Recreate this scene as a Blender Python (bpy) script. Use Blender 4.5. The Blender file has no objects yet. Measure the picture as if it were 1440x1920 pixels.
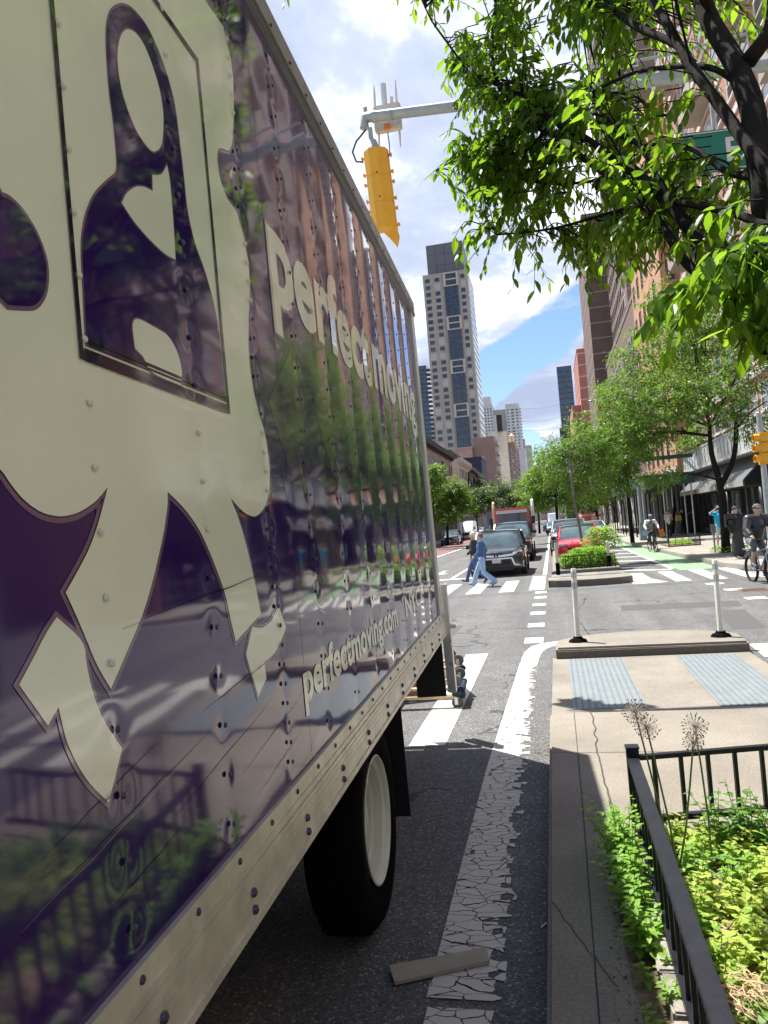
import bpy, bmesh, math, random
from mathutils import Vector, Matrix, noise
R_ = math.radians
scene = bpy.context.scene
col = scene.collection
# ------------------------------------------------------------------ camera
CAM_M = Matrix(((0.97234926, 0.08361299, -0.21804996), (0.21950426, -0.00850143, 0.9755745), (-0.07971696, 0.99646204, 0.02661977)))
CAM_H = 1.95; FPX = 1400.0
cam_d = bpy.data.cameras.new('camera'); cam = bpy.data.objects.new('camera', cam_d); col.objects.link(cam)
right = Vector(CAM_M.col[0]); upv = Vector(CAM_M.col[1]); fwd = Vector(CAM_M.col[2])
mw = Matrix((right, upv, -fwd)).transposed().to_4x4(); mw.translation = (0, 0, CAM_H)
cam.matrix_world = mw
cam_d.sensor_fit = 'HORIZONTAL'; cam_d.sensor_width = 36.0; cam_d.lens = FPX/1440*36
cam_d.clip_start = 0.05; cam_d.clip_end = 5000
scene.camera = cam
# ------------------------------------------------------------------ sun, sky, exposure
SUN = Vector((-1.205, 0.966, 3.876)).normalized()
sl = bpy.data.lights.new('sun', 'SUN'); sl.energy = 4.7; sl.angle = R_(0.5); sl.color = (1.0, 0.965, 0.90)
so = bpy.data.objects.new('sun', sl); col.objects.link(so)
so.rotation_euler = SUN.to_track_quat('Z', 'Y').to_euler()
scene.view_settings.view_transform = 'Standard'; scene.view_settings.look = 'None'
scene.view_settings.exposure = 1.2; scene.view_settings.gamma = 1.0
w = bpy.data.worlds.new('World'); scene.world = w; w.use_nodes = True
nt = w.node_tree; nt.nodes.clear()
class NT:
    """small helper to wire node trees"""
    def __init__(s, tree): s.t = tree
    def n(s, typ, ins=None, **kw):
        nd = s.t.nodes.new(typ)
        for k, v in kw.items(): setattr(nd, k, v)
        if ins:
            for k, v in ins.items():
                if isinstance(v, bpy.types.NodeSocket): s.t.links.new(v, nd.inputs[k])
                else: nd.inputs[k].default_value = v
        return nd
    def m(s, op, a, b=0.0, c=None):
        ins = {0: a, 1: b}
        if c is not None: ins[2] = c
        return s.n('ShaderNodeMath', ins, operation=op).outputs[0]
    def mix(s, f, a, b, typ='MIX'):
        nd = s.n('ShaderNodeMix', data_type='RGBA', blend_type=typ)
        for k, v in ((0, f), (6, a), (7, b)):
            if isinstance(v, bpy.types.NodeSocket): s.t.links.new(v, nd.inputs[k])
            else: nd.inputs[k].default_value = v
        return nd.outputs[2]
    def ramp(s, f, stops, interp='LINEAR'):
        nd = s.n('ShaderNodeValToRGB', {0: f}); cr = nd.color_ramp; cr.interpolation = interp
        while len(cr.elements) < len(stops): cr.elements.new(0.5)
        for e, (p, c) in zip(cr.elements, stops):
            e.position = p; e.color = c if len(c) == 4 else (*c, 1)
        return nd.outputs[0]
    def noise(s, vec, scale, detail=4, rough=0.55, dist=0.0):
        ins = {'Scale': scale, 'Detail': detail, 'Roughness': rough, 'Distortion': dist}
        if vec is not None: ins['Vector'] = vec
        return s.n('ShaderNodeTexNoise', ins).outputs[0]
g = NT(nt)
sky = g.n('ShaderNodeTexSky'); sky.sky_type = 'NISHITA'; sky.sun_disc = False
sky.sun_elevation = math.asin(SUN.z); sky.sun_rotation = math.atan2(SUN.x, SUN.y)
sky.air_density = 1.0; sky.dust_density = 0.6; sky.ozone_density = 2.0
tc = g.n('ShaderNodeTexCoord').outputs['Generated']
sep = g.n('ShaderNodeSeparateXYZ', {0: tc})
# cloud layer: direction projected on a plane overhead
zz = g.m('MAXIMUM', sep.outputs[2], 0.0)
den = g.m('ADD', zz, 0.22)
cu = g.m('DIVIDE', sep.outputs[0], den); cv = g.m('DIVIDE', sep.outputs[1], den)
cvec = g.n('ShaderNodeCombineXYZ', {0: cu, 1: cv, 2: 3.7}).outputs[0]
n1 = g.noise(cvec, 1.5, 9, 0.56, 0.25)
n2 = g.noise(cvec, 4.2, 8, 0.62, 0.2)
dens = g.m('ADD', g.m('MULTIPLY', n1, 0.75), g.m('MULTIPLY', n2, 0.28))
# a clear gap low over the avenue (azimuth / elevation window of the real sky)
el = g.m('ARCSINE', sep.outputs[2]); az = g.m('ARCTAN2', sep.outputs[0], sep.outputs[1])
def blob(a0, e0, ra, re, tilt=0.0):
    da = g.m('SUBTRACT', az, a0); de = g.m('SUBTRACT', el, e0)
    de = g.m('SUBTRACT', de, g.m('MULTIPLY', da, tilt))
    q = g.m('ADD', g.m('POWER', g.m('ABSOLUTE', g.m('DIVIDE', da, ra)), 2.0), g.m('POWER', g.m('ABSOLUTE', g.m('DIVIDE', de, re)), 2.0))
    return g.m('MAXIMUM', g.m('SUBTRACT', 1.0, q), 0.0)
gap = g.m('ADD', blob(0.00, 0.225, 0.16, 0.055, 0.45), blob(-0.10, 0.165, 0.07, 0.045, 0.3))
gap = g.m('ADD', gap, g.m('MULTIPLY', blob(-0.025, 0.085, 0.035, 0.05, -0.4), 0.9))
gap = g.m('ADD', gap, g.m('MULTIPLY', blob(-0.165, 0.14, 0.02, 0.06, 0), 0.8))
dens = g.m('SUBTRACT', dens, g.m('MULTIPLY', gap, 0.27))
dens = g.m('SUBTRACT', dens, g.m('MULTIPLY', g.m('MULTIPLY', g.m('MAXIMUM', g.m('SUBTRACT', sep.outputs[2], 0.62), 0.0), 1.0), 0.55))   # thinner cloud overhead
dens = g.m('SUBTRACT', dens, g.m('MULTIPLY', g.m('MAXIMUM', g.m('MULTIPLY', sep.outputs[1], -1.0), 0.0), 0.10))
mask = g.ramp(dens, [(0.405, (0, 0, 0)), (0.46, (1, 1, 1))])
shade = g.noise(cvec, 2.1, 7, 0.6, 0.3)
shade2 = g.noise(g.n('ShaderNodeVectorMath', {0: cvec, 1: (0.12, -0.1, 0)}, operation='ADD').outputs[0], 1.5, 7, 0.56, 0.25)
cl = g.ramp(g.m('ADD', g.m('MULTIPLY', shade, 0.55), g.m('MULTIPLY', shade2, 0.5)), [(0.425, (9.6, 9.8, 10.0)), (0.465, (6.8, 7.1, 7.9)), (0.51, (4.4, 4.9, 6.1)), (0.62, (3.0, 3.5, 4.8))])
skyc = g.mix(1.0, sky.outputs[0], (0.88, 0.98, 1.18, 1), 'MULTIPLY')
cl = g.mix(1.0, cl, g.n('ShaderNodeCombineXYZ', {i: g.m('ADD', 1.0, g.m('MULTIPLY', g.m('MAXIMUM', g.m('SUBTRACT', sep.outputs[0], 0.15), 0.0), 1.7)) for i in range(3)}).outputs[0], 'MULTIPLY')   # cloud colour boosted toward the right to throw more light on the truck side
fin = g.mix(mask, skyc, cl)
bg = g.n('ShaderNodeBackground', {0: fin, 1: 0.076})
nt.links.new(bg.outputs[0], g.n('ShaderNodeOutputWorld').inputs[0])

# ------------------------------------------------------------------ pixel <-> world helpers (survey of the place)
def ray(px, py): return CAM_M @ Vector(((px-720)/FPX, -(py-960)/FPX, 1))
def gp(px, py, z=0.0):
    v = ray(px, py); t = (z-CAM_H)/v.z; return Vector((0, 0, CAM_H)) + v*t
def at(px, py, Y):
    v = ray(px, py); return Vector((0, 0, CAM_H)) + v*(Y/v.y)
# ------------------------------------------------------------------ object helpers
def tag(o, label=None, cat=None, group=None, kind=None):
    if label: o['label'] = label
    if cat: o['category'] = cat
    if group: o['group'] = group
    if kind: o['kind'] = kind
    return o
def thing(name, label, cat, loc=(0, 0, 0), rz=0.0, group=None):
    o = bpy.data.objects.new(name, None); col.objects.link(o); o.empty_display_size = 0.2
    o.location = loc; o.rotation_euler = (0, 0, rz)
    return tag(o, label, cat, group)
def copy_tree(o, parent=None):
    c = o.copy(); col.objects.link(c)
    if parent is not None: c.parent = parent
    for ch in list(o.children): copy_tree(ch, c)
    return c
def frame_of(d, up=Vector((0, 0, 1))):
    d = d.normalized()
    if abs(d.dot(up)) > 0.98: up = Vector((0, 1, 0))
    a = d.cross(up).normalized(); b = a.cross(d).normalized()
    return a, b
class MB:
    def __init__(s): s.v = []; s.f = []; s.m = []
    def add(s, vs, fs, mi=0):
        o = len(s.v); s.v += [tuple(p) for p in vs]
        for f in fs: s.f.append(tuple(i+o for i in f)); s.m.append(mi)
        return s
    def box(s, c, sz, mi=0, rot=None, taper=1.0):
        vs = []
        for z in (-.5, .5):
            k = taper if z > 0 else 1
            for x, y in ((-.5, -.5), (.5, -.5), (.5, .5), (-.5, .5)):
                p = Vector((x*sz[0]*k, y*sz[1]*k, z*sz[2]))
                if rot is not None: p = rot @ p
                vs.append(p+Vector(c))
        return s.add(vs, [(0, 3, 2, 1), (4, 5, 6, 7), (0, 1, 5, 4), (1, 2, 6, 5), (2, 3, 7, 6), (3, 0, 4, 7)], mi)
    def bx(s, x0, x1, y0, y1, z0, z1, mi=0):
        return s.box(((x0+x1)/2, (y0+y1)/2, (z0+z1)/2), (abs(x1-x0), abs(y1-y0), abs(z1-z0)), mi)
    def bar(s, a, b, w, h, mi=0, up=Vector((0, 0, 1))):
        a = Vector(a); b = Vector(b); x, y = frame_of(b-a, up)
        vs = [p + x*i*w/2 + y*j*h/2 for p in (a, b) for i, j in ((-1, -1), (1, -1), (1, 1), (-1, 1))]
        return s.add(vs, [(0, 3, 2, 1), (4, 5, 6, 7), (0, 1, 5, 4), (1, 2, 6, 5), (2, 3, 7, 6), (3, 0, 4, 7)], mi)
    def prism(s, poly, z0, z1, mi=0):
        n = len(poly)
        vs = [(p[0], p[1], z0) for p in poly] + [(p[0], p[1], z1) for p in poly]
        fs = [tuple(range(n-1, -1, -1)), tuple(range(n, 2*n))] + [(i, (i+1) % n, n+(i+1) % n, n+i) for i in range(n)]
        return s.add(vs, fs, mi)
    def tube(s, pts, rad, n=8, mi=0, cap=True):
        pts = [Vector(p) for p in pts]
        if not hasattr(rad, '__len__'): rad = [rad]*len(pts)
        vs = []; a = None
        for i, p in enumerate(pts):
            d = (pts[min(i+1, len(pts)-1)] - pts[max(i-1, 0)])
            if d.length < 1e-9: d = Vector((0, 0, 1))
            d.normalize()
            if a is None: a, b = frame_of(d)
            else:
                a = a - d*a.dot(d)
                if a.length < 1e-5: a, b = frame_of(d)
                a.normalize(); b = a.cross(d)
            for k in range(n):
                t = 2*math.pi*k/n; vs.append(p + (a*math.cos(t) + b*math.sin(t))*rad[i])
        fs = []
        for i in range(len(pts)-1):
            for k in range(n):
                fs.append((i*n+k, i*n+(k+1) % n, (i+1)*n+(k+1) % n, (i+1)*n+k))
        if cap: fs.append(tuple(range(n-1, -1, -1))); fs.append(tuple((len(pts)-1)*n+k for k in range(n)))
        return s.add(vs, fs, mi)
    def lathe(s, prof, n=24, mi=0, origin=(0, 0, 0), axis='z', cap=False):
        vs = []; O = Vector(origin)
        for r, h in prof:
            for k in range(n):
                t = 2*math.pi*k/n; c, q = r*math.cos(t), r*math.sin(t)
                p = Vector((c, q, h)) if axis == 'z' else (Vector((h, c, q)) if axis == 'x' else Vector((q, h, c)))
                vs.append(p+O)
        fs = []
        for i in range(len(prof)-1):
            for k in range(n): fs.append((i*n+k, i*n+(k+1) % n, (i+1)*n+(k+1) % n, (i+1)*n+k))
        if cap: fs.append(tuple(range(n-1, -1, -1))); fs.append(tuple((len(prof)-1)*n+k for k in range(n)))
        return s.add(vs, fs, mi)
    def ball(s, c, r, n=10, mi=0, sc=(1, 1, 1)):
        vs = []; m = max(4, n//2)
        for i in range(m+1):
            ph = math.pi*i/m
            for k in range(n):
                t = 2*math.pi*k/n
                vs.append(Vector((math.sin(ph)*math.cos(t)*r*sc[0], math.sin(ph)*math.sin(t)*r*sc[1], -math.cos(ph)*r*sc[2]))+Vector(c))
        fs = [(i*n+k, i*n+(k+1) % n, (i+1)*n+(k+1) % n, (i+1)*n+k) for i in range(m) for k in range(n)]
        return s.add(vs, fs, mi)
    def loft(s, secs, mi=0, closed=True, cap=True):
        n = len(secs[0]); vs = [p for q in secs for p in q]; fs = []
        for i in range(len(secs)-1):
            for k in range(n if closed else n-1):
                fs.append((i*n+k, i*n+(k+1) % n, (i+1)*n+(k+1) % n, (i+1)*n+k))
        if cap: fs.append(tuple(range(n-1, -1, -1))); fs.append(tuple((len(secs)-1)*n+k for k in range(n)))
        return s.add(vs, fs, mi)
    def build(s, name, mats, parent=None, smooth=False, bevel=0.0, label=None, loc=None, fix=True, auto=None):
        me = bpy.data.meshes.new(name); me.from_pydata(s.v, [], s.f)
        if not isinstance(mats, (list, tuple)): mats = [mats]
        for m in mats: me.materials.append(m)
        if len(mats) > 1: me.polygons.foreach_set('material_index', s.m)
        if fix and len(s.f) < 40000:
            bm = bmesh.new(); bm.from_mesh(me); bmesh.ops.recalc_face_normals(bm, faces=bm.faces)
            if bevel > 0:
                es = [e for e in bm.edges if len(e.link_faces) == 2 and e.calc_face_angle(0) > 0.5]
                bmesh.ops.bevel(bm, geom=es, offset=bevel, segments=2, affect='EDGES', clamp_overlap=True)
            bm.to_mesh(me); bm.free()
        if smooth or auto:
            me.polygons.foreach_set('use_smooth', [True]*len(me.polygons))
            if auto: me.set_sharp_from_angle(angle=R_(auto))
        o = bpy.data.objects.new(name, me); col.objects.link(o)
        if parent is not None: o.parent = parent
        if loc is not None: o.location = loc
        if label: o['label'] = label
        return o
def struct(name, mb, mat_, **k): return tag(mb.build(name, mat_, **k), kind='structure')
# ------------------------------------------------------------------ materials
def newmat(name):
    m = bpy.data.materials.new(name); m.use_nodes = True; m.node_tree.nodes.clear()
    return m, NT(m.node_tree)
def out(gg, sh, disp=None): gg.t.links.new(sh, gg.n('ShaderNodeOutputMaterial').inputs[0])
def obj_vec(gg): return gg.n('ShaderNodeTexCoord').outputs['Object']
def geo_vec(gg): return gg.n('ShaderNodeNewGeometry').outputs['Position']
def pbr(name, c, rough=0.6, metal=0.0, var=0.12, vscale=3.0, bump=0.0, bscale=40.0, coat=0.0, spec=0.5, c2=None, world=True, emit=None, estr=0.0, ior=1.45):
    m, gg = newmat(name); v = geo_vec(gg) if world else obj_vec(gg)
    nz = gg.noise(v, vscale, 6, 0.6)
    if c2 is None: c2 = tuple(min(1, x*(1+var)) for x in c); c1 = tuple(x*(1-var) for x in c)
    else: c1 = c
    cc = gg.ramp(nz, [(0.3, c1), (0.7, c2)])
    p = gg.n('ShaderNodeBsdfPrincipled', {'Base Color': cc, 'Roughness': rough, 'Metallic': metal, 'Coat Weight': coat, 'IOR': ior})
    p.inputs['Specular IOR Level'].default_value = spec
    if rough > 0.15:
        rr = gg.m('ADD', gg.m('MULTIPLY', gg.noise(v, vscale*2.3, 4), 0.25), rough-0.12)
        gg.t.links.new(rr, p.inputs['Roughness'])
    if emit: p.inputs['Emission Color'].default_value = (*emit, 1); p.inputs['Emission Strength'].default_value = estr
    if bump > 0:
        b = gg.n('ShaderNodeBump', {'Strength': 0.6, 'Distance': bump, 'Height': gg.noise(v, bscale, 5, 0.6)})
        gg.t.links.new(b.outputs[0], p.inputs['Normal'])
    out(gg, p.outputs[0]); return m
def asphalt():
    m, gg = newmat('asphalt'); v = geo_vec(gg)
    big = gg.noise(v, 0.35, 5, 0.6); mid = gg.noise(v, 3.0, 5, 0.65); fine = gg.noise(v, 110, 3, 0.6)
    vo = gg.n('ShaderNodeTexVoronoi', {'Vector': v, 'Scale': 95.0}); cellc = vo.outputs['Color']
    base = gg.ramp(gg.m('ADD', gg.m('MULTIPLY', big, 0.5), gg.m('MULTIPLY', mid, 0.5)), [(0.3, (0.078, 0.077, 0.077)), (0.7, (0.134, 0.132, 0.130))])
    tv = gg.n('ShaderNodeVectorMath', {0: v, 1: (1.6, 0.10, 1.0)}, operation='MULTIPLY').outputs[0]
    base = gg.mix(1.0, base, gg.ramp(gg.noise(tv, 1.0, 5, 0.6), [(0.35, (0.80, 0.80, 0.80)), (0.65, (1.12, 1.12, 1.11))]), 'MULTIPLY')
    base = gg.mix(gg.ramp(gg.noise(v, 0.9, 3, 0.5, 0.6), [(0.70, (0, 0, 0)), (0.76, (0.55, 0.55, 0.55))]), base, (0.05, 0.049, 0.048, 1))
    sp = gg.n('ShaderNodeSeparateColor', {0: cellc}).outputs[0]
    agg = gg.ramp(sp, [(0.0, (0.55, 0.55, 0.55)), (0.55, (0.95, 0.95, 0.95)), (0.9, (1.35, 1.34, 1.3)), (0.985, (2.6, 2.55, 2.5))])
    c = gg.mix(1.0, base, agg, 'MULTIPLY')
    cr = gg.n('ShaderNodeTexVoronoi', {'Vector': gg.n('ShaderNodeVectorMath', {0: v, 1: gg.n('ShaderNodeVectorMath', {0: gg.n('ShaderNodeTexNoise', {'Vector': v, 'Scale': 2.2, 'Detail': 5.0}).outputs[1], 1: (0.9, 0.9, 0.0)}, operation='MULTIPLY').outputs[0]}, operation='ADD').outputs[0], 'Scale': 0.28}, feature='DISTANCE_TO_EDGE').outputs[0]
    crk = gg.m('MULTIPLY', gg.m('LESS_THAN', cr, 0.0055), gg.m('GREATER_THAN', gg.noise(v, 0.5, 2), 0.5))
    c = gg.mix(gg.m('MULTIPLY', crk, 0.75), c, (0.02, 0.02, 0.02, 1))
    h = gg.m('ADD', gg.m('MULTIPLY', sp, 0.6), gg.m('MULTIPLY', fine, 0.6))
    b = gg.n('ShaderNodeBump', {'Strength': 0.55, 'Distance': 0.004, 'Height': h})
    p = gg.n('ShaderNodeBsdfPrincipled', {'Base Color': c, 'Roughness': 0.85, 'Normal': b.outputs[0]})
    out(gg, p.outputs[0]); return m
def concrete(name, c, stain=0.35, seed=0.0, mica=False):
    m, gg = newmat(name); v = geo_vec(gg)
    v = gg.n('ShaderNodeVectorMath', {0: v, 1: (seed, seed*2, 0)}, operation='ADD').outputs[0]
    big = gg.noise(v, 0.9, 6, 0.65); fine = gg.noise(v, 60, 5, 0.7); sp = gg.noise(v, 9, 5, 0.7)
    a = gg.ramp(big, [(0.3, tuple(x*(1-stain*.5) for x in c)), (0.62, c), (0.8, tuple(min(1, x*1.08) for x in c))])
    a = gg.mix(1.0, a, gg.ramp(fine, [(0.3, (0.68, 0.67, 0.66)), (0.7, (1.22, 1.21, 1.20))]), 'MULTIPLY')
    a = gg.mix(gg.ramp(sp, [(0.66, (0, 0, 0)), (0.74, (0.55, 0.55, 0.55))]), a, (*[x*0.45 for x in c], 1))
    gum = gg.n('ShaderNodeTexVoronoi', {'Vector': v, 'Scale': 2.3}).outputs['Distance']
    a = gg.mix(gg.m('MULTIPLY', gg.m('LESS_THAN', gum, 0.045), 0.7), a, (0.05, 0.048, 0.045, 1))
    b = gg.n('ShaderNodeBump', {'Strength': 0.5, 'Distance': 0.003, 'Height': gg.m('ADD', fine, gg.m('MULTIPLY', sp, 0.5))})
    p = gg.n('ShaderNodeBsdfPrincipled', {'Base Color': a, 'Roughness': 0.88, 'Normal': b.outputs[0]})
    out(gg, p.outputs[0]); return m
def road_paint(name, c, wear=0.35, crack=None, ragged=None, alpha=None):
    """thermoplastic paint with worn holes and cracks; ragged=(x0,x1) frays the right edge in object space"""
    m, gg = newmat(name); v = geo_vec(gg)
    nz = gg.noise(v, 14, 6, 0.7); fine = gg.noise(v, 90, 3, 0.7); mid = gg.noise(v, 2.0, 4, 0.6)
    cc = gg.ramp(gg.m('ADD', gg.m('MULTIPLY', mid, 0.5), gg.m('MULTIPLY', fine, 0.5)), [(0.3, tuple(x*0.82 for x in c)), (0.7, c)])
    hole = gg.m('GREATER_THAN', gg.m('ADD', gg.m('MULTIPLY', nz, 0.8), gg.m('MULTIPLY', mid, 0.2)), 1.0-wear)
    if crack:
        dist = gg.n('ShaderNodeTexNoise', {'Vector': v, 'Scale': 7.0, 'Detail': 3.0}).outputs[1]
        vv = gg.n('ShaderNodeVectorMath', {0: gg.n('ShaderNodeVectorMath', {0: v, 1: (1.0, 1.9, 1.0)}, operation='MULTIPLY').outputs[0], 1: gg.n('ShaderNodeVectorMath', {0: dist, 1: (0.16, 0.16, 0)}, operation='MULTIPLY').outputs[0]}, operation='ADD').outputs[0]
        ed = gg.n('ShaderNodeTexVoronoi', {'Vector': vv, 'Scale': crack}, feature='DISTANCE_TO_EDGE').outputs[0]
        thick = gg.m('ADD', 0.012, gg.m('MULTIPLY', mid, 0.03))
        hole = gg.m('MAXIMUM', hole, gg.m('LESS_THAN', ed, thick))
        if ragged:
            cell = gg.n('ShaderNodeSeparateColor', {0: gg.n('ShaderNodeTexVoronoi', {'Vector': vv, 'Scale': crack}).outputs['Color']}).outputs[0]
            xs = gg.n('ShaderNodeSeparateXYZ', {0: v}).outputs[0]
            lim = gg.m('ADD', ragged[0], gg.m('MULTIPLY', cell, ragged[1]-ragged[0]))
            hole = gg.m('MAXIMUM', hole, gg.m('GREATER_THAN', xs, gg.m('ADD', lim, gg.m('MULTIPLY', nz, 0.05))))
    p = gg.n('ShaderNodeBsdfPrincipled', {'Base Color': cc, 'Roughness': 0.75})
    b = gg.n('ShaderNodeBump', {'Strength': 0.4, 'Distance': 0.003, 'Height': fine}); gg.t.links.new(b.outputs[0], p.inputs['Normal'])
    tr = gg.n('ShaderNodeBsdfTransparent')
    mx = gg.n('ShaderNodeMixShader', {0: hole, 1: p.outputs[0], 2: tr.outputs[0]})
    out(gg, mx.outputs[0]); return m
def brick(name, c, mortar=(0.3, 0.28, 0.26), scale=1.0, mix=0.5, band=None, bandc=(0.4, 0.38, 0.35)):
    m, gg = newmat(name); v = geo_vec(gg); s = gg.n('ShaderNodeSeparateXYZ', {0: v})
    u = gg.m('ADD', s.outputs[0], s.outputs[1])
    uv = gg.n('ShaderNodeCombineXYZ', {0: u, 1: s.outputs[2], 2: 0.0}).outputs[0]
    bt = gg.n('ShaderNodeTexBrick', {'Vector': uv, 'Scale': 4.0*scale, 'Color1': (*[x*0.8 for x in c], 1), 'Color2': (*[min(1, x*1.15) for x in c], 1), 'Mortar': (*[a*(1-mix)+b*mix for a, b in zip(c, mortar)], 1), 'Mortar Size': 0.02})
    cc = gg.mix(1.0, bt.outputs[0], gg.ramp(gg.noise(v, 0.25, 6, 0.7), [(0.3, (0.78, 0.78, 0.8)), (0.7, (1.12, 1.1, 1.08))]), 'MULTIPLY')
    if band:
        zf = gg.m('FRACT', gg.m('DIVIDE', gg.m('ADD', s.outputs[2], band[1]), band[0]))
        cc = gg.mix(gg.m('LESS_THAN', zf, band[2]), cc, (*bandc, 1))
    p = gg.n('ShaderNodeBsdfPrincipled', {'Base Color': cc, 'Roughness': 0.85}); out(gg, p.outputs[0]); return m
def glass_dark(name, c=(0.03, 0.04, 0.05), rough=0.06, var=True, ior=1.5):
    m, gg = newmat(name); v = geo_vec(gg)
    cc = gg.ramp(gg.noise(v, 0.9, 3), [(0.4, tuple(x*0.6 for x in c)), (0.65, tuple(x*1.6 for x in c))])
    p = gg.n('ShaderNodeBsdfPrincipled', {'Base Color': cc, 'Roughness': rough, 'IOR': ior, 'Coat Weight': 0.6, 'Coat Roughness': 0.03}); out(gg, p.outputs[0]); return m
def leaf_mat(name, c, c2, trans=0.5, rough=0.45):
    m, gg = newmat(name); v = geo_vec(gg)
    oi = gg.noise(v, 2.2, 3, 0.6); of = gg.n('ShaderNodeNewGeometry').outputs['Random Per Island']
    f = gg.m('ADD', gg.m('MULTIPLY', oi, 0.5), gg.m('MULTIPLY', of, 0.5))
    cc = gg.ramp(f, [(0.2, c), (0.8, c2)])
    p = gg.n('ShaderNodeBsdfPrincipled', {'Base Color': cc, 'Roughness': rough}); p.inputs['Specular IOR Level'].default_value = 0.35
    tcx = gg.mix(1.0, cc, (1.75, 1.75, 0.7, 1), 'MULTIPLY')
    t = gg.n('ShaderNodeBsdfTranslucent', {0: tcx})
    mx = gg.n('ShaderNodeMixShader', {0: trans, 1: p.outputs[0], 2: t.outputs[0]}); out(gg, mx.outputs[0]); return m
M = {}
M['wood'] = pbr('pale_wood', (0.52, 0.36, 0.20), 0.6, c2=(0.62, 0.46, 0.28), vscale=14, world=False)
M['steel'] = pbr('zinc_steel', (0.55, 0.55, 0.55), 0.35, 0.8)
M['black'] = pbr('black_steel', (0.012, 0.012, 0.013), 0.55, var=0.2)
# ================================================================== ground, roads, kerbs, markings
M['asphalt'] = asphalt()
M['conc'] = concrete('median_concrete', (0.25, 0.224, 0.182), 0.7)
M['conc2'] = concrete('sidewalk_concrete', (0.32, 0.295, 0.255), 0.6, 5.0)
M['conc_dark'] = concrete('kerb_stone', (0.13, 0.112, 0.09), 0.45, 9.0)
M['soil'] = pbr('soil', (0.10, 0.07, 0.045), 0.95, c2=(0.27, 0.20, 0.14), vscale=22, bump=0.03, bscale=18, spec=0.1)
M['paint'] = road_paint('road_paint', (0.66, 0.64, 0.57), 0.40)
M['paint_old'] = road_paint('cracked_paint', (0.62, 0.585, 0.50), 0.20, crack=8.5, ragged=(-0.475, -0.37))
M['paint_wide'] = road_paint('cracked_paint_wide', (0.64, 0.61, 0.53), 0.34, crack=7.0)
M['green'] = road_paint('green_lane_paint', (0.22, 0.36, 0.20), 0.42)
M['red'] = road_paint('red_lane_paint', (0.34, 0.17, 0.155), 0.50)
m_, gg = newmat('far_ground'); out(gg, gg.n('ShaderNodeBsdfPrincipled', {'Base Color': gg.ramp(gg.noise(geo_vec(gg), 0.05, 5), [(0.3, (0.2, 0.19, 0.17)), (0.7, (0.28, 0.27, 0.25))]), 'Roughness': 0.9}).outputs[0]); M['far'] = m_
def sheet(x0, x1, y0, y1, z, mb=None):
    mb = mb or MB(); return mb.add([(x0, y0, z), (x1, y0, z), (x1, y1, z), (x0, y1, z)], [(0, 1, 2, 3)])
struct('ground', sheet(-2500, 2500, -2500, 2500, -0.03), M['far'])
rd = sheet(-12.5, 5.2, -60, 11.5, 0); sheet(-200, 200, 11.5, 21.0, 0, rd); sheet(-12.5, 5.2, 21.0, 900, 0, rd)
sheet(-200, 200, 11.5, 21.0, -0.004, MB())
struct('road', rd, M['asphalt'], fix=False)
def slab(name, poly, z0, z1, mat_, bev=0.025, kind='structure'):
    return tag(MB().prism(poly, z0, z1).build(name, mat_, bevel=bev), kind=kind)
# sidewalks, with rounded corners at the crossing
def corner(cx, cy, r, a0, a1, n=8): return [(cx+r*math.cos(R_(a0+(a1-a0)*i/n)), cy+r*math.sin(R_(a0+(a1-a0)*i/n))) for i in range(n+1)]
slab('sidewalk', [(26, 22.0), (26, 24)]+[(26, 900), (4.3, 900), (4.35, 48), (4.95, 28.6)]+corner(8.2, 25.0, 3.1, 180, 270), -0.02, 0.15, M['conc2'], 0.02)
slab('sidewalk', [(5.6, -60), (26, -60), (26, 10.9)]+corner(8.2, 8.3, 2.6, 90, 180), -0.02, 0.15, M['conc2'], 0.02)
slab('sidewalk', [(-26, 900), (-26, 21.6)]+corner(-14.5, 23.6, 2.0, 270, 360)+[(-12.5, 900)], -0.02, 0.15, M['conc2'], 0.02)
slab('sidewalk', [(-26, -60), (-12.5, -60)]+corner(-14.5, 8.9, 2.0, 0, 90)+[(-26, 10.9)], -0.02, 0.15, M['conc2'], 0.02)
# joints of the far right sidewalk
jm = MB()
for k in range(40): jm.add([(4.9, 23+k*1.5, 0.154), (26, 23+k*1.5, 0.154), (26, 23+k*1.5+.02, 0.154), (4.9, 23+k*1.5+.02, 0.154)], [(0, 1, 2, 3)])
for x in (6.4, 7.9, 9.4): jm.add([(x, 23, 0.1545), (x+.02, 23, 0.1545), (x+.02, 90, 0.1545), (x, 90, 0.1545)], [(0, 1, 2, 3)])
jo = struct('sidewalk_joints', jm, pbr('joint_dark', (0.12, 0.11, 0.10), 0.95), fix=False)
# near median: kerb strip, bed, walkway
MX0, MX1 = -0.17, 2.35
BX0, BX1 = 0.165, 2.0
slab('median', [(MX0, -14), (BX0, -14), (BX0, 4.46), (BX1, 4.46), (BX1, -14), (MX1, -14), (MX1, 7.13), (MX0, 7.13)], 0.0, 0.15, M['conc'], 0.018)
slab('median', [(MX0+.004, 7.13), (MX1, 7.13), (MX1, 10.56), (MX0+.02, 10.56)], 0.0, 0.028, M['conc'], 0.006)
isl = [(-0.10, 10.58), (2.36, 10.50)] + [(1.14+1.26*math.cos(R_(a)), 11.02+0.80*math.sin(R_(a))) for a in (12, 30, 48, 66, 84, 102, 120, 138, 156, 170)]
slab('traffic_island', isl, 0.0, 0.165, M['conc'], 0.03)
# kerb face strips (darker stone)
kb = MB(); kb.bx(-0.098, 2.352, 10.494, 10.52, 0.0, 0.125)
struct('island_kerb_face', kb, M['conc_dark'], bevel=0.004)
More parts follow.
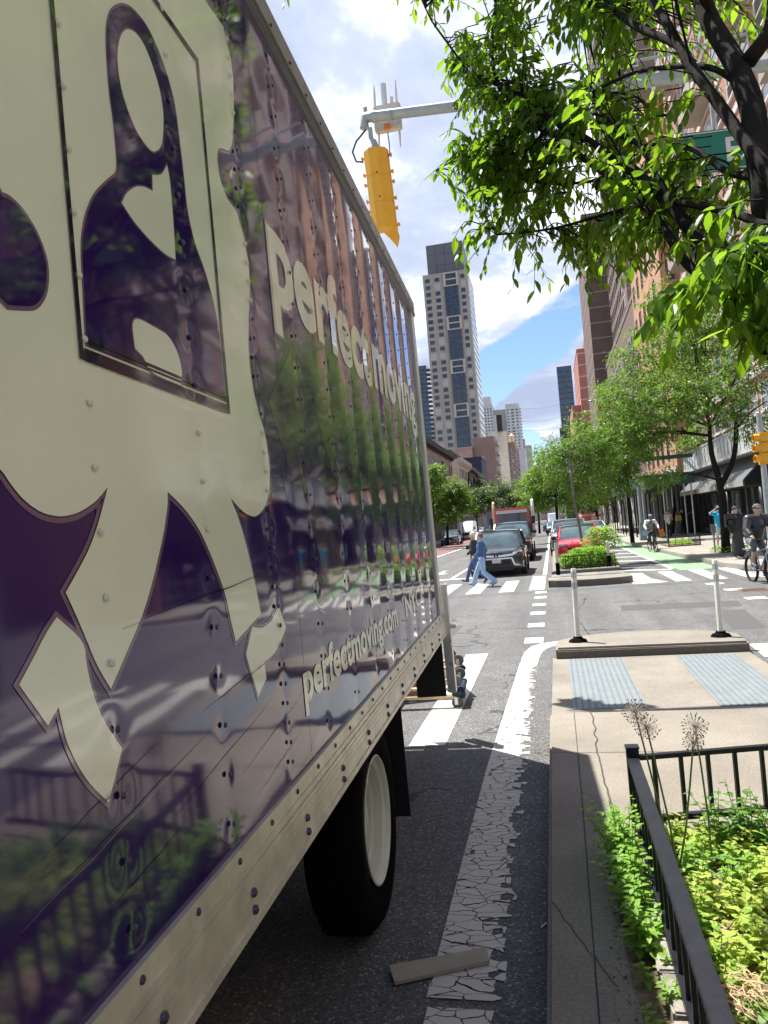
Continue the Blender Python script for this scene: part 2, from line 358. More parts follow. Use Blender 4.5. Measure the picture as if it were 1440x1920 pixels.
# joints and the long crack on the median
def groove(pts, wd, z, mat_, name='median_joint'):
    mb = MB()
    for (ax, ay), (bx_, by_) in zip(pts[:-1], pts[1:]):
        mb.add([(ax, ay, z), (ax+wd, ay, z), (bx_+wd, by_, z), (bx_, by_, z)], [(0, 1, 2, 3)])
    return struct(name, mb, mat_, fix=False)
M['joint'] = pbr('joint_grime', (0.055, 0.05, 0.042), 0.95)
groove([(0.03, -3), (0.012, 2.8), (0.035, 5), (0.045, 7.12)], 0.006, 0.1535, M['joint'])
random.seed(5)
groove([(0.185+.05*noise.noise(Vector((y*1.1, 0, 0)))+.02*noise.noise(Vector((y*6, 3, 0)))+.01*(y-4.4)/2.7, y) for y in [4.5+.045*i for i in range(59)]], 0.011, 0.1538, M['joint'], 'median_crack')
groove([(-0.16+.02*i+random.uniform(-.004, .004), 3.62-.05*i+random.uniform(-.02, .02)) for i in range(0, 14)], 0.004, 0.1536, M['joint'], 'median_crack')
mb = MB()
for y in (-1.2, 1.3, 5.9): mb.add([(-.17, y, .1537), (BX0 if y < 4.4 else 2.35, y, .1537), (BX0 if y < 4.4 else 2.35, y+.007, .1537), (-.17, y+.007, .1537)], [(0, 1, 2, 3)])
struct('median_joint', mb, M['joint'], fix=False)
# planting bed soil: lumpy sheet
bmb = MB(); nx, ny = 46, 170
vs = []
for j in range(ny+1):
    for i in range(nx+1):
        x = BX0-.01+(BX1-BX0+.02)*i/nx; y = 4.45 - j*0.05
        h = 0.135+0.03*noise.noise(Vector((x*3, y*3, 0)))+0.018*noise.noise(Vector((x*14, y*14, 3)))+0.03*min(1, max(0, (x-.2)/.5))
        vs.append((x, y, h))
bmb.add(vs, [(j*(nx+1)+i, j*(nx+1)+i+1, (j+1)*(nx+1)+i+1, (j+1)*(nx+1)+i) for j in range(ny) for i in range(nx)])
struct('soil_bed', bmb, M['soil'], smooth=True)
# spilled soil on the kerb strip
sp = MB()
random.seed(3)
for k in range(260):
    y = random.uniform(1.6, 4.3); x = 0.16-abs(random.gauss(0, .035)); r = random.uniform(.0015, .006)
    sp.ball((x, y, .152), r, 5, 0, (1, 1.2, .5))
tag(sp.build('soil_crumbs', M['soil'], fix=False), kind='stuff')
# far median with the planted island (two kerb steps)
slab('median', [(-0.12, 24.0), (1.95, 24.0), (1.95, 120), (-0.05, 120)], 0.0, 0.30, M['conc'], 0.03)
slab('median', [(-0.15, 22.9), (1.98, 22.9), (1.97, 23.98), (-0.15, 23.98)], 0.0, 0.2, M['conc'], 0.02)
isl2 = [(-0.26, 22.88), (-0.24, 21.75)] + [(0.86+1.14*math.cos(R_(a)), 21.9-0.42*math.sin(R_(a))) for a in (165, 140, 115, 90, 65, 40, 15)] + [(2.05, 21.9), (2.03, 22.88)]
slab('traffic_island', isl2, 0.0, 0.19, M['conc'], 0.03)
kb = MB()
for p, q in zip(isl2[1:-1], isl2[2:]):
    a = Vector((*p, 0.085)); b = Vector((*q, 0.085)); kb.bar(a, b, 0.02, 0.15)
struct('island_kerb_face', kb, M['conc_dark'])
kb = MB(); kb.bx(-0.15, 1.96, 23.985, 24.01, .2, .285); struct('median_kerb_face', kb, M['conc_dark'])
# ---- darker patches and tar seams where the road has been cut
M['patch'] = pbr('asphalt_patch', (.060, .059, .058), .9, c2=(.095, .093, .09), vscale=30, bump=.003, bscale=90)
for k, pts in enumerate((((-3.6, 13.2), (-1.9, 13.1), (-1.85, 14.6), (-3.55, 14.7)), ((1.2, 15.6), (3.4, 15.4), (3.5, 16.3), (1.25, 16.5)), ((-6.2, 17.0), (-4.4, 17.1), (-4.5, 19.4), (-6.1, 19.3)), ((-2.9, 29.5), (-1.2, 29.5), (-1.2, 31), (-2.9, 31)), ((2.6, 12.6), (3.1, 12.6), (3.3, 14.9), (2.8, 14.9)))):
    struct('road_patch', MB().add([(x, y, .002) for x, y in pts], [(0, 1, 2, 3)]), M['patch'], fix=False)
def seam(pts, wd=.022):
    mb = MB()
    for i in range(len(pts)-1):
        a = Vector((*pts[i], 0)); b = Vector((*pts[i+1], 0)); n = 9
        for j in range(n):
            p = a.lerp(b, j/n); q = a.lerp(b, (j+1)/n); d = (b-a).normalized(); s = Vector((-d.y, d.x, 0))
            f = lambda v: v+s*.05*noise.noise(v*1.7); w1 = wd*(1+.5*noise.noise(p*5))
            P, Q = f(p), f(q); mb.add([(P.x-s.x*w1, P.y-s.y*w1, .003), (Q.x-s.x*w1, Q.y-s.y*w1, .003), (Q.x+s.x*w1, Q.y+s.y*w1, .003), (P.x+s.x*w1, P.y+s.y*w1, .003)], [(0, 1, 2, 3)])
    struct('tar_seam', mb, pbr('tar', (.02, .02, .02), .5), fix=False)
seam([(-12, 20.7), (-4, 20.55), (4.5, 20.7)]); seam([(.45, 12.2), (.3, 15.5), (.7, 19.0)], .008); seam([(-9, 12.0), (-1.4, 12.1)], .015)
# ---- road markings
pm = MB(); z = 0.005
def quad(mb, x0, x1, y0, y1, z=0.005, sk=0.0): mb.add([(x0, y0, z), (x1, y0, z), (x1+sk, y1, z), (x0+sk, y1, z)], [(0, 1, 2, 3)])
for i, c in enumerate((-1.265, -2.25, -3.2, -4.2, -5.2, -6.2, -7.2, -8.2, -9.2, -10.2)): quad(pm, c-.165, c+.165, 6.65, 11.3, z, 0.0)
for c in (2.9, 3.8, 4.7): quad(pm, c-.17, c+.17, 6.9, 11.2, z)
for c in (-10.9, -9.95, -9.0, -8.05, -7.1, -6.15, -5.2, -4.25, -3.3, -2.36, -1.42): quad(pm, c-.21, c+.21, 21.15, 24.9, z)
for c in (2.42, 3.3, 4.2, 5.05): quad(pm, c-.2, c+.2, 21.3, 24.9, z)
for y, l in ((12.1, .55), (13.9, .5), (15.7, .5), (17.3, .45), (18.9, .5), (20.2, .5)): quad(pm, -.6, -.3, y, y+l, z)
for px, py in ((1348, 1094), (1385, 1105), (1428, 1121)):
    p = gp(px, py); quad(pm, p.x-.3, p.x+.1, p.y-.18, p.y+.22, z)
quad(pm, -12.4, -1.1, 27.3, 27.7, z)                          # stop line
for x in (-3.85,): quad(pm, x-.06, x+.06, 27.9, 60, z)
quad(pm, -.48, -.34, 26.9, 200, z); quad(pm, -7.75, -7.6, 30, 140, z)
for k in range(14): quad(pm, -3.9, -3.78, 64+k*9, 67+k*9, z)
quad(pm, 3.62, 3.78, 26, 90, z)
for k, y in enumerate((26.4, 29.0, 31.8, 34.8, 38, 41.5, 45.2, 49, 53, 57.5)): pm.add([(2.02, y, z), (3.6, y-1.0, z), (3.6, y-.62, z), (2.02, y+.38, z)], [(0, 1, 2, 3)])
pm.add([(-4.9, 31, z), (-4.72, 31, z), (-4.72, 33, z), (-4.9, 33, z)], [(0, 1, 2, 3)]); pm.add([(-5.2, 31.2, z), (-4.8, 30.2, z), (-4.4, 31.2, z)], [(0, 1, 2)])
struct('road_markings', pm, M['paint'], fix=False)
pm = MB(); quad(pm, -.80, -.36, 21.25, 26.3, .0055); pm.add([(2.1, 21.2, .0055), (2.9, 21.25, .0055), (2.0, 26, .0055), (2.0, 21.2, .0055)], [(0, 1, 2, 3)])
# stripe that sweeps round the island nose
arc = [(-0.60, 10.2), (-0.585, 10.8), (-0.56, 11.3), (-0.48, 11.75), (-0.33, 12.02), (-0.05, 12.2), (0.25, 12.3)]
inn = [(-0.36, 10.2), (-0.34, 10.8), (-0.31, 11.2), (-0.25, 11.5), (-0.15, 11.7), (0.05, 11.9), (0.3, 12.05)]
for k in range(len(arc)-1): pm.add([(*arc[k], .0055), (*inn[k], .0055), (*inn[k+1], .0055), (*arc[k+1], .0055)], [(0, 1, 2, 3)])
pm.add([(2.45, 10.2, .0055), (3.4, 10.3, .0055), (3.1, 11.2, .0055), (2.5, 11.2, .0055)], [(0, 1, 2, 3)])
struct('wide_road_marking', pm, M['paint_wide'], fix=False)
pm = MB()
for y0, y1, xa, xb in ((-2.0, 3.03, -.66, -.30), (3.09, 10.2, -.675, -.30)):
    n = 40
    for k in range(n):
        ya = y0+(y1-y0)*k/n; yb = y0+(y1-y0)*(k+1)/n
        f = lambda y: xa + max(0, (y-6.0))*0.018
        pm.add([(f(ya), ya, .0055), (xb, ya, .0055), (xb, yb, .0055), (f(yb), yb, .0055)], [(0, 1, 2, 3)])
struct('edge_line', pm, M['paint_old'], fix=False)


gm = MB(); gm.add([(3.8, 25, .0045), (5.0, 25.0, .0045), (4.93, 28.6, .0045), (3.8, 28.6, .0045)], [(0, 1, 2, 3)]); gm.add([(3.8, 28.6, .0045), (4.93, 28.6, .0045), (4.34, 48, .0045), (3.75, 48, .0045)], [(0, 1, 2, 3)]); gm.add([(3.75, 48, .0045), (4.34, 48, .0045), (4.29, 110, .0045), (3.3, 110, .0045)], [(0, 1, 2, 3)])
struct('bike_lane', gm, M['green'], fix=False)
rm = MB(); quad(rm, -10.8, -7.9, 44, 160, .0045);  struct('bus_lane', rm, M['red'], fix=False)
# tactile paving plates with truncated domes
M['tactile'] = pbr('tactile_grey', (0.175, 0.20, 0.205), 0.6, var=0.1, vscale=6, bump=.002, bscale=90)
def tactile(name, x0, x1, y0, y1, z, label, nx, ny):
    mb = MB(); mb.bx(x0, x1, y0, y1, z, z+.006)
    for i in range(nx):
        for j in range(ny):
            cx = x0+(i+.5)*(x1-x0)/nx; cy = y0+(j+.5)*(y1-y0)/ny
            mb.lathe([(.017, z+.006), (.010, z+.012), (0.0, z+.012)], 6, 0, (cx, cy, 0))
    o = mb.build(name, M['tactile'], fix=False); return tag(o, label, 'tactile paving', 'tactile paving plates of the crossing')
tactile('tactile_plate', .05, .75, 7.72, 10.42, .028, 'grey studded paving plate nearer the truck in the median cut', 11, 44)
tactile('tactile_plate', 1.42, 2.14, 7.70, 10.38, .028, 'grey studded paving plate at the right side of the median cut', 11, 44)
tactile('tactile_plate', .1, .72, 23.0, 23.8, .2, 'small grey studded plate on the far island, left one', 8, 8)
tactile('tactile_plate', 1.2, 1.85, 23.0, 23.8, .2, 'small grey studded plate on the far island, right one', 8, 8)
mb = MB(); mb.lathe([(0.0, .006), (.36, .006), (.37, .004)], 28, 0, (4.25, 18.1, 0)); 
for k in range(6): mb.bx(3.98, 4.52, 17.86+k*.09, 17.9+k*.09, .006, .012)
tag(mb.build('manhole_cover', pbr('rusty_iron', (.10, .07, .055), .7, c2=(.2, .12, .09), vscale=12)), 'round iron manhole cover in the crossing near the kerb', 'manhole cover')
# ================================================================== buildings
M['glass'] = glass_dark('window_glass')
M['glass2'] = glass_dark('window_glass_blue', (0.028, 0.034, 0.042))
M['winlit'] = pbr('window_blind', (.30, .29, .27), .3)
M['wframe'] = pbr('window_frame_white', (.62, .60, .55), .5)
M['dframe'] = pbr('window_frame_dark', (.05, .05, .055), .5)
def inst(proto, name, loc, rz, parent):
    o = proto.copy(); o.name = name; col.objects.link(o); o.parent = parent; o.location = loc; o.rotation_euler = (0, 0, rz); return o
WPROTO = {}
def window_proto(w, h, style):
    """window facing -Y, origin at its centre; frame, pane, sill"""
    k = (round(w, 2), round(h, 2), style)
    if k in WPROTO: return WPROTO[k]
    mb = MB(); d = .06
    fw = min(.08, w*.1)
    fm, gm = {'white': (M['wframe'], M['glass2']), 'dark': (M['dframe'], M['glass']), 'blind': (M['wframe'], M['winlit']), 'plain': (M['dframe'], M['glass2'])}[style]
    mb.add([(-w/2, -.01, -h/2), (w/2, -.01, -h/2), (w/2, -.01, h/2), (-w/2, -.01, h/2)], [(0, 1, 2, 3)], 1)
    for x0, x1, z0, z1 in ((-w/2, w/2, -h/2, -h/2+fw), (-w/2, w/2, h/2-fw, h/2), (-w/2, -w/2+fw, -h/2+fw, h/2-fw), (w/2-fw, w/2, -h/2+fw, h/2-fw), (-w/2+fw, w/2-fw, -fw*.3, fw*.3)):
        mb.bx(x0, x1, -.05, .02, z0, z1, 0)
    if style in ('white', 'blind'): mb.bx(-w/2-.08, w/2+.08, -.12, .02, -h/2-.1, -h/2-.001, 0)
    me_o = mb.build('window', [fm, gm]); me = me_o.data; bpy.data.objects.remove(me_o)
    WPROTO[k] = (me, mb, [fm, gm]); return WPROTO[k]
def windows(parent, origin, rz, us, zs, w, h, style, cap=95, name='window'):
    """grid of windows on a face; origin = point of the face where u=0,z=0; u runs along the face"""
    me, mb, mats = window_proto(w, h, style); R3 = Matrix.Rotation(rz, 3, 'Z'); cnt = parent.get('_wc', 0); rest = MB(); o3 = Vector(origin)
    pts = [(u, z) for z in zs for u in us]
    vme, vmb, vmats = window_proto(w, h, 'blind'); vrnd = random.Random(int(abs(o3.x*7+o3.y*3)))
    pts.sort(key=lambda p: (o3+R3@Vector((p[0], 0, p[1]))).length)
    for u, z in pts:
        p = o3+R3@Vector((u, 0, z))
        if cnt < cap:
            o = bpy.data.objects.new(name, vme if vrnd.random() < .13 else me); col.objects.link(o); o.parent = parent; o.location = p; o.rotation_euler = (0, 0, rz); cnt += 1
        else: rest.add([tuple(p+R3@Vector(v)) for v in mb.v], mb.f); rest.m[-len(mb.m):] = mb.m
    if rest.v: tag(rest.build(name+'s_beyond', mats, parent, fix=False), kind='stuff')
    parent['_wc'] = cnt
def building(name, label, x0, x1, y0, y1, z, mat_, cat='building', group=None, parapet=.5, z0=0):
    t = thing(name, label, cat, (0, 0, 0), 0, group)
    mb = MB(); mb.bx(x0, x1, y0, y1, z0, z); mb.build('wall', mat_, t)
    if parapet:
        mb = MB(); mb.bx(x0-.08, x1+.08, y0-.08, y1+.08, z+.002, z+parapet); mb.build('parapet', mat_, t)
    return t
def rng(a, b, st):
    r = []; 
    while a <= b+1e-6: r.append(a); a += st
    return r
FR, LF, RT = 0.0, math.pi/2*-1, math.pi/2     # face -Y ; face -X ; face +X
# for face -X (right side of street): rz=-90deg: local +u -> -Y ; for face +X: rz=+90: local +u -> +Y
B_ = {}
B_['pink'] = brick('pink_brick', (0.36, 0.17, 0.115), (.5, .4, .35)); B_['orange'] = brick('orange_brick', (0.50, 0.26, 0.14), (.5, .4, .3)); B_['brown'] = brick('brown_brick', (0.13, 0.078, 0.062), band=(3.0, 0, .06), bandc=(.33, .27, .24))
B_['brown2'] = brick('brown_brick_plain', (0.16, 0.095, 0.075), band=(3.0, 0, .04), bandc=(.36, .3, .27)); B_['red'] = brick('red_brick', (0.40, 0.13, 0.085), band=(3.0, 1, .07), bandc=(.55, .42, .36))
B_['tan'] = brick('tan_brick', (0.30, 0.27, 0.23), (.36, .33, .3)); B_['ten1'] = brick('tenement_brick', (0.20, 0.10, 0.08)); B_['ten2'] = brick('tenement_tan', (0.36, 0.28, 0.22)); B_['ten3'] = brick('dark_red_brick', (0.16, 0.045, 0.04))
B_['cream'] = pbr('cream_stucco', (0.62, 0.55, 0.42), .85, vscale=.6); B_['grey'] = brick('grey_brown_brick', (0.27, 0.21, 0.18)); B_['white'] = pbr('white_brick', (0.42, 0.41, 0.40), .8, vscale=.1)
B_['navy'] = pbr('navy_wall', (.045, .055, .085), .8, vscale=.3); B_['dark'] = pbr('dark_slab', (.03, .035, .04), .7); B_['purple'] = brick('purple_brown_brick', (0.27, 0.18, 0.15))
B_['apt'] = brick('apartment_brown_brick', (0.24, 0.14, 0.11)); B_['glassy'] = glass_dark('curtain_glass', (.035, .05, .075), .1); B_['blackc'] = pbr('cornice_black', (.025, .022, .022), .6)
B_['balc'] = pbr('balcony_concrete', (.34, .28, .24), .8, vscale=.8); B_['stone'] = pbr('pale_stone', (.55, .51, .45), .75, vscale=.5)
# ---- right side, corner building with shops
X1 = 10.2
r1 = building('apartment_building', 'tall pink brick apartment building with pale balcony bands above the shops at right', X1, 30, 24.6, 56, 48, B_['pink'])
bm_ = MB()
for z in rng(8.6, 47, 3.0): bm_.bx(X1-.07, X1-.002, 24.7, 55.9, z, z+.35)
bm_.build('floor_band', B_['stone'], r1)
windows(r1, (X1, 56, 0), LF, rng(1.6, 30.5, 2.6), rng(10.4, 46, 3.0), 1.5, 1.55, 'white')
windows(r1, (X1, 24.6, 0), FR, rng(2, 18, 3), rng(10.4, 46, 3.0), 1.5, 1.55, 'white')
for y0 in (27, 34.5, 42, 49.5):   # projecting balconies with pale panels
    for z in rng(11.7, 44, 6.0):
        b = MB(); b.bx(X1-1.2, X1-.08, y0, y0+3.6, z, z+.15); b.bx(X1-1.2, X1-1.15, y0, y0+3.6, z+.152, z+1.1); b.build('balcony', B_['balc'], r1)
gb = MB(); gb.bx(X1-.9, X1-.005, 24.7, 56, 4.35, 4.55); gb.bx(X1-.9, X1-.86, 24.7, 56, 4.552, 5.6); gb.bx(X1-.93, X1-.83, 24.7, 56, 5.602, 5.68)
gb.build('balcony_band', pbr('balcony_panel_grey', (.50, .50, .49), .5, vscale=.4), r1)
pg_ = pbr('post_mid_grey', (.25, .25, .25), .5); p0_ = None
for y in rng(25.2, 55.8, .85):
    if p0_ is None: p0_ = MB().bx(-.012, .012, -.025, .025, -.52, .52).build('balcony_post', pg_, r1); o = p0_
    else: o = p0_.copy(); col.objects.link(o)
    o.location = (X1-.912, y, 5.08)
windows(r1, (X1, 56, 0), LF, rng(1.4, 30, 2.1), [6.9], 1.5, 1.3, 'white', cap=140)
b = MB(); b.bx(X1-.12, X1-.004, 24.7, 56, 8.0, 8.4); b.build('string_course', B_['stone'], r1)
# shop front
sf = thing('shop_front', 'black framed shop front under the grey awning, doors and tall panes', 'shop front')
M['shopdark'] = pbr('shopfront_black', (.022, .022, .023), .45)
b = MB(); b.bx(X1-.15, X1-.004, 24.7, 56, .15, .55); b.bx(X1-.15, X1-.004, 24.7, 56, 2.75, 4.3)
for y in rng(24.9, 55.8, 1.45): b.bx(X1-.17, X1-.004, y, y+.16, .552, 2.748)
b.build('frame', M['shopdark'], sf)
gs = 0
for y in rng(25.06, 54.5, 1.45):
    b = MB(); b.add([(X1-.06, y+.002, .556), (X1-.06, y+1.285, .556), (X1-.06, y+1.285, 2.744), (X1-.06, y+.002, 2.744)], [(0, 1, 2, 3)]); b.build('window', M['glass2'] if y < 38 else M['glass'], sf)
for y in (43.7, 49.5):
    b = MB(); b.bx(X1-.2, X1-.172, y, y+1.3, .16, 2.7); d_ = b.build('door', M['shopdark'], sf); b = MB(); b.bx(X1-.26, X1-.202, y+.15, y+.19, .9, 1.7); b.build('handle', M['steel'], d_); b = MB(); b.bx(X1-.212, X1-.202, y+.25, y+1.1, .6, 2.5); b.build('pane', M['glass2'], d_)
# pale notices and round emblem on the glass (illegible lettering)
b = MB(); random.seed(4)
for k in range(6): b.bx(X1-.21, X1-.204, 53.0-.16*k, 53.1-.16*k, 2.95, 3.02+.05*(k % 3)/2)
b.build('shop_lettering', M['wframe'], sf)
b = MB(); b.lathe([(.28, -.21), (.34, -.21), (.34, -.2), (.28, -.2), (.28, -.21)], 24, 0, (X1, 54.2, 3.1), 'x'); b.build('round_emblem', pbr('emblem_grey', (.3, .3, .3), .5), sf)
# awning
M['awn'] = pbr('awning_grey_canvas', (.115, .115, .12), .8, vscale=3, bump=.002, bscale=80)
M['awn2'] = pbr('awning_valance', (.30, .29, .25), .8, vscale=5)
aw = thing('awning', 'long dark grey canvas awning with a paler valance over the shop', 'awning')
b = MB(); xo, xi, zl, zh = 9.0, X1-.01, 3.05, 4.28
for k in range(12):
    y0 = 38.3+k*2.04; y1 = y0+2.03
    b.add([(xo, y0, zl), (xo, y1, zl), (xi, y1, zh), (xi, y0, zh), (xo, y0, zl-.03), (xo, y1, zl-.03), (xi, y1, zh-.03), (xi, y0, zh-.03)], [(0, 1, 2, 3), (7, 6, 5, 4), (0, 4, 5, 1), (0, 3, 7, 4), (1, 5, 6, 2)])
b.build('canvas', M['awn'], aw)
b = MB(); b.bx(xo-.01, xo+.01, 38.3, 62.7, 2.78, 3.048); b.build('valance', M['awn2'], aw)
b = MB(); b.add([(xo, 38.31, 2.8), (xi, 38.31, 2.8), (xi, 38.31, zh-.04), (xo, 38.31, zl-.04)], [(0, 1, 2, 3)]); b.build('side_flap', M['black'], aw)
b = MB()
for k in range(0, 12, 3): y0 = 38.32+k*2.04; b.bar((xo-.01, y0, 3.07), (xi-.02, y0, zh+.03), .05, .03); b.bar((xo-.02, y0, 2.8), (xo-.02, y0, 3.06), .05, .03)
b.build('trim', M['black'], aw)
b = MB()
for y in (41.5, 44.6, 51.5): b.bx(xo-.022, xo-.012, y, y+.35, 2.84, 2.99)
b.build('valance_marks', M['wframe'], aw)
# ---- orange building, scaffold shed, brown towers
r2 = building('apartment_building', 'sunlit orange brick apartment building behind the scaffold shed', 9.0, 26, 56.4, 73, 31, B_['orange'])
windows(r2, (9.0, 73, 0), LF, rng(1.6, 15.5, 2.9), rng(6.5, 29.5, 3.0), 1.0, 1.7, 'dark'); windows(r2, (9.0, 56.4, 0), FR, [.7], rng(7.0, 29.5, 3.0), .5, 1.4, 'dark')
b = MB(); b.bx(8.9, 8.998, 56.5, 73, 4.6, 5.0); b.build('string_course', B_['stone'], r2)
b = MB(); b.bx(8.86, 8.996, 56.45, 72.9, .15, 4.3); b.build('shop_front', M['shopdark'], r2); b = MB(); b.bx(9.0, 10.1, 56.30, 56.395, .15, 4.3); b.build('side_shop_front', M['shopdark'], r2)
r2b = building('apartment_building', 'dark brown brick building beyond the orange one, low part', 10.0, 26, 73.3, 118, 24, B_['brown2'])
b = MB(); b.bx(9.85, 9.996, 73.4, 117.9, .15, 4.3); b.build('shop_front', M['shopdark'], r2b)
windows(r2b, (10.0, 118, 0), LF, rng(2, 43, 3.2), rng(5, 22, 3), 1.3, 1.6, 'dark')
r3 = building('tower_block', 'tall brown brick tower with pairs of windows rising behind the near tree', 14, 34, 119, 147, 96, B_['brown2'])
windows(r3, (14, 147, 0), LF, rng(1.5, 27, 2.6), rng(20, 93, 3.0), 1.3, 1.8, 'dark', cap=60)
windows(r3, (14, 119, 0), FR, [2.2, 4.0, 7.5, 9.3, 12.8, 14.6, 18], rng(31.5, 93, 3.0), 1.0, 1.5, 'white', cap=100)
r3b = building('tower_block', 'dark brown banded slab with blank brick, left of the brown window tower', 10.4, 16, 150, 175, 60, B_['brown'])
r4 = thing('apartment_building', 'red brick stepped building with pale floor bands at the far end', 'building')
b = MB(); b.bx(9.9, 24, 200, 228, 0, 44.8); b.bx(12.5, 24, 199.9, 228, 44.8, 50); b.build('wall', B_['red'], r4); b = MB(); b.bx(7.6, 9.898, 202, 228, 0, 31); b.build('lower_wall', B_['red'], r4)
b = MB(); b.bx(9.8, 12.4, 199.9, 228, 44.81, 45.3); b.build('parapet', B_['red'], r4)
r5 = building('tower_block', 'slim dark glass tower standing alone in the far sky', 10, 18.4, 450, 470, 90, B_['glassy'])
b = MB(); b.bx(8.6, 18, 445, 449.8, 0, 54); b.build('lower_block', B_['dark'], r5)
b = MB()
for z in rng(20, 88, 3.2): b.bx(9.95, 18.4, 449.93, 449.98, z, z+.3)
b.build('floor_bands', B_['dark'], r5)
# ---- left side: tenement row
def tenement(label, y0, y1, z, mat_, x=-16, nz=4, style='dark', esc=True, corn=None):
    t = building('tenement', label, x-14, x, y0, y1, z, mat_, 'building', None, 0)
    n = max(3, int((y1-y0)/2.4)); us = [1.2+(y1-y0-2.4)*i/(n-1) for i in range(n)]
    windows(t, (x, y0, 0), RT, us, [5.3+2.95*i for i in range(int((z-5.5)/2.95)+1)][:nz], 1.0, 1.7, style)
    b = MB(); b.bx(x-.2, x+.55, y0-.05, y1+.05, z-.55, z+.25); b.bx(x-.1, x+.3, y0, y1, z-.9, z-.552)
    for y in rng(y0+.3, y1-.2, .8): b.bx(x+.1, x+.48, y, y+.2, z-.8, z-.555)
    b.build('cornice', corn or B_['blackc'], t)
    b = MB(); b.bx(x+.002, x+.1, y0+.2, y1-.2, .15, 3.6); b.build('shop_front', M['shopdark'], t)
    if esc:
        ym = (y0+y1)/2
        for z_ in rng(6.0, z-3, 2.95):
            b = MB(); b.bx(x+.05, x+1.0, ym-2, ym+2, z_, z_+.06)
            for y in rng(ym-2, ym+2, .5): b.bx(x+.97, x+1.0, y, y+.03, z_+.06, z_+.9)
            b.bx(x+.96, x+1.01, ym-2, ym+2, z_+.9, z_+.94); b.bar((x+.6, ym-1.6, z_+.06), (x+.6, ym+1.0, z_+2.95), .3, .04); b.build('fire_escape', M['black'], t)
    b = MB(); b.bx(x-6, x-5.2, y0+2, y0+3.2, z, z+1.6); b.bx(x-10, x-9.4, y1-3, y1-2.2, z, z+1.2); b.build('chimney', mat_, t)
    return t
tenement('reddish brown tenement nearest behind the truck edge', 68, 95, 14.9, B_['ten1'])
tenement('tan brown tenement with a black cornice, left of the cream one', 95.05, 128, 14.0, B_['ten2'], nz=3)
tenement('cream stuccoed corner house with a white cornice', 130, 147, 13.6, B_['cream'], x=-15.0, nz=3, corn=B_['stone'])
tenement('dark red tenement with fire escapes, right of the cream house', 147.05, 169, 14.0, B_['ten3'])
tenement('darker brown tenement at the end of the row', 169.05, 189, 13.6, B_['ten1'])
building('side_building', 'windowless navy walled block behind the tenement roofs', -22, -16.2, 190, 205, 18.6, B_['navy'])
l3 = building('apartment_building', 'broad purple brown building in front of the tower foot', -21.9, -15.2, 230, 252, 28, B_['purple'])
for z in rng(8, 26, 3.0): b = MB(); b.bx(-15.2, -14.2, 231, 240, z, z+.9); b.build('balcony', B_['white'], l3)
windows(l3, (-21.9, 230, 0), FR, [1.2, 2.8], rng(16, 22, 3), .9, 1.4, 'blind')
building('apartment_building', 'low pinkish brick building left of the purple brown one', -28, -22, 228, 250, 25.2, brick('pinkish_brick', (.40, .28, .24)))
building('side_building', 'dark roof storey behind the cream house', -24, -19, 150, 168, 17, B_['dark'])
building('tenement', 'grey brown block between the tenement row and the tower', -34, -25, 170, 190, 21, B_['grey'])
l4 = building('apartment_building', 'brown brick apartment block with air conditioners, seven floors visible', -26.5, -15.9, 400, 450, 43.5, B_['apt'])
windows(l4, (-26.5, 400, 0), FR, [1.4, 4.0, 5.2, 8.0, 9.2], rng(10, 42, 3.0), 1.0, 1.6, 'white'); windows(l4, (-15.9, 400, 0), RT, rng(3, 48, 4), rng(10, 42, 3.0), 1.2, 1.6, 'dark', cap=99)
b = MB(); b.tube([(-17.3, 403, 43.5), (-17.3, 403, 47.5)], 1.4, 12); b.lathe([(1.5, 47.5), (0, 49.2)], 12, 0, (-17.3, 403, 0)); b.build('water_tank', M['wood'], l4)
# main tower
l5 = thing('tower_block', 'tall beige residential tower with dark glass bays', 'tower')
b = MB(); b.bx(-46.7, -27.1, 325, 353, 0, 113.5); b.build('wall', B_['tan'], l5)
b = MB(); b.bx(-44.6, -28.5, 328, 350, 113.5, 127.5); b.build('penthouse', pbr('penthouse_slate', (.10, .10, .11), .6), l5)
b = MB()
for x in rng(-44.6, -28.6, 4.0): b.bx(x, x+.1, 327.93, 327.99, 113.6, 127.4)
for z in (118, 123): b.bx(-44.5, -28.6, 327.94, 327.985, z, z+.12)
b.build('penthouse_joints', B_['dark'], l5)
b = MB()
for z in rng(3, 113, 3.05): b.bx(-46.7, -27.1, 324.94, 324.995, z, z+.10)
for x in (-46.7, -42.9, -42.35, -38.7, -37.9, -31.4, -30.6, -27.5): b.bx(x, x+.35, 324.90, 324.995, 3, 113.4)
b.build('stone_bands', pbr('band_beige', (.30, .27, .235), .8), l5)
windows(l5, (-46.7, 325, 0), FR, [2.0, 6.2], rng(22.2, 112, 3.05), 2.1, 1.9, 'plain', cap=58)
windows(l5, (-46.7, 325, 0), FR, [17.3], rng(22.2, 112, 3.05), 2.0, 1.9, 'plain', cap=88)
zt = 111.8
gl = [(4, 'dark'), (2, 'frame')]
first = True; z = 113.0
seq = [('frame', 2), ('dark', 4), ('frame', 2), ('dark', 4), ('frame', 2), ('dark', 4), ('frame', 2), ('dark', 4), ('frame', 2)]
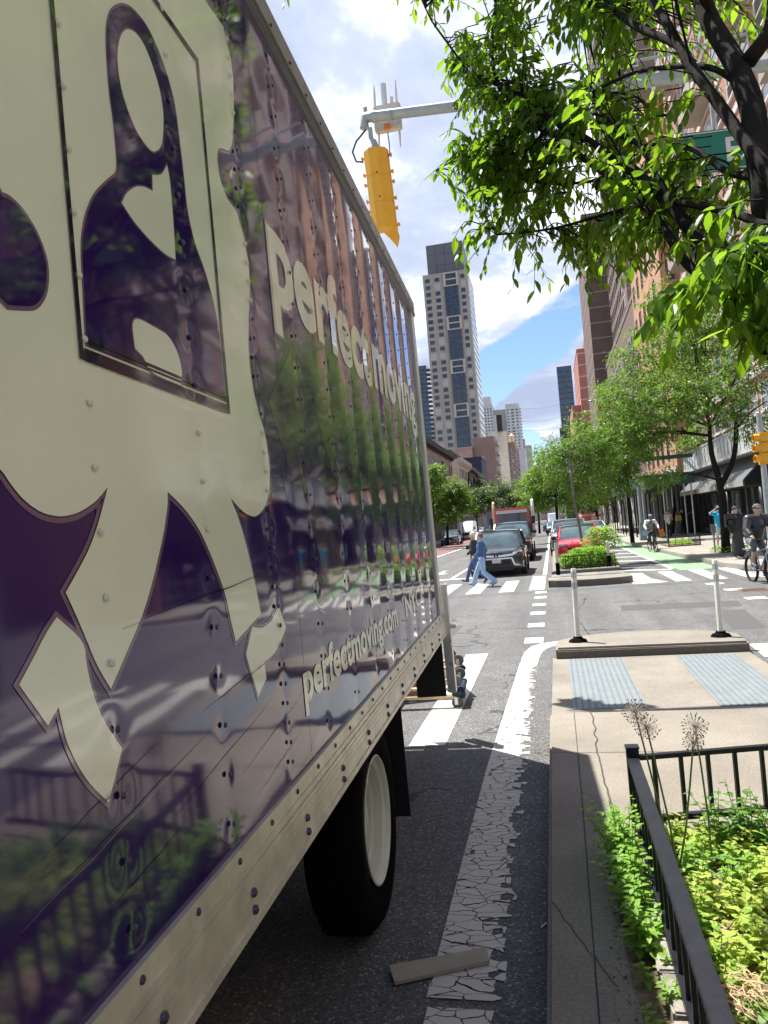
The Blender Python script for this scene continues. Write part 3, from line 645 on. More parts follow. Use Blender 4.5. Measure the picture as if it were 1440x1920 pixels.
for kind, n in seq:
    hgt = n*3.05*(1.08 if kind == 'dark' else 1); z1 = z; z0 = z-hgt; z = z0
    if kind == 'dark':
        b = MB(); b.bx(-37.4, -31.6, 324.3, 324.93, z0+.1, z1-.1)
        b.build('glass_bay', M['glass2'], l5)
        b = MB()
        for i in range(n*1+1): b.bx(-37.42, -31.58, 324.22, 324.295, z0+.1+i*(hgt-.4)/n, z0+.28+i*(hgt-.4)/n)
        for i in range(5): b.bx(-37.42+i*1.42, -37.3+i*1.42, 324.24, 324.297, z0+.1, z1-.1)
        b.build('bay_mullions', M['dframe'], l5)
    else:
        b = MB()
        b.bx(-37.6, -36.7, 324.1, 324.93, z0, z1); b.bx(-32.0, -31.1, 324.1, 324.93, z0, z1)
        for i in range(n+1): b.bx(-36.698, -32.002, 324.12, 324.93, z0+i*(hgt-.5)/n, z0+.5+i*(hgt-.5)/n)
        b.build('stone_frame', pbr('frame_beige', (.36, .33, .29), .8), l5)
        windows(l5, (-34.35, 324.75, 0), FR, [0], [z0+.5+1.3+i*(hgt-.5)/n for i in range(n)], 4.4, 1.9, 'plain', cap=100)
b = MB()
for zz_ in rng(20, 112, 3.05): b.bx(-27.09, -26.9, 327, 352, zz_, zz_+1.9)
b.build('side_glazing', pbr('glazing_pale', (.45, .5, .52), .2), l5)
l5['_wc'] = 0
# dark balcony tower
l6 = building('tower_block', 'dark glass tower with stacked balconies at the truck corner', -90, -74.5, 500, 520, 112, B_['glassy'])
for z in rng(10, 110, 3.1):
    b = MB(); b.bx(-74.5, -72.4, 500.5, 506, z, z+.9); b.bx(-86, -74.6, 499.6, 499.95, z, z+.35); b.build('balcony', B_['dark'], l6)
# white towers far off
l7 = building('tower_block', 'far white brick tower with a stepped top, left of the other', -62, -49.3, 760, 800, 121, B_['white'])
b = MB(); b.bx(-60, -51, 765, 790, 121, 131); b.build('top_block', B_['white'], l7)
windows(l7, (-62, 760, 0), FR, rng(2, 11, 3), rng(40, 119, 3.1), 1.5, 1.4, 'dark', cap=80)
l8 = building('tower_block', 'far white tower with a recessed dark centre, right one', -36.5, -23, 762, 800, 120, B_['white'])
b = MB(); b.bx(-49.2, -36.6, 770, 800, 0, 117); b.build('recessed_wing', pbr('wing_grey', (.34, .32, .32), .8), l8)
windows(l8, (-36.5, 762, 0), FR, [2, 6, 7.2, 11], rng(40, 117, 3.1), 1.5, 1.4, 'dark', cap=90)
for z in rng(40, 117, 3.1):
    b = MB(); b.bx(-23, -21.2, 763, 770, z, z+.9); b.build('balcony', B_['white'], l8)
l10 = building('side_building', 'cream walled rooftop block with a black bulkhead and white flue', -27, -19.5, 398, 399.9, 50, B_['cream'], parapet=0)
b = MB(); b.bx(-24, -21.3, 396, 398, 50, 58.5); b.build('black_bulkhead', B_['blackc'], l10); b = MB(); b.bx(-25.2, -24.1, 395, 397.9, 40, 58.4); b.build('white_flue', B_['white'], l10)
building('tower_block', 'distant grey block right of the brown apartments', -27, -21.5, 800, 830, 88, B_['grey'])
building('tower_block', 'farthest tan block at the end of the avenue, left side', -28, -18.5, 1000, 1030, 100, B_['tan'])
building('tower_block', 'distant white slab below the far towers', -24, -17, 640, 660, 62, B_['white'])
building('apartment_building', 'far low block closing the avenue behind the trees', -18, 20, 1200, 1220, 30, B_['purple'])
# ---- near right block (seen mirrored in the truck's side)
rn = building('apartment_building', 'mauve brick building on the near right block', X1, 30, -45, 10.5, 19, brick('mauve_brick', (.46, .36, .32)))
windows(rn, (X1, 10.5, 0), LF, rng(2, 52, 3.0), rng(6.6, 18, 3.1), 1.4, 1.8, 'white', cap=90)
b = MB(); b.bx(X1-.1, X1-.003, -45, 10.4, .2, 4.3); b.build('shop_glass', M['glass'], rn)
b = MB(); b.bx(X1-.2, X1-.102, -45, 10.4, 3.3, 4.3); b.build('fascia', M['shopdark'], rn)
for k, (ya, yb, c, nm) in enumerate(((2.5, 8.5, (.45, .05, .06), 'red'), (-8, 0.5, (.30, .04, .05), 'dark red'))):
    b = MB(); b.add([(8.9, ya, 2.6), (8.9, yb, 2.6), (X1-.21, yb, 3.5), (X1-.21, ya, 3.5), (8.9, ya, 2.3), (8.9, yb, 2.3)], [(0, 1, 2, 3), (4, 5, 1, 0)])
    tag(b.build('awning', pbr('awning_%s' % nm[:3]+str(k), c, .7)), nm+' shop awning on the near right block', 'awning')
# ---- scaffold shed
sh = thing('sidewalk_shed', 'dark green scaffold shed over the pavement beside the orange building', 'scaffold')
gsh = pbr('shed_green', (.03, .075, .06), .6, vscale=2)
b = MB(); b.bx(5.7, 8.8, 50.0, 92, 3.55, 3.75); b.build('deck', M['shopdark'], sh)
b = MB(); b.bx(5.62, 5.7, 50.0, 92, 3.5, 4.2); b.bx(5.7, 8.9, 49.9, 49.98, 3.5, 4.2); b.bx(5.62, 5.68, 50, 92, 5.1, 5.35); b.bx(5.7, 8.9, 49.92, 49.98, 5.1, 5.35); b.build('parapet', gsh, sh)
for y in rng(50.2, 92, 2.6):
    for x in (5.75, 8.7):
        b = MB(); b.tube([(x, y, .15), (x, y, 3.55)], .055, 8); b.build('post', M['black'] if (int(y) % 2) else M['steel'], sh)
for k, y in enumerate(rng(50.2, 88, 5.2)):
    b = MB(); b.bar((5.75, y, .5), (5.75, y+2.6, 3.4), .05, .05); b.bar((5.75, y+2.6, .5), (5.75, y, 3.4), .05, .05); b.build('cross_brace', M['steel'] if k % 2 else M['black'], sh)
for y in rng(50.2, 92, 2.6):
    b = MB(); b.tube([(5.66, y, 4.2), (5.66, y, 5.1)], .03, 6); b.build('guard_post', gsh, sh)
# ================================================================== moving truck
from mathutils.geometry import tessellate_polygon
TT = Vector((-0.04127668, 0.99914775, 0)); TN = Vector((TT.y, -TT.x, 0)); TOFF = -0.7759665
al = R_(0.9)
Nn = TN*math.cos(al) + Vector((0, 0, 1))*math.sin(al); TU = -TN*math.sin(al) + Vector((0, 0, 1))*math.cos(al)
TO = TN*TOFF + Vector((0, 0, 1))
def tp(px, py):
    v = ray(px, py); C = Vector((0, 0, CAM_H)); t = (TO-C).dot(Nn)/v.dot(Nn); p = C+v*t-TO
    return (p.dot(TT), 1+p.dot(TU))
truck = thing('moving_truck', 'big glossy purple box truck with a cream cartoon-like figure and lettering on its side', 'truck')
tmx = Matrix((Nn, TT, TU)).transposed().to_4x4(); tmx.translation = TO-TU
truck.matrix_world = tmx
PITCH, RS0 = 0.495, 1.305
def truck_paint(name, c, rough=0.05, var=0.04, coat=0.32, metal=0.0, ior=1.6):
    m, gg = newmat(name); v = obj_vec(gg); s = gg.n('ShaderNodeSeparateXYZ', {0: v})
    y = s.outputs[1]; z = s.outputs[2]
    t = gg.m('DIVIDE', gg.m('SUBTRACT', y, RS0), PITCH)
    cosn = gg.m('COSINE', gg.m('MULTIPLY', t, 2*math.pi))
    amp = gg.m('ADD', 0.0005, gg.m('MULTIPLY', gg.m('MAXIMUM', gg.m('SUBTRACT', y, 2.2), 0.0), 0.00045))
    h = gg.m('MULTIPLY', gg.m('SUBTRACT', 1.0, cosn), amp)
    pin = gg.m('POWER', gg.m('MULTIPLY', gg.m('ADD', cosn, 1.0), 0.5), 14.0)
    rz = gg.m('COSINE', gg.m('MULTIPLY', z, 2*math.pi/0.1245))
    h = gg.m('SUBTRACT', h, gg.m('MULTIPLY', gg.m('MULTIPLY', pin, gg.m('ADD', 1.0, gg.m('MULTIPLY', rz, .5))), 0.0009))
    nv = gg.n('ShaderNodeCombineXYZ', {0: 0.0, 1: gg.m('MULTIPLY', y, 0.7), 2: gg.m('MULTIPLY', z, 2.2)}).outputs[0]
    h = gg.m('ADD', h, gg.m('MULTIPLY', gg.noise(nv, 1.3, 2, 0.4), 0.0026))
    h = gg.m('ADD', h, gg.m('MULTIPLY', gg.noise(v, 320, 1, 0.4), 0.000012))
    b = gg.n('ShaderNodeBump', {'Strength': 1.0, 'Distance': 1.0, 'Height': h})
    dirt = gg.noise(v, 3.0, 7, 0.7)
    cc = gg.ramp(dirt, [(0.3, tuple(x*(1-var) for x in c)), (0.7, tuple(x*(1+var) for x in c))])
    # thin horizontal scratches
    sv = gg.n('ShaderNodeCombineXYZ', {0: 0.0, 1: gg.m('MULTIPLY', y, 0.7), 2: gg.m('ADD', gg.m('MULTIPLY', z, 60.0), gg.m('MULTIPLY', y, 14.0))}).outputs[0]
    scr = gg.m('GREATER_THAN', gg.noise(sv, 1.0, 2, 0.5), 0.745)
    cc = gg.mix(gg.m('MULTIPLY', gg.m('MULTIPLY', scr, gg.m('LESS_THAN', z, 1.75)), 0.35), cc, (0.3, 0.27, 0.28, 1))
    p = gg.n('ShaderNodeBsdfPrincipled', {'Base Color': cc, 'Roughness': gg.ramp(dirt, [(0.35, (rough, rough, rough)), (0.75, (rough*1.9,)*3)]), 'Coat Weight': coat, 'Coat Roughness': 0.03, 'Coat IOR': 1.5, 'IOR': ior, 'Metallic': metal, 'Normal': b.outputs[0]})
    gg.t.links.new(b.outputs[0], p.inputs['Coat Normal'])
    out(gg, p.outputs[0]); return m
M['tpurple'] = truck_paint('truck_purple_wrap', (0.027, 0.006, 0.105))
M['tdiamond'] = truck_paint('truck_diamond_wrap', (0.085, 0.065, 0.115))
M['tcream'] = truck_paint('truck_cream_wrap', (0.78, 0.90, 0.71), 0.12)
M['tmauve'] = truck_paint('truck_mauve_wrap', (0.19, 0.13, 0.20))
M['tink'] = truck_paint('truck_dark_wrap', (0.016, 0.010, 0.035))
M['alu'] = pbr('worn_aluminium', (0.66, 0.64, 0.55), 0.42, 0.55, var=0.18, vscale=9, bump=0.0006, bscale=60, world=False)
M['alu2'] = pbr('trim_aluminium', (0.62, 0.62, 0.58), 0.3, 0.45, var=0.1, vscale=6, world=False)
M['rivet'] = pbr('rivet_purple_steel', (0.07, 0.055, 0.10), 0.22, 0.4, world=False); M['rivetc'] = pbr('rivet_cream', (0.62, 0.68, 0.54), 0.2, 0.0, world=False, coat=.5)
M['rubber'] = pbr('tyre_rubber', (0.004, 0.004, 0.004), 0.95, spec=.08, bump=.002, bscale=60)
M['rimpaint'] = pbr('rim_cream_paint', (0.62, 0.65, 0.54), 0.32, var=0.08, coat=0.4)
SE, SF, ZB, ZT = 6.64, -1.7, 1.165, 3.93
def q3(x, s0, s1, z0, z1): return [(x, s0, z0), (x, s1, z0), (x, s1, z1), (x, s0, z1)]
body = MB(); body.bx(-2.55, -0.004, SF, 6.84, 1.0, 3.98); body.build('box_body', M['tpurple'], truck)
MB().add(q3(0, SF, SE, ZB, ZT), [(0, 1, 2, 3)]).bx(-0.02, -0.001, SF, SE, ZB, ZT).build('side_panel', M['tpurple'], truck, label='purple side panel')
MB().bx(-2.58, -.021, SF-.02, 6.86, 3.985, 4.06).build('roof', M['alu2'], truck, bevel=.01)
M['trimgrey'] = pbr('trim_grey', (0.26, 0.26, 0.25), 0.4, 0.5, var=0.12, vscale=6, world=False)
tt = MB(); tt.bx(-0.02, 0.022, SF, 6.86, 3.915, 4.05);  tt.bx(.0222, .030, SF, 6.86, 3.93, 3.94)
tt.build('top_trim', M['trimgrey'], truck, bevel=0.003)
# rear corner post
rp = MB(); rp.bx(-0.03, 0.010, SE, 6.86, 1.15, 4.0); rp.bx(0.0102, 0.013, SE, SE+.03, 1.15, 4.0)
rp.build('corner_post', pbr('post_cream_grey', (0.62, 0.64, 0.56), 0.35, 0.3, world=False), truck, bevel=0.006)
# bottom rail: extruded aluminium profile with ribs
br = MB(); br.bx(-0.04, 0.013, SF, 6.84, 1.125, 1.175); br.bx(-0.04, 0.017, SF, 6.84, 1.108, 1.125); br.bx(-0.04, 0.014, SF, 6.84, 1.100, 1.108); br.bx(-0.04, 0.018, SF, 6.84, 1.083, 1.100)
br.bx(-.04, .020, SF, 6.84, .985, 1.083); br.bx(-.04, .026, SF, 6.84, .962, .985)
for zz_ in (1.036, 1.060): br.bx(.020, .0212, SF, 6.84, zz_, zz_+.003)
br.build('bottom_rail', M['alu'], truck, bevel=0.003)
for s in (-1.2, 2.545, 3.70, 4.92, 6.14): MB().add(q3(.0058, s, s+.0035, ZB, 3.915), [(0, 1, 2, 3)]).build('panel_seam', M['tink'], truck, fix=False)
# ---- graphics
def offset(poly, d):
    n = len(poly); A = sum(poly[i][0]*poly[(i+1) % n][1]-poly[(i+1) % n][0]*poly[i][1] for i in range(n)); sg = 1 if A > 0 else -1
    outp = []
    for i in range(n):
        a = Vector(poly[i-1]); b = Vector(poly[i]); c = Vector(poly[(i+1) % n])
        e1 = (b-a).normalized(); e2 = (c-b).normalized()
        n1 = Vector((e1.y, -e1.x))*sg; n2 = Vector((e2.y, -e2.x))*sg
        nn = n1+n2
        nn = n1 if nn.length < 1e-4 else nn.normalized(); k = 1/max(0.45, nn.dot(n1))
        outp.append(tuple(b+nn*d*k))
    return outp
def smooth_poly(poly, hard=55, it=2):
    for _ in range(it):
        n = len(poly); res = []
        for i in range(n):
            a = Vector(poly[i-1]); b = Vector(poly[i]); c = Vector(poly[(i+1) % n])
            ang = (b-a).angle(c-b, 0)
            if ang > R_(hard) : res.append(tuple(b))
            else:
                l1 = min(.25, .25); res.append(tuple(b+(a-b)*.22)); res.append(tuple(b+(c-b)*.22))
        poly = res; 
    return poly
def decal(name, poly, x, mat_, holes=(), parent=truck, smooth=True, label=None):
    if smooth: poly = smooth_poly(poly)
    vs3 = [Vector((p[0], p[1], 0)) for p in poly]
    loops = [vs3] + [[Vector((p[0], p[1], 0)) for p in h] for h in holes]
    tris = tessellate_polygon(loops); flat = [p for l in loops for p in l]
    mb = MB(); mb.add([(x, p.x, p.y) for p in flat], [tuple(t) for t in tris])
    o = mb.build(name, mat_, parent, fix=False, label=label)
    me = o.data; me.update()
    bm = bmesh.new(); bm.from_mesh(me)
    for f in bm.faces:
        if f.normal.x < 0: f.normal_flip()
    bm.to_mesh(me); bm.free(); return o
def px1(pts, ox, oy, sc): return [tp(ox+a/sc, oy+b/sc) for a, b in pts]
fig_px = ([(383, 0), (417, 50), (435, 125), (438, 208), (433, 287), (410, 275), (405, 292), (410, 333), (425, 375), (442, 394), (454, 437), (465, 492), (467.5, 542), (465, 592), (464.6, 667), (473, 729), (485, 779), (496, 813), (505, 876), (504, 917), (497, 950), (479, 971), (458, 963), (442, 947), (431, 934),
  (448, 976), (467, 1047), (479, 1105), (488, 1151), (441, 1203), (431, 1163), (421, 1113), (400, 1055), (375, 997), (346, 955), (312.5, 922),
  (313, 947), (306, 997), (287.5, 1080), (267, 1151), (233, 1230), (206, 1292), (179, 1247), (154, 1184), (137.5, 1147), (121, 1111), (146, 1067), (167, 1026), (183, 980), (200, 914),
  (179, 940), (146, 962), (112, 970), (75, 962), (42, 938), (17, 907), (0, 880)])
fig = [tp(*p) for p in fig_px]
fig += [(0.75, 2.30), (0.62, 2.5), (0.6, 2.9), (0.62, 3.3), (0.8, 3.75), (1.1, 3.90), (1.6, 3.90), (2.0, 3.80), (2.1, 3.7)]
fig_hi = fig
decal('figure_outline', offset(smooth_poly(fig_hi), .012), .0010, M['tmauve'], smooth=False)
decal('figure_edge', offset(smooth_poly(fig_hi), .0025), .0016, M['tink'], smooth=False)
figd = decal('figure_graphic', fig_hi, .0022, M['tcream'], label='cream cartoon-like figure graphic')
blob = [tp(*p) for p in [(0, 369), (17, 375), (42, 400), (67, 442), (83, 487), (85, 525), (79, 554), (62.5, 575), (30, 574), (0, 571)]] + [(0.86, 2.56), (.86, 2.85)]
decal('hand_outline', offset(smooth_poly(blob), .008), .0028, M['tmauve'], smooth=False); decal('hand_shape', blob, .0034, M['tpurple'])
sil = [tp(*p) for p in [(160, 645), (155, 542), (151, 458), (158, 408), (175, 367), (200, 342), (217, 329), (219, 308), (212.5, 233), (204, 175), (199, 104), (198, 50), (206, 21), (225, 10), (246, 17), (271, 46), (292, 87.5), (310, 137.5), (325, 192), (333, 258), (342, 333), (348, 396), (362.5, 458), (383, 512), (400, 575), (410, 633), (420, 748)]]
decal('portrait_outline', offset(smooth_poly(sil), .006), .0028, M['tmauve'], smooth=False); decal('portrait_shape', sil, .0034, M['tpurple'])
for nm, pts in (('face_shape', [(233, 54), (222, 68), (216, 100), (219, 140), (226, 175), (238, 212), (250, 242), (266, 268), (283, 287), (296, 280), (302, 265), (304, 217), (298, 175), (290, 146), (278, 110), (265, 80), (250, 60)]),
                ('collar_shape', [(225, 381), (233, 362.5), (250, 350), (267, 350), (283, 359), (282.5, 329), (300, 329), (310, 310), (315, 333), (321, 400), (326, 487), (308, 479), (275, 448), (246, 414)]),
                ('arm_shape', [(244, 612), (248, 599), (258, 598), (292, 617), (312, 629), (329, 658), (338, 692), (337, 724), (278, 700), (267, 671), (250, 654)])):
    pl = [tp(*p) for p in pts]
    decal(nm+'_outline', offset(smooth_poly(pl), .004), .0040, M['tmauve'], smooth=False); decal(nm, pl, .0046, M['tcream'])
def many(pts, name, mk, mats, cap=100):
    """one part per piece for the nearest ones, the rest as one stuff part"""
    pts = sorted(pts, key=lambda p: (p[0].y-1.3)**2+(p[0].z-2.0)**2); protos = {}
    rest = {}
    for i, (p, k) in enumerate(pts):
        if k not in protos:
            b = MB(); mk(b); o = b.build(name, mats[k], truck, smooth=True, fix=False); protos[k] = (o, b); o.location = p; continue
        if i < cap: o = protos[k][0].copy(); col.objects.link(o); o.location = p
        else: rest.setdefault(k, MB()).add([tuple(Vector(v)+p) for v in protos[k][1].v], protos[k][1].f)
    for k, b in rest.items(): tag(b.build(name+'s_beyond', mats[k], truck, smooth=True, fix=False), kind='stuff')
fig_poly = smooth_poly(fig_hi)
def inside(y, z, poly):
    c = False; n = len(poly)
    for i in range(n):
        (x1, y1), (x2, y2) = poly[i-1], poly[i]
        if (y1 > z) != (y2 > z) and y < (x2-x1)*(z-y1)/(y2-y1)+x1: c = not c
    return c
rv = []
for k in range(-6, 11):
    s = RS0 + k*PITCH
    if s > 6.5 or s < -1.6: continue
    pz = 0.1245 if k not in (2,) else 0.062; z_ = 1.245
    while z_ < 3.9: rv.append((Vector((0.0, s, z_)), 1 if inside(s, z_, fig_poly) and not inside(s, z_, sil) else 0)); z_ += pz
many(rv, 'panel_rivet', lambda b: b.lathe([(.0078, .0058), (.0068, .009), (.0035, .011), (0, .0115)], 8, 0, (0, 0, 0), 'x'), [M['rivet'], M['rivetc']])
rv = [(Vector((0, RS0+k*PITCH/2, 1.150)), 0) for k in range(-12, 24) if -1.6 < RS0+k*PITCH/2 < 6.8]
many(rv, 'rail_rivet', lambda b: b.lathe([(.0095, .0131), (.008, .017), (.004, .019), (0, .0195)], 8, 0, (0, 0, 0), 'x'), [M['rivet']])
rv = [(Vector((0, RS0+k*PITCH+.05, z_)), 0) for k in range(-6, 12) for z_ in (1.048, 1.004) if -1.6 < RS0+k*PITCH < 6.75]
many(rv, 'rail_bolt', lambda b: b.lathe([(.013, .020), (.012, .027), (.006, .031), (0, .032)], 8, 0, (0, 0, 0), 'x'), [M['rivet']])
rv = [(Vector((0, RS0+k*PITCH/2, 3.975)), 0) for k in range(-12, 24) if -1.6 < RS0+k*PITCH/2 < 6.8]
many(rv, 'trim_rivet', lambda b: b.lathe([(.0075, .0222), (.006, .026), (0, .0275)], 7, 0, (0, 0, 0), 'x'), [M['black']])
fr = MB()
def strip(a, b, wd, x=.0040):
    a = Vector(a); b = Vector(b); d = (b-a).normalized(); n = Vector((-d.y, d.x))*wd/2
    fr.add([(x, *(a-n)), (x, *(b-n)), (x, *(b+n)), (x, *(a+n))], [(0, 1, 2, 3)])
f0, f1, g0, g1 = 1.292, 2.024, 2.335, 3.36
strip((f0, g0-.012), (f0, g1+.01), .014, .0052); strip((f1, g0-.012), (f1, g1+.01), .015, .0052); strip((f0+.009, g0), (f1-.009, g0), .026, .0052); strip((f0+.009, g1), (f1-.009, g1), .018, .0052)
strip((f0+.03, g0+.024), (f1-.009, g0+.024), .006, .0050); strip((f0+.03, g0+.034), (f1-.009, g0+.034), .008, .0051)
fr.build('portrait_frame', M['tink'], truck, fix=False)
for nm, pts in (('shoe_graphic', [(104, 1157), (156, 1203), (160, 1247), (171, 1297), (187.5, 1342), (208, 1376), (227, 1403), (202, 1505), (167, 1472), (142, 1434), (121, 1388), (107, 1326), (87.5, 1361), (33, 1284), (62, 1230), (83, 1188)]),
                ('shoe_graphic', [(521, 1136), (535, 1176), (525, 1205), (510, 1230), (494, 1242.5), (498, 1272), (482.5, 1307), (473, 1272), (462.5, 1238), (460, 1226), (471, 1176), (492, 1178), (508, 1163)])):
    pl = [tp(*p) for p in pts]
    decal('shoe_outline', offset(smooth_poly(pl), .009), .0012, M['tmauve'], smooth=False); decal(nm, pl, .0024, M['tcream'])
for pts in ([(370, 10), (262, 260), (372, 618), (470, 240)], [(472, 238), (660, 140), (570, 605)], [(402, 545), (470, 700), (632, 1000), (580, 1215), (510, 1020)], [(425, 640), (470, 900), (360, 600)][:0]):
    if pts: decal('diamond_graphic', px1(pts, 400, 650, 2.56), .0007, M['tdiamond'], smooth=False)
def lettering(name, txt, s0, s1, base, xh, x, mat_, bold, label=None, parent=truck):
    cu = bpy.data.curves.new(name, 'FONT'); cu.body = txt; cu.size = 1.0; cu.offset = bold; cu.resolution_u = 5; cu.space_character = 1.02
    ob = bpy.data.objects.new('t', cu); col.objects.link(ob); dg = bpy.context.evaluated_depsgraph_get()
    me = bpy.data.meshes.new_from_object(ob.evaluated_get(dg)); bpy.data.objects.remove(ob)
    xs = [v.co.x for v in me.vertices]; a, b = min(xs), max(xs)
    k = (s1-s0)/(b-a); kz = xh/0.507
    for v in me.vertices: v.co = Vector((x, s0+(v.co.x-a)*k, base+v.co.y*kz))
    me.materials.clear(); me.materials.append(mat_)
    o = bpy.data.objects.new(name, me); col.objects.link(o); o.parent = parent
    bm = bmesh.new(); bm.from_mesh(me)
    for f in bm.faces:
        f.normal_update()
        if f.normal.x < 0: f.normal_flip()
        f.material_index = 0
    bm.to_mesh(me); bm.free()
    if label: o['label'] = label
    return o
lettering('name_lettering_outline', 'perfect', 2.532, 4.40, 2.835, .272, .0012, M['tmauve'], .055)
lettering('name_lettering', 'perfect', 2.54, 4.39, 2.835, .272, .0024, M['tcream'], .034, 'big cream lettering')
lettering('name_lettering_outline', 'moving', 4.48, 6.385, 2.86, .272, .0012, M['tmauve'], .055)
lettering('name_lettering', 'moving', 4.488, 6.375, 2.86, .272, .0024, M['tcream'], .034)
lettering('web_address', 'perfectmoving.com', 2.497, 4.49, 1.385, .102, .0024, M['tcream'], .03, 'cream web address lettering')
lettering('web_address', 'NYC', 4.83, 5.55, 1.392, .09, .0024, M['tcream'], .03)
for k, (a, b_) in enumerate((((1.0, 1.40), (1.75, 1.50)), ((1.05, 1.47), (1.5, 1.55)), ((1.45, 1.36), (2.2, 1.47)), ((1.9, 1.33), (2.5, 1.415)), ((1.7, 1.55), (2.25, 1.60)), ((1.2, 1.30), (1.6, 1.345)), ((2.0, 1.24), (2.45, 1.30)), ((1.35, 1.80), (2.3, 1.86)))):
    mb = MB(); a = Vector(a); b_ = Vector(b_); pr_ = None
    for i in range(9):
        p = a.lerp(b_, i/8)+Vector((0, .006*noise.noise(Vector((i*.7, k*3, 0))))); h = .0016*(1-abs(i/8-.5)*1.6); q = [(.0062, p.x, p.y-h), (.0062, p.x, p.y+h)]
        if pr_: mb.add([pr_[0], q[0], q[1], pr_[1]], [(0, 1, 2, 3)])
        pr_ = q
    mb.build('scratch', M['tink'] if k % 3 else M['tmauve'], truck, fix=False)
# ---- running gear
def wheel(s, xo, flip=1, deep=0.16, R=.505):
    ty = MB(); prof = [(.30, -.02), (.33, .0), (.40, .012), (.46, .005), (.492, -.02), (R, -.05), (R, -.22), (.47, -.25), (.30, -.25)]
    ty.lathe([(r, xo+h) for r, h in prof], 48, 0, (0, s, .52), 'x')
    for k in range(40):
        a = 2*math.pi*k/40
        for xx in (-.07, -.135, -.2): ty.box((xo+xx, s+math.cos(a)*(R+.003), .52+math.sin(a)*(R+.003)), (.05, .045, .014), 0, Matrix.Rotation(-a+math.pi/2, 3, 'X') if False else Matrix.Rotation(a-math.pi/2, 3, 'X'))
    t_ = ty.build('tyre', M['rubber'], truck, auto=40)
    rm_ = MB(); rm_.lathe([(.300, xo-.005), (.306, xo+.002), (.300, xo+.006), (.288, xo-.002), (.282, xo-.02), (.262, xo-.03), (.256, xo-.075), (.232, xo-.085), (.225, xo-deep), (.15, xo-deep-.02), (.14, xo-deep+.03), (.10, xo-deep+.035), (.09, xo-deep+.09), (0, xo-deep+.095)], 48, 0, (0, s, .52), 'x')
    for k in range(10):
        a = 2*math.pi*k/10; rm_.lathe([(.014, xo-deep-.02), (.014, xo-deep+.015), (0, xo-deep+.017)], 6, 0, (0, s+.185*math.cos(a), .52+.185*math.sin(a)), 'x')
    rm_.build('rim', M['rimpaint'], t_, auto=40)
wheel(3.70, -0.055)
wheel(3.70, -2.2)
ax = MB(); ax.tube([(-.3, 3.70, .52), (-2.3, 3.70, .52)], .09, 12); ax.ball((-1.25, 3.7, .52), .22, 12); ax.build('axle', M['black'], truck)
ch = MB(); ch.bx(-.86, -.80, SF, 6.6, .70, .96); ch.bx(-1.75, -1.69, SF, 6.6, .70, .96)
for k in range(18): ch.bx(-2.5, -.05, -1.4+k*.47, -1.33+k*.47, .962, 1.02)
ch.bx(-2.4, -.12, SF, 6.5, 1.02, 1.04); ch.build('chassis', M['black'], truck)
fl = MB(); fl.bx(-.66, -.015, 4.40, 4.412, .26, .99); fl.bx(-.66, -.015, 4.385, 4.43, .93, .985); fl.build('mud_flap', pbr('flap_rubber', (.008, .008, .009), .7), truck)
fl = MB(); fl.bx(-2.5, -1.9, 4.40, 4.412, .26, .99); fl.build('mud_flap', M['rubber'], truck)
tk = MB(); tk.bx(-.75, -.2, 0.6, 1.8, .45, .93); tk.build('fuel_tank', M['black'], truck, bevel=.04)
# cab, mostly out of sight ahead of the box
cb = MB(); cb.bx(-2.35, -.22, -3.5, -1.85, .75, 2.75); cb.bx(-2.2, -.35, -4.7, -3.52, .75, 1.75); cbo = cb.build('cab', M['tpurple'], truck, bevel=.08)
cb = MB(); cb.bx(-2.15, -.42, -3.56, -3.50, 1.85, 2.6); cb.build('windscreen', M['glass'], cbo)
cb = MB(); cb.bx(-2.3, -.27, -4.86, -4.72, .45, .8); cb.build('bumper', M['black'], cbo, bevel=.03)
wheel(-3.9, -.16); wheel(-3.9, -2.1)
sk = MB(); sk.bx(-.9, -.3, -1.6, .4, .42, .95); sk.build('tool_box', M['black'], truck, bevel=.02)
sk = MB(); sk.bx(-2.5, -2.46, -1.6, 6.4, .35, 1.0); sk.build('far_side_light_blocker', M['black'], truck)  # unseen panel added on the far side to keep light from under the truck
# lift gate
lg = MB(); lg.bx(.035, .06, 6.90, 7.02, .42, 1.42); lg.bx(-.0, .035, 6.90, 6.93, .42, 1.42); lg.bx(-.02, .0345, 6.93, 7.0, .42, 1.40)
lgo = lg.build('lift_gate_rail', M['alu2'], truck, bevel=.004)
pl = MB(); pl.bx(-.30, -.03, 6.88, 6.90, .40, .97); pl.bx(-.42, -.25, 6.6, 6.88, .62, .78); pl.build('lift_gate_bracket', M['black'], truck)
pl = MB(); pl.bx(-2.5, -.06, 6.9, 6.97, 1.05, 1.15); pl.build('lift_gate_platform', M['alu2'], truck)
rl = MB(); rl.lathe([(.022, 0), (.022, .05), (0, .052)], 10, 0, (.06, 6.98, 1.02), 'x'); rl.build('gate_knob', M['alu2'], truck)
dr = MB(); dr.bx(-2.4, -.12, 6.86, 6.88, 1.2, 3.8); dr.build('rear_door', pbr('door_white', (.6, .6, .58), .4, world=False), truck)
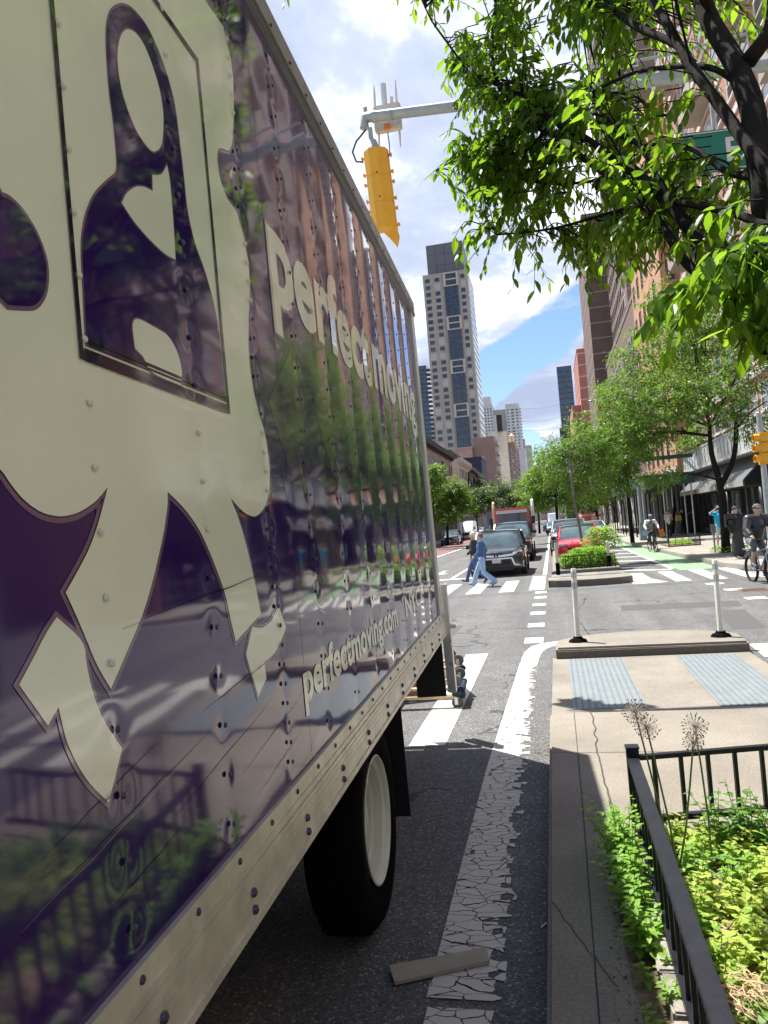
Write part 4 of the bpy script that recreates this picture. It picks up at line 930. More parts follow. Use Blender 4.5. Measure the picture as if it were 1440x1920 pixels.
# ================================================================== dollies, plank, fence, bed plants, posts
M['carpet'] = pbr('blue_carpet', (0.015, 0.03, 0.06), 0.95, bump=.004, bscale=120)
M['grub'] = pbr('grey_rubber', (0.10, 0.10, 0.105), 0.6)
def caster(parent, x, y, z, up=1, rz=0):
    c = MB(); R3 = Matrix.Rotation(rz, 3, 'Z')
    c.box((x, y, z-.004*up), (.07, .07, .006)); 
    for q in (-.02, .02): c.box(tuple(Vector((x, y, z-.04*up))+R3@Vector((0, q, 0))), (.035, .004, .075), 0, R3)
    o = c.build('caster_fork', M['steel'], parent)
    w_ = MB(); w_.lathe([(0, -.014), (.042, -.016), (.060, -.014), (.063, 0), (.060, .014), (.042, .016), (0, .014)], 20, 0, (0, 0, 0), 'y'); 
    wo = w_.build('caster_wheel', M['grub'], parent, auto=50); wo.location = Vector((x, y, z-.062*up))+R3@Vector((.01, 0, 0)); wo.rotation_euler = (0, 0, rz)
def dolly(label, loc, rot, flip=False):
    t = thing('furniture_dolly', label, 'dolly', loc, 0, 'furniture dollies behind the truck'); t.rotation_euler = rot
    z = .115
    b = MB(); 
    for y in (-.21, .21): MB().box((-.02, y, z+.012), (.78, .07, .026)).build('side_board', M['wood'], t, bevel=.003)

    e = MB()
    for x in (-.38, .38): MB().box((x, 0, z+.03), (.12, .50, .055)).build('carpet_end', M['carpet'], t, bevel=.012)
    for x in (-.36, .36):
        for y in (-.2, .2): caster(t, x, y, z, 1, .6*x+y)
    return t
P = gp(851, 1326)
dolly('wooden furniture dolly with blue carpet ends standing on its wheels behind the truck', (P.x-.33, P.y+.16, 0), (0, 0, .04))
d2 = dolly('wooden dolly lying upside down on top of the other dolly, wheels up', (P.x-.32, P.y+.20, .335), (math.pi, 0, .03))
d3 = dolly('wooden dolly lying askew upside down behind the stacked pair', (P.x-.40, P.y+.62, .46), (math.pi, 0, .35))
hb = MB(); hb.bx(-.3, .3, -.2, .2, 0, .38); hb.bx(-.3, .3, -.203, .203, .17, .19)
h = hb.build('cardboard_box', pbr('carton', (.45, .3, .16), .8)); h.location = (P.x-.75, P.y+.75, .002); tag(h, 'brown carton on the ground behind the truck', 'box')
# plank on the road
c = [gp(730, 1812, .02), gp(912, 1778, .02), gp(918, 1803, .02), gp(740, 1843, .02)]
pk = MB(); pk.add([(p.x, p.y, .010) for p in c]+[(p.x, p.y, .026) for p in c], [(3, 2, 1, 0), (4, 5, 6, 7), (0, 1, 5, 4), (1, 2, 6, 5), (2, 3, 7, 6), (3, 0, 4, 7)])
tag(pk.build('board', pbr('plank_taupe', (.34, .29, .225), .8, vscale=9, var=.12)), 'flat grey-brown board lying across the cracked white line', 'board')
cg = MB(); q = gp(1020, 1737); cg.tube([q+Vector((-.012, -.02, .006)), q+Vector((.012, .02, .006))], .0045, 8)
tag(cg.build('cigarette_butt', pbr('white_paper', (.8, .78, .72), .8)), 'white cigarette butt beside the kerb', 'litter')
lt = MB(); random.seed(8)
for k in range(90):
    x = random.uniform(-1.1, -.19); y = random.uniform(2.4, 9.5)
    if random.random() < .55: x = -.17-abs(random.gauss(0, .05)); y = random.uniform(3, 10)
    r = random.uniform(.002, .006); lt.ball((x, y, .005), r, 5, 0, (1, 1.3, .6))
tag(lt.build('grit', pbr('grit_pale', (.5, .47, .4), .9), fix=False), kind='stuff')
# dried leaf litter by the kerb
ll = MB(); q0 = gp(1022, 1408)
for k in range(26):
    p = q0+Vector((random.gauss(0, .035), random.gauss(0, .09), .008)); a = random.uniform(0, 6.28); l = random.uniform(.01, .04)
    ll.bar(p, p+Vector((math.cos(a)*l, math.sin(a)*l, random.uniform(0, .01))), .004, .002)
tag(ll.build('dry_twigs', pbr('straw', (.45, .33, .15), .9), fix=False), 'small heap of dry twigs in the gutter', 'litter')
# ---- fence round the bed
M['iron'] = pbr('fence_black_paint', (0.010, 0.011, 0.016), 0.42, var=0.3, vscale=14, coat=0.05, spec=.35, bump=.0008, bscale=150)
fence = thing('bed_railing', 'low black metal railing round the near planting bed', 'railing')
CF = Vector((0.325, 4.36, 0)); RB = Vector((2.0, 4.74, 0))
mb = MB(); mb.bx(.292, .358, 4.327, 4.393, .12, .645); mb.bx(.287, .363, 4.322, 4.398, .645, .657); mb.build('corner_post', M['iron'], fence, bevel=.004)
mb = MB(); mb.bx(.293, .355, -6, 4.325, .585, .603); mb.bx(.293, .303, -6, 4.325, .575, .585); mb.build('top_rail', M['iron'], fence, bevel=.004)
mb = MB(); mb.bx(.306, .342, -6, 4.325, .205, .245); mb.build('bottom_rail', M['iron'], fence, bevel=.003)
proto = None
for k in range(62):
    y = 4.18-.155*k
    if proto is None:
        proto = MB().box((0, 0, 0), (.020, .020, .34)).build('baluster', M['iron'], fence); o = proto
    else: o = proto.copy(); col.objects.link(o)
    o.location = (.324, y, .415)
d = (RB-CF).normalized()
a = CF+d*.034; mb = MB(); mb.bar(a+Vector((0, 0, .590)), RB+Vector((0, 0, .590)), .040, .026); mb.build('top_rail', M['iron'], fence, bevel=.003)
mb = MB(); mb.bar(a+Vector((0, 0, .25)), RB+Vector((0, 0, .25)), .045, .03); mb.build('bottom_rail', M['iron'], fence, bevel=.003)
for k in range(11):
    o = proto.copy(); col.objects.link(o); o.location = CF+d*(.115+.150*k)+Vector((0, 0, .415)); o.rotation_euler = (0, 0, math.atan2(d.y, d.x))
# edging stones under the fence
random.seed(12)
for k in range(14):
    y = 4.2-.26*k; mb = MB(); mb.box((0, 0, 0), (.075, .24+random.uniform(-.02, .02), .12)); o = mb.build('edging_stone', M['conc2'], bevel=.008)
    o.location = (.295+random.uniform(-.008, .008), y, .135); o.rotation_euler = (random.uniform(-.05, .05), random.uniform(-.06, .06), random.uniform(-.05, .05))
    tag(o, 'grey edging stone under the railing, %s from the corner post' % ['nearest', 'second', 'third', 'fourth', 'fifth', 'sixth', 'seventh', 'eighth', 'ninth', 'tenth', 'eleventh', 'twelfth', 'thirteenth', 'fourteenth'][k], 'edging stone', 'edging stones under the railing')
# ---- plants
M['weed'] = leaf_mat('weed_leaf', (0.13, 0.26, 0.035), (0.26, 0.44, 0.07), 0.42)
M['weed2'] = leaf_mat('weed_leaf_yellow', (0.26, 0.36, 0.06), (0.46, 0.52, 0.12), 0.4)
M['stem'] = pbr('plant_stem', (0.16, 0.24, 0.06), 0.6)
M['straw'] = pbr('dry_straw', (0.45, 0.34, 0.18), 0.9, c2=(.6, .5, .3), vscale=30)
def leaf(mb, p, d, n, L, W, mi=0, fold=.25, droop=.3):
    """pointed leaf: base p, direction d, face normal n"""
    d = Vector(d).normalized(); n = Vector(n); n = (n-d*n.dot(d))
    if n.length < 1e-4: n = frame_of(d)[1]
    n.normalize(); s = d.cross(n)
    prof = ((0, .0), (.22, .38), (.5, .5), (.78, .30), (1.0, 0))
    vs = []; c = []
    for t, wv in prof:
        q = p+d*(L*t)-n*(droop*L*t*t); c.append(q)
        vs.append(q+s*W*wv+n*fold*W*wv); vs.append(q); vs.append(q-s*W*wv+n*fold*W*wv)
    fs = []
    for i in range(4):
        a = i*3; b = a+3
        if i == 0: fs += [(a+1, b+1, b), (a+1, b+2, b+1)]
        elif i == 3: fs += [(a, a+1, b+1), (a+1, a+2, b+1)]
        else: fs += [(a, a+1, b+1, b), (a+1, a+2, b+2, b+1)]
    mb.add([tuple(v) for v in vs], fs, mi)
def weed(mb, base, h, nl, L, mi=0, lean=None, st=1):
    lean = lean or Vector((random.gauss(0, .25), random.gauss(0, .25), 1)); pts = []
    for i in range(5):
        t = i/4; pts.append(base+lean*h*t+Vector((math.sin(t*3+base.x*40)*.01, math.cos(t*4+base.y*30)*.01, 0)))
    mb.tube(pts, [.0035, .003, .0025, .002, .001], 5, st)
    for k in range(nl):
        t = .15+.85*k/nl; i = min(3, int(t*4)); p = pts[i].lerp(pts[i+1], t*4-i); a = k*2.4+random.uniform(-.4, .4)
        e = random.uniform(.05, .6); dd = Vector((math.cos(a), math.sin(a), e)); ll_ = L*(1.15-.5*t)*random.uniform(.7, 1.2)
        leaf(mb, p, dd, Vector((0, 0, 1))+dd*-.2, ll_, ll_*random.uniform(.45, .62), mi, .15, random.uniform(.1, .5))
random.seed(21)
ords = ['nearest the corner post', 'second from the corner post', 'third from the corner post', 'fourth from the corner post', 'fifth from the corner post', 'sixth from the corner post', 'seventh, low and thin, from the corner post']
for k, (y, hh, n_, wd) in enumerate(((4.12, .30, 14, .07), (3.95, .33, 17, .08), (3.74, .30, 17, .08), (3.52, .26, 14, .07), (3.28, .22, 9, .06), (2.98, .12, 5, .06), (2.68, .09, 4, .07))):
    mb = MB()
    for i in range(n_):
        b = Vector((random.uniform(.20, .27+.02), y+random.uniform(-.11, .11), .14)); l_ = Vector((random.uniform(-.55, .15), random.gauss(0, .2), 1))
        weed(mb, b, hh*random.uniform(.55, 1.1), 13, .062 if k < 5 else .045, 0, l_)
    o = mb.build('leafy_weed', [M['weed'], M['stem']], fix=False); tag(o, 'bright green leafy weed between kerb and railing, %s' % ords[k], 'plant', 'weeds growing outside the railing')
# weeds filling the bed (nobody could count them)
mb = MB()
def dens(x, y):
    v = .75
    if y < 3.0: v = .30
    if y < 2.75: v = .10
    if x < .42: v *= .5
    return v
cnt = 0
while cnt < 900:
    x = random.uniform(.38, 1.95); y = random.uniform(1.7, 4.38)
    if random.random() > dens(x, y): continue
    cnt += 1; mi = 0 if noise.noise(Vector((x*4, y*4, 2))) > .1 else 2
    weed(mb, Vector((x, y, .15)), random.uniform(.05, .15)*(1.2 if y > 3.1 else .8), random.randint(7, 11), random.uniform(.042, .075), mi)
tag(mb.build('weeds', [M['weed'], M['stem'], M['weed2']], fix=False), kind='stuff')
# taller weeds near the back rail
for k, (x, y) in enumerate(((.72, 4.15), (.86, 4.22), (1.02, 4.15), (1.2, 4.3))):
    mb = MB()
    for i in range(7): weed(mb, Vector((x+random.uniform(-.06, .06), y+random.uniform(-.06, .06), .15)), random.uniform(.2, .36), 13, .065, 0)
    tag(mb.build('tall_weed', [leaf_mat('weed_dark_%d' % k, (.07, .16, .025), (.14, .27, .05), .4), M['stem']], fix=False), 'taller dark green weed against the back rail, number %s from the left' % ('one', 'two', 'three', 'four')[k], 'plant', 'tall weeds by the back rail')
# dry straw and mulch
mb = MB()
for k in range(800):
    x = random.uniform(.36, 1.9); y = random.uniform(1.8, 4.3); a = random.uniform(0, 6.28); l = random.uniform(.01, .06)
    z_ = .165+random.uniform(0, .012)+.03*min(1, max(0, (x-.2)/.5))
    mb.bar((x, y, z_), (x+math.cos(a)*l, y+math.sin(a)*l, z_+random.uniform(-.004, .012)), random.uniform(.002, .006), .0015)
tag(mb.build('dry_mulch', M['straw'], fix=False), kind='stuff')
# dry onion leaves heap bottom right
q = gp(1405, 1880, .2); mb = MB()
for k in range(60):
    a = random.uniform(0, 6.28); p = q+Vector((random.gauss(0, .05), random.gauss(0, .05), random.uniform(0, .04))); pts = []
    L = random.uniform(.05, .16)
    for i in range(5): t = i/4; pts.append(p+Vector((math.cos(a+t*.8)*L*t, math.sin(a+t*.8)*L*t, .03*math.sin(t*3))))
    mb.tube(pts, [.001, .0028, .003, .002, .0006], 4)
tag(mb.build('dead_leaf_heap', pbr('dead_leaf', (.42, .30, .16), .8, c2=(.58, .45, .27), vscale=20), fix=False), 'heap of curled straw-coloured dead leaves on the soil', 'dead leaves')
# strappy allium leaves
mb = MB()
M['strap'] = leaf_mat('allium_leaf', (.12, .2, .07), (.2, .3, .12), .25)
for k in range(22):
    b = Vector((random.uniform(.42, .75), random.uniform(3.75, 4.15), .15)); a = random.uniform(-.6, 3.4); L = random.uniform(.22, .48); pts = []
    wd = random.uniform(.007, .014)
    prev = None
    for i in range(9):
        t = i/8; p = b+Vector((math.cos(a)*L*t*.8, math.sin(a)*L*t*.5, L*(.9*t-1.15*t*t)+.01)); s_ = Vector((-math.sin(a), math.cos(a), 0))*wd*(1-t*.85)
        vs_ = (p-s_, p+s_)
        if prev: mb.add([tuple(v) for v in (*prev, vs_[1], vs_[0])], [(0, 1, 2, 3)])
        prev = vs_
tag(mb.build('allium_leaves', M['strap'], fix=False), 'arching strap leaves at the foot of the round seed heads', 'plant')
# alliums: stem + globe of florets
M['allstem'] = pbr('allium_stem', (.13, .17, .07), .6, c2=(.2, .22, .1))
M['floret'] = pbr('allium_floret', (.42, .36, .30), .7, c2=(.5, .42, .38), vscale=60)
M['pod'] = pbr('allium_pod', (.05, .07, .03), .7)
for k, (hx, hy, bx_, by_, Y, lab) in enumerate(((1190, 1333, 1262, 1640, 3.75, 'round allium seed head, topmost of the left pair'), (1212, 1363, 1272, 1640, 3.72, 'round allium seed head, lower of the left pair'),
                             (1303, 1362, 1335, 1620, 3.72, 'round allium seed head, upper of the right pair'), (1300, 1392, 1272, 1640, 3.66, 'small allium seed head, lower of the right pair'))):
    hp = at(hx, hy, Y); bp = gp(bx_, by_, .16); r = .062 if k < 3 else .045
    t = thing('allium', lab, 'flower', bp, 0, 'dried alliums beside the railing'); h = hp-bp
    mb = MB(); mb.tube([(0, 0, 0), h*.35+Vector((.01, 0, 0)), h*.7+Vector((.006, 0, 0)), h], [.0055, .005, .0045, .004], 7); mb.build('stem', M['allstem'], t)
    mb = MB(); n_ = 85
    for i in range(n_):
        z_ = 1-2*(i+.5)/n_; a = i*2.39996; rr = math.sqrt(1-z_*z_); dd = Vector((rr*math.cos(a), rr*math.sin(a), z_)); rl = r*random.uniform(.8, 1.05)
        mb.bar(h, h+dd*rl, .0011, .0011, 0)
        if random.random() < .7: mb.ball(h+dd*rl, .0035, 5, 1)
        for j in range(3):
            e = (dd+Vector((random.gauss(0, .4), random.gauss(0, .4), random.gauss(0, .4)))).normalized(); mb.bar(h+dd*rl*.93, h+dd*rl*.93+e*.008, .0015, .0008, 0)
    mb.build('flower_head', [M['floret'], M['pod']], t, fix=False)
# ---- flexible delineator posts
def delineator(px0, py0, pxt, pyt, z, label, refl=True, grp='white delineator posts on the near island', name='delineator_post', sc=1.0):
    b = gp(px0, py0, z); tpz = at(pxt, pyt, b.y); d_ = tpz-b; H = d_.length
    t = thing(name, label, 'bollard', b, 0, grp)
    mb = MB(); mb.lathe([(.135, 0), (.13, .012), (.10, .035), (.065, .055), (.06, .075), (0, .075)], 22)
    for k in range(8):
        a = k*math.pi/4+.2; mb.lathe([(.014, .0), (.014, .034), (0, .036)], 6, 0, (.105*math.cos(a), .105*math.sin(a), 0))
    mb.build('base', M['rubber'], t, auto=40)
    n = d_.normalized(); mb = MB(); mb.tube([n*.05, n*.10, n*(H-.01), n*H], [.046, .040, .037, .034], 16); 
    for s in (-1, 1): mb.bar(n*.1+Vector((s*.018, -.039, 0)), n*(H-.02)+Vector((s*.016, -.037, 0)), .010, .006)
    mb.build('tube', pbr('post_white_%s' % label[:5], (.62, .62, .55), .45, coat=.2), t, auto=50)
    if refl:
        for q0_, q1_ in ((.05, .13), (.20, .29)):
            mb = MB(); mb.tube([n*(H-q1_*H/1.05), n*(H-q0_*H/1.05)], .0405, 16); mb.build('reflective_band', pbr('band_grey', (.33, .34, .35), .3, .3), t, auto=50)
    return t
delineator(1084, 1203, 1075, 1066, .165, 'white flexible post on the left end of the near island')
delineator(1352, 1193, 1340, 1050, .165, 'white flexible post on the right end of the near island')
# ================================================================== signals, poles, signs, guards
M['galv'] = pbr('galvanised_arm', (.34, .37, .36), .45, .35, var=.15, vscale=9)
M['sigy'] = pbr('signal_yellow', (.72, .36, .018), .45, var=.06, vscale=6, bump=.001, bscale=200)
M['cable'] = pbr('cable_black', (.02, .02, .02), .6)
ma = thing('mast_arm', 'grey tubular signal mast arm reaching out over the street', 'mast arm')
YA = 9.4
A = at(683, 235, YA); Bq = at(705, 218, YA); C1 = at(905, 193, YA+.1); D1 = at(1240, 148, YA+.25); dirn = (D1-Bq); E1 = D1+dirn*1.15
b = MB(); pts = [A+Vector((0, 0, -.04)), at(684, 222, YA), Bq, C1, D1, E1]; b.tube(pts, [.062, .068, .066, .068, .075, .085], 18); b.build('arm', M['galv'], ma, auto=50)
for x0 in (730, 700): p = at(x0, 216 if x0 == 730 else 219, YA); MB().tube([p-Vector((.02, 0, 0)), p+Vector((.03, 0, 0))], .074, 18).build('arm_collar', M['galv'], ma, auto=50)
p = at(685, 205, YA); MB().box(p, (.05, .02, .06)).build('arm_lug', M['galv'], ma, bevel=.004)
b = MB(); b.tube([Vector((E1.x, E1.y, .15)), Vector((E1.x, E1.y, 7.9))], [.14, .10], 18); b.tube([Vector((E1.x, E1.y, 7.9)), D1+Vector((0, 0, .28)), at(905, 180, YA+.1)+Vector((.5, 0, .1))], [.02, .018, .015], 8); b.build('pole', M['galv'], ma)
sg = thing('traffic_signal', 'yellow three-section traffic signal hanging from the mast arm, seen from behind', 'traffic signal')
top = at(704, 282, YA); bot = at(722, 432, YA); dv = (bot-top); H_ = dv.length; zx = -dv.normalized(); xx = Vector((1, 0.12, 0)); xx = (xx-zx*xx.dot(zx)).normalized(); yy = zx.cross(xx)
def L(x, y, z): return top+xx*x+yy*y+zx*z
wd = .165
sec = []
for k in range(4):
    z = -H_*k/3
poly = [(-wd, .06), (-wd*.95, -.02), (-wd*.55, -.10), (wd*.15, -.115), (wd*.85, -.05), (wd, .02), (wd, .08), (-wd, .08)]
b = MB(); secs = []
for k in range(3):
    z0 = -H_*k/3; z1 = -H_*(k+1)/3
    b.loft([[L(x*.94, y*.94, z0) for x, y in poly], [L(x, y, z0-.015) for x, y in poly], [L(x, y, z1+.012) for x, y in poly], [L(x*.96, y*.96, z1) for x, y in poly]])
b.build('housing', M['sigy'], sg)
b = MB()
for k in range(3):
    for f in (.18, .8):
        z = -H_*(k+f)/3
        for s in (-1, 1): b.tube([L(s*wd, .05, z), L(s*(wd+.028), .05, z)], .014, 8); b.tube([L(s*(wd+.022), .02, z), L(s*(wd+.022), .08, z)], .016, 8)
b.build('hinge_lugs', M['sigy'], sg)
for k in range(3):
    c = -H_*(k+.5)/3; b = MB(); vs = []; n = 14
    for j, yv in enumerate((.08, .30)):
        for i in range(n+1):
            a = math.pi*(-.18+1.36*i/n); vs.append(L(.125*math.cos(a), yv, c+.125*math.sin(a)-(.0 if j == 0 else .03)))
    b.add(vs, [(i, i+1, n+1+i+1, n+1+i) for i in range(n)]); b.build('visor', M['sigy'], sg, fix=False)
b = MB(); b.box(L(.05, .16, -H_-.07), (.17, .05, .16), 0, None, 1.0); 
b = MB(); vs = [L(-.02, .08, -H_), L(.16, .10, -H_+.02), L(.17, .22, -H_-.02), L(.13, .2, -H_-.17), L(.04, .16, -H_-.04)]; b.add(vs, [(0, 1, 2, 3, 4)]); vs2 = [v+yy*.012 for v in vs]; b.add(vs2, [(4, 3, 2, 1, 0)]); b.build('bottom_visor', M['sigy'], sg)
b = MB()
for k in (.32, .62): b.ball(L(-.01, -.112, -H_*k), .012, 6)
b.build('bolts', M['black'], sg)
b = MB(); h0 = at(694, 240, YA); b.bar(h0, h0+Vector((0, 0, -.14)), .05, .05); b.ball(h0+Vector((.01, 0, -.15)), .03, 8); b.bar(h0+Vector((.01, 0, -.15)), top+Vector((0, 0, -.01)), .04, .04); b.lathe([(.02, .14), (.06, .02), (.065, -.01)], 12, 0, top); b.build('hanger', M['galv'], sg)
b = MB(); b.tube([at(686, 243, YA), at(668, 265, YA), at(661, 285, YA), at(668, 303, YA), at(681, 304, YA)], .012, 7); b.tube([at(727, 248, YA), at(730, 270, YA), at(731, 288, YA), at(725, 296, YA)], .007, 6); b.build('cable', M['cable'], sg)
rb = thing('radio_box', 'pale box with upright antennas clamped behind the mast arm', 'antenna box')
b = MB(); c0 = at(727, 222, YA+.22); b.box(c0, (.36, .12, .34)); b.build('case', pbr('radio_case', (.55, .52, .44), .6), rb, bevel=.015)
b = MB(); c1 = at(726, 238, YA+.12); b.box(c1, (.07, .05, .07)); b.build('orange_plug', pbr('orange_plastic', (.7, .22, .03), .5), rb)
for (ax_, ay, bx__, by_, r) in ((703, 200, 701, 160, .016), (722, 210, 718, 158, .038), (744, 196, 741, 150, .014), (710, 250, 712, 285, .014), (749, 245, 751, 276, .014), (734, 198, 734, 182, .02)):
    b = MB(); p = at(ax_, ay, YA+.2); q = at(bx__, by_, YA+.2); b.tube([p, p.lerp(q, .5), q], [r, r, r*.5 if r < .03 and r > .013 and ax_ != 734 else r], 10); b.build('antenna', M['alu2'], rb)
# green overhead street sign
sgn = thing('street_sign', 'large green overhead street sign half hidden by the near tree leaves', 'sign')
p0 = at(1283, 330, 9.9); p1 = at(1290, 258, 9.9); W = 1.9
b = MB(); b.bx(0, W, -.01, .01, 0, .53); o = b.build('panel', pbr('sign_green', (.008, .16, .11), .45, vscale=4), sgn, bevel=.004); 
b = MB()
for z in (.015, .5): b.bx(.02, W-.02, -.014, -.011, z, z+.012)
b.build('border', M['wframe'], sgn)
cu = bpy.data.curves.new('letter', 'FONT'); cu.body = 'E'; cu.size = .42; cu.offset = .008; ob = bpy.data.objects.new('t', cu); col.objects.link(ob); dg = bpy.context.evaluated_depsgraph_get(); me = bpy.data.meshes.new_from_object(ob.evaluated_get(dg)); bpy.data.objects.remove(ob)
for v in me.vertices: v.co = Vector((.5+v.co.x, -.015, .12+v.co.y))
me.materials.clear(); me.materials.append(M['wframe']); o = bpy.data.objects.new('lettering', me); col.objects.link(o); o.parent = sgn
for x in (.4, 1.5): MB().bar((x, 0, .53), (x, 0, 1.2), .03, .03).build('hanger', M['galv'], sgn)
sgn.location = p0; sgn.rotation_euler = (0, 0, .12)
# generic pieces
def pole(name, label, cat, x, y, z0, h, r0, r1, mat_, n=12, base=None, group=None):
    t = thing(name, label, cat, (x, y, z0), 0, group); b = MB(); b.tube([(0, 0, 0), (0, 0, h)], [r0, r1], n); b.build('shaft', mat_, t, auto=50)
    if base: b = MB(); b.box((0, 0, base[2]/2), (base[0], base[1], base[2]), 0, None, .8); b.build('base', mat_, t, bevel=.02)
    return t
def lamp_arm(t, h, L_, dx, rise=.6):
    b = MB(); pts = [(0, 0, h-.3)]+[(dx*L_*i/6, 0, h-.3+rise*math.sin(i/6*math.pi/2)) for i in range(1, 7)]; b.tube(pts, [.05]*4+[.04]*3, 8); b.build('arm', M['galv'], t)
    b = MB(); b.ball((dx*(L_+.28), 0, h-.3+rise), .16, 10, 0, (2.2, .8, .45)); b.build('lamp_head', M['galv'], t, smooth=True)
p = gp(1207, 1013, .15); lp = pole('street_lamp', 'grey lamp post with a square base by the green lane', 'lamp post', p.x, p.y, .15, 8.6, .12, .08, pbr('lamp_grey_blue', (.22, .26, .28), .5), base=(.42, .42, 1.1)); lamp_arm(lp, 8.7, 2.0, -1)
b = MB(); b.bx(.1, .35, -.02, 0, 3.0, 3.7); b.build('parking_sign', M['wframe'], lp)
for k, (px, py, Y, L_) in enumerate(((838, 902, 80, 2.2), (918, 916, 125, 2.2))):
    q = at(px, py, Y); l_ = pole('street_lamp', ('street lamp over the left trees near the cream house', 'farther street lamp over the dark left trees')[k], 'lamp post', q.x-L_-.3, Y, .15, q.z, .12, .08, M['galv']); lamp_arm(l_, q.z, L_, 1, .5)
def signal_head(parent, c, faces, s=1.0, lit=None):
    b = MB(); 
    for k in range(3): b.box((c[0], c[1], c[2]-.34*k*s), (.30*s, .26*s, .325*s))
    b.build('housing', M['sigy'], parent, bevel=.02)
    d = Vector(faces).normalized()
    for k in range(3):
        b = MB(); cc = Vector((c[0], c[1], c[2]-.34*k*s))+d*.13*s; b.tube([cc, cc+d*.22*s], .125*s, 12, 0, False); b.build('visor', M['sigy'], parent, fix=False)
        b = MB(); 
        b.ball(cc+d*.02*s, .10*s, 10, 0, (1, 1, 1)); col_ = ((.3, .02, .015), (.3, .2, .02), (.02, .2, .06))[k]
        on = lit == k
        b.build('lens', pbr('lens_%d_%d' % (k, on), col_, .3, emit=(1.0, .06, .02) if on else None, estr=3.0 if on else 0), parent)
q = at(1440, 960, 23.0)
sp2 = pole('signal_pole', 'grey signal pole with a yellow head at the right edge', 'traffic signal', q.x, q.y, .15, 4.3, .085, .075, M['galv'], 14)
hz_ = at(1431, 822, 23.0); signal_head(sp2, (hz_.x-q.x+.0, -.05, hz_.z-.12), (-1, -.15, 0), .86); b = MB(); b.bx(-.1, .1, -.1, .1, 2.85, 3.0); b.build('collar', M['sigy'], sp2)
for k, (px, py, Y, lab, lit, f) in enumerate(((843, 948, 88, 'small yellow signal in front of the left street trees', None, (0, -1, 0)), (1137, 945, 88, 'signal showing red beyond the parked cars at right', 0, (0, -1, 0)), (1120, 940, 86, 'yellow pedestrian signal left of the red light', None, (1, 0, 0)), (976, 948, 170, 'tiny yellow signal hanging over the far avenue', None, (0, -1, 0)))):
    q = at(px, py, Y); t = pole('signal_pole', lab, 'traffic signal', q.x+(.3 if k != 3 else 6), Y+.2, .15, q.z+.1, .08, .06, M['galv'], 8); signal_head(t, (-.3 if k != 3 else -6, 0, q.z+.2), f, 1.15, lit)
    if k == 3: b = MB(); b.tube([(0, 0, q.z), (-6.2, 0, q.z+.5)], .06, 6); b.build('arm', M['galv'], t)
q = gp(1341, 1036, .15); t = pole('sign_post', 'short grey post with a small plate in front of the man in blue', 'post', q.x, q.y, .15, 1.05, .035, .035, M['galv']); b = MB(); b.bx(-.09, .09, -.05, -.03, .75, 1.1); b.build('plate', M['awn2'], t)
q = gp(1252, 1019, .15); pole('sign_post', 'thin grey post between cyclist and woman in white', 'post', q.x, q.y, .15, 3.3, .03, .03, M['galv'])
q = gp(1195, 1008, .15)
# low iron guards round tree pits
def guard(label, x0, x1, y0, y1, plants=True):
    t = thing('tree_guard', label, 'tree guard', ((x0+x1)/2, (y0+y1)/2, .15)); w2, l2 = (x1-x0)/2, (y1-y0)/2
    b = MB()
    for z in (.10, .42):
        for (ax_, ay, bx__, by_) in ((-w2, -l2, w2, -l2), (w2, -l2, w2, l2), (w2, l2, -w2, l2)): b.bar((ax_, ay, z), (bx__, by_, z), .025, .025)
    for x in rng(-w2, w2, .3): b.bar((x, -l2, 0), (x, -l2, .5), .02, .02)
    for y in rng(-l2, l2, .3): b.bar((w2, y, 0), (w2, y, .5), .02, .02)
    for s in (-1, 1): b.box((s*w2, -l2, .26), (.05, .05, .56))
    b.build('rails', M['iron'], t)
    s_ = MB(); s_.bx(-w2, w2, -l2, l2, .0, .06); s_.build('soil', M['soil'], t)
    return t
q = gp(1255, 1026, .15); q2 = gp(1303, 1021, .15)
guard('small iron guard with low greenery on the sunny pavement', q.x, q2.x+.1, 37.6, 40.5)
def scatter_leaves(name, label, cx, cy, z, rx, ry, rz, n, L_, mats, cat='plant', group=None, kind=None, seed=1):
    random.seed(seed); mb = MB()
    for i in range(n):
        a = random.uniform(0, 6.28); r = math.sqrt(random.random()); zz2 = random.random(); k = math.sqrt(max(0, 1-zz2*zz2*.8))
        p = Vector((cx+rx*r*math.cos(a)*k, cy+ry*r*math.sin(a)*k, z+rz*zz2))
        dd = Vector((math.cos(a), math.sin(a), random.uniform(-.3, 1)))+Vector((random.gauss(0, .5), random.gauss(0, .5), 0)); l = L_*random.uniform(.6, 1.3)
        s_ = frame_of(dd)[0]*l*.28; dd = dd.normalized()*l; u = Vector((0, 0, -1))*l*.2
        mb.add([tuple(p), tuple(p+dd*.5+s_), tuple(p+dd+u), tuple(p+dd*.5-s_)], [(0, 1, 2), (0, 2, 3)])
    o = mb.build(name, mats, fix=False); return tag(o, label, cat, group, kind)
M['shrub'] = leaf_mat('shrub_leaf', (.11, .22, .03), (.22, .38, .06), .4)
M['shrub2'] = leaf_mat('shrub_leaf_pale', (.16, .27, .07), (.3, .42, .14), .4)
scatter_leaves('ground_plants', 'low greenery inside the small iron guard', (q.x+q2.x)/2+.1, 39, .2, .55, 1.3, .22, 500, .12, M['shrub'], seed=2)
scatter_leaves('ground_plants', 'low greenery at the foot of the right street tree', 6.5, 30.6, .18, .7, 1.2, .25, 500, .12, M['shrub'], seed=3)
q = gp(1098, 1070, .3)
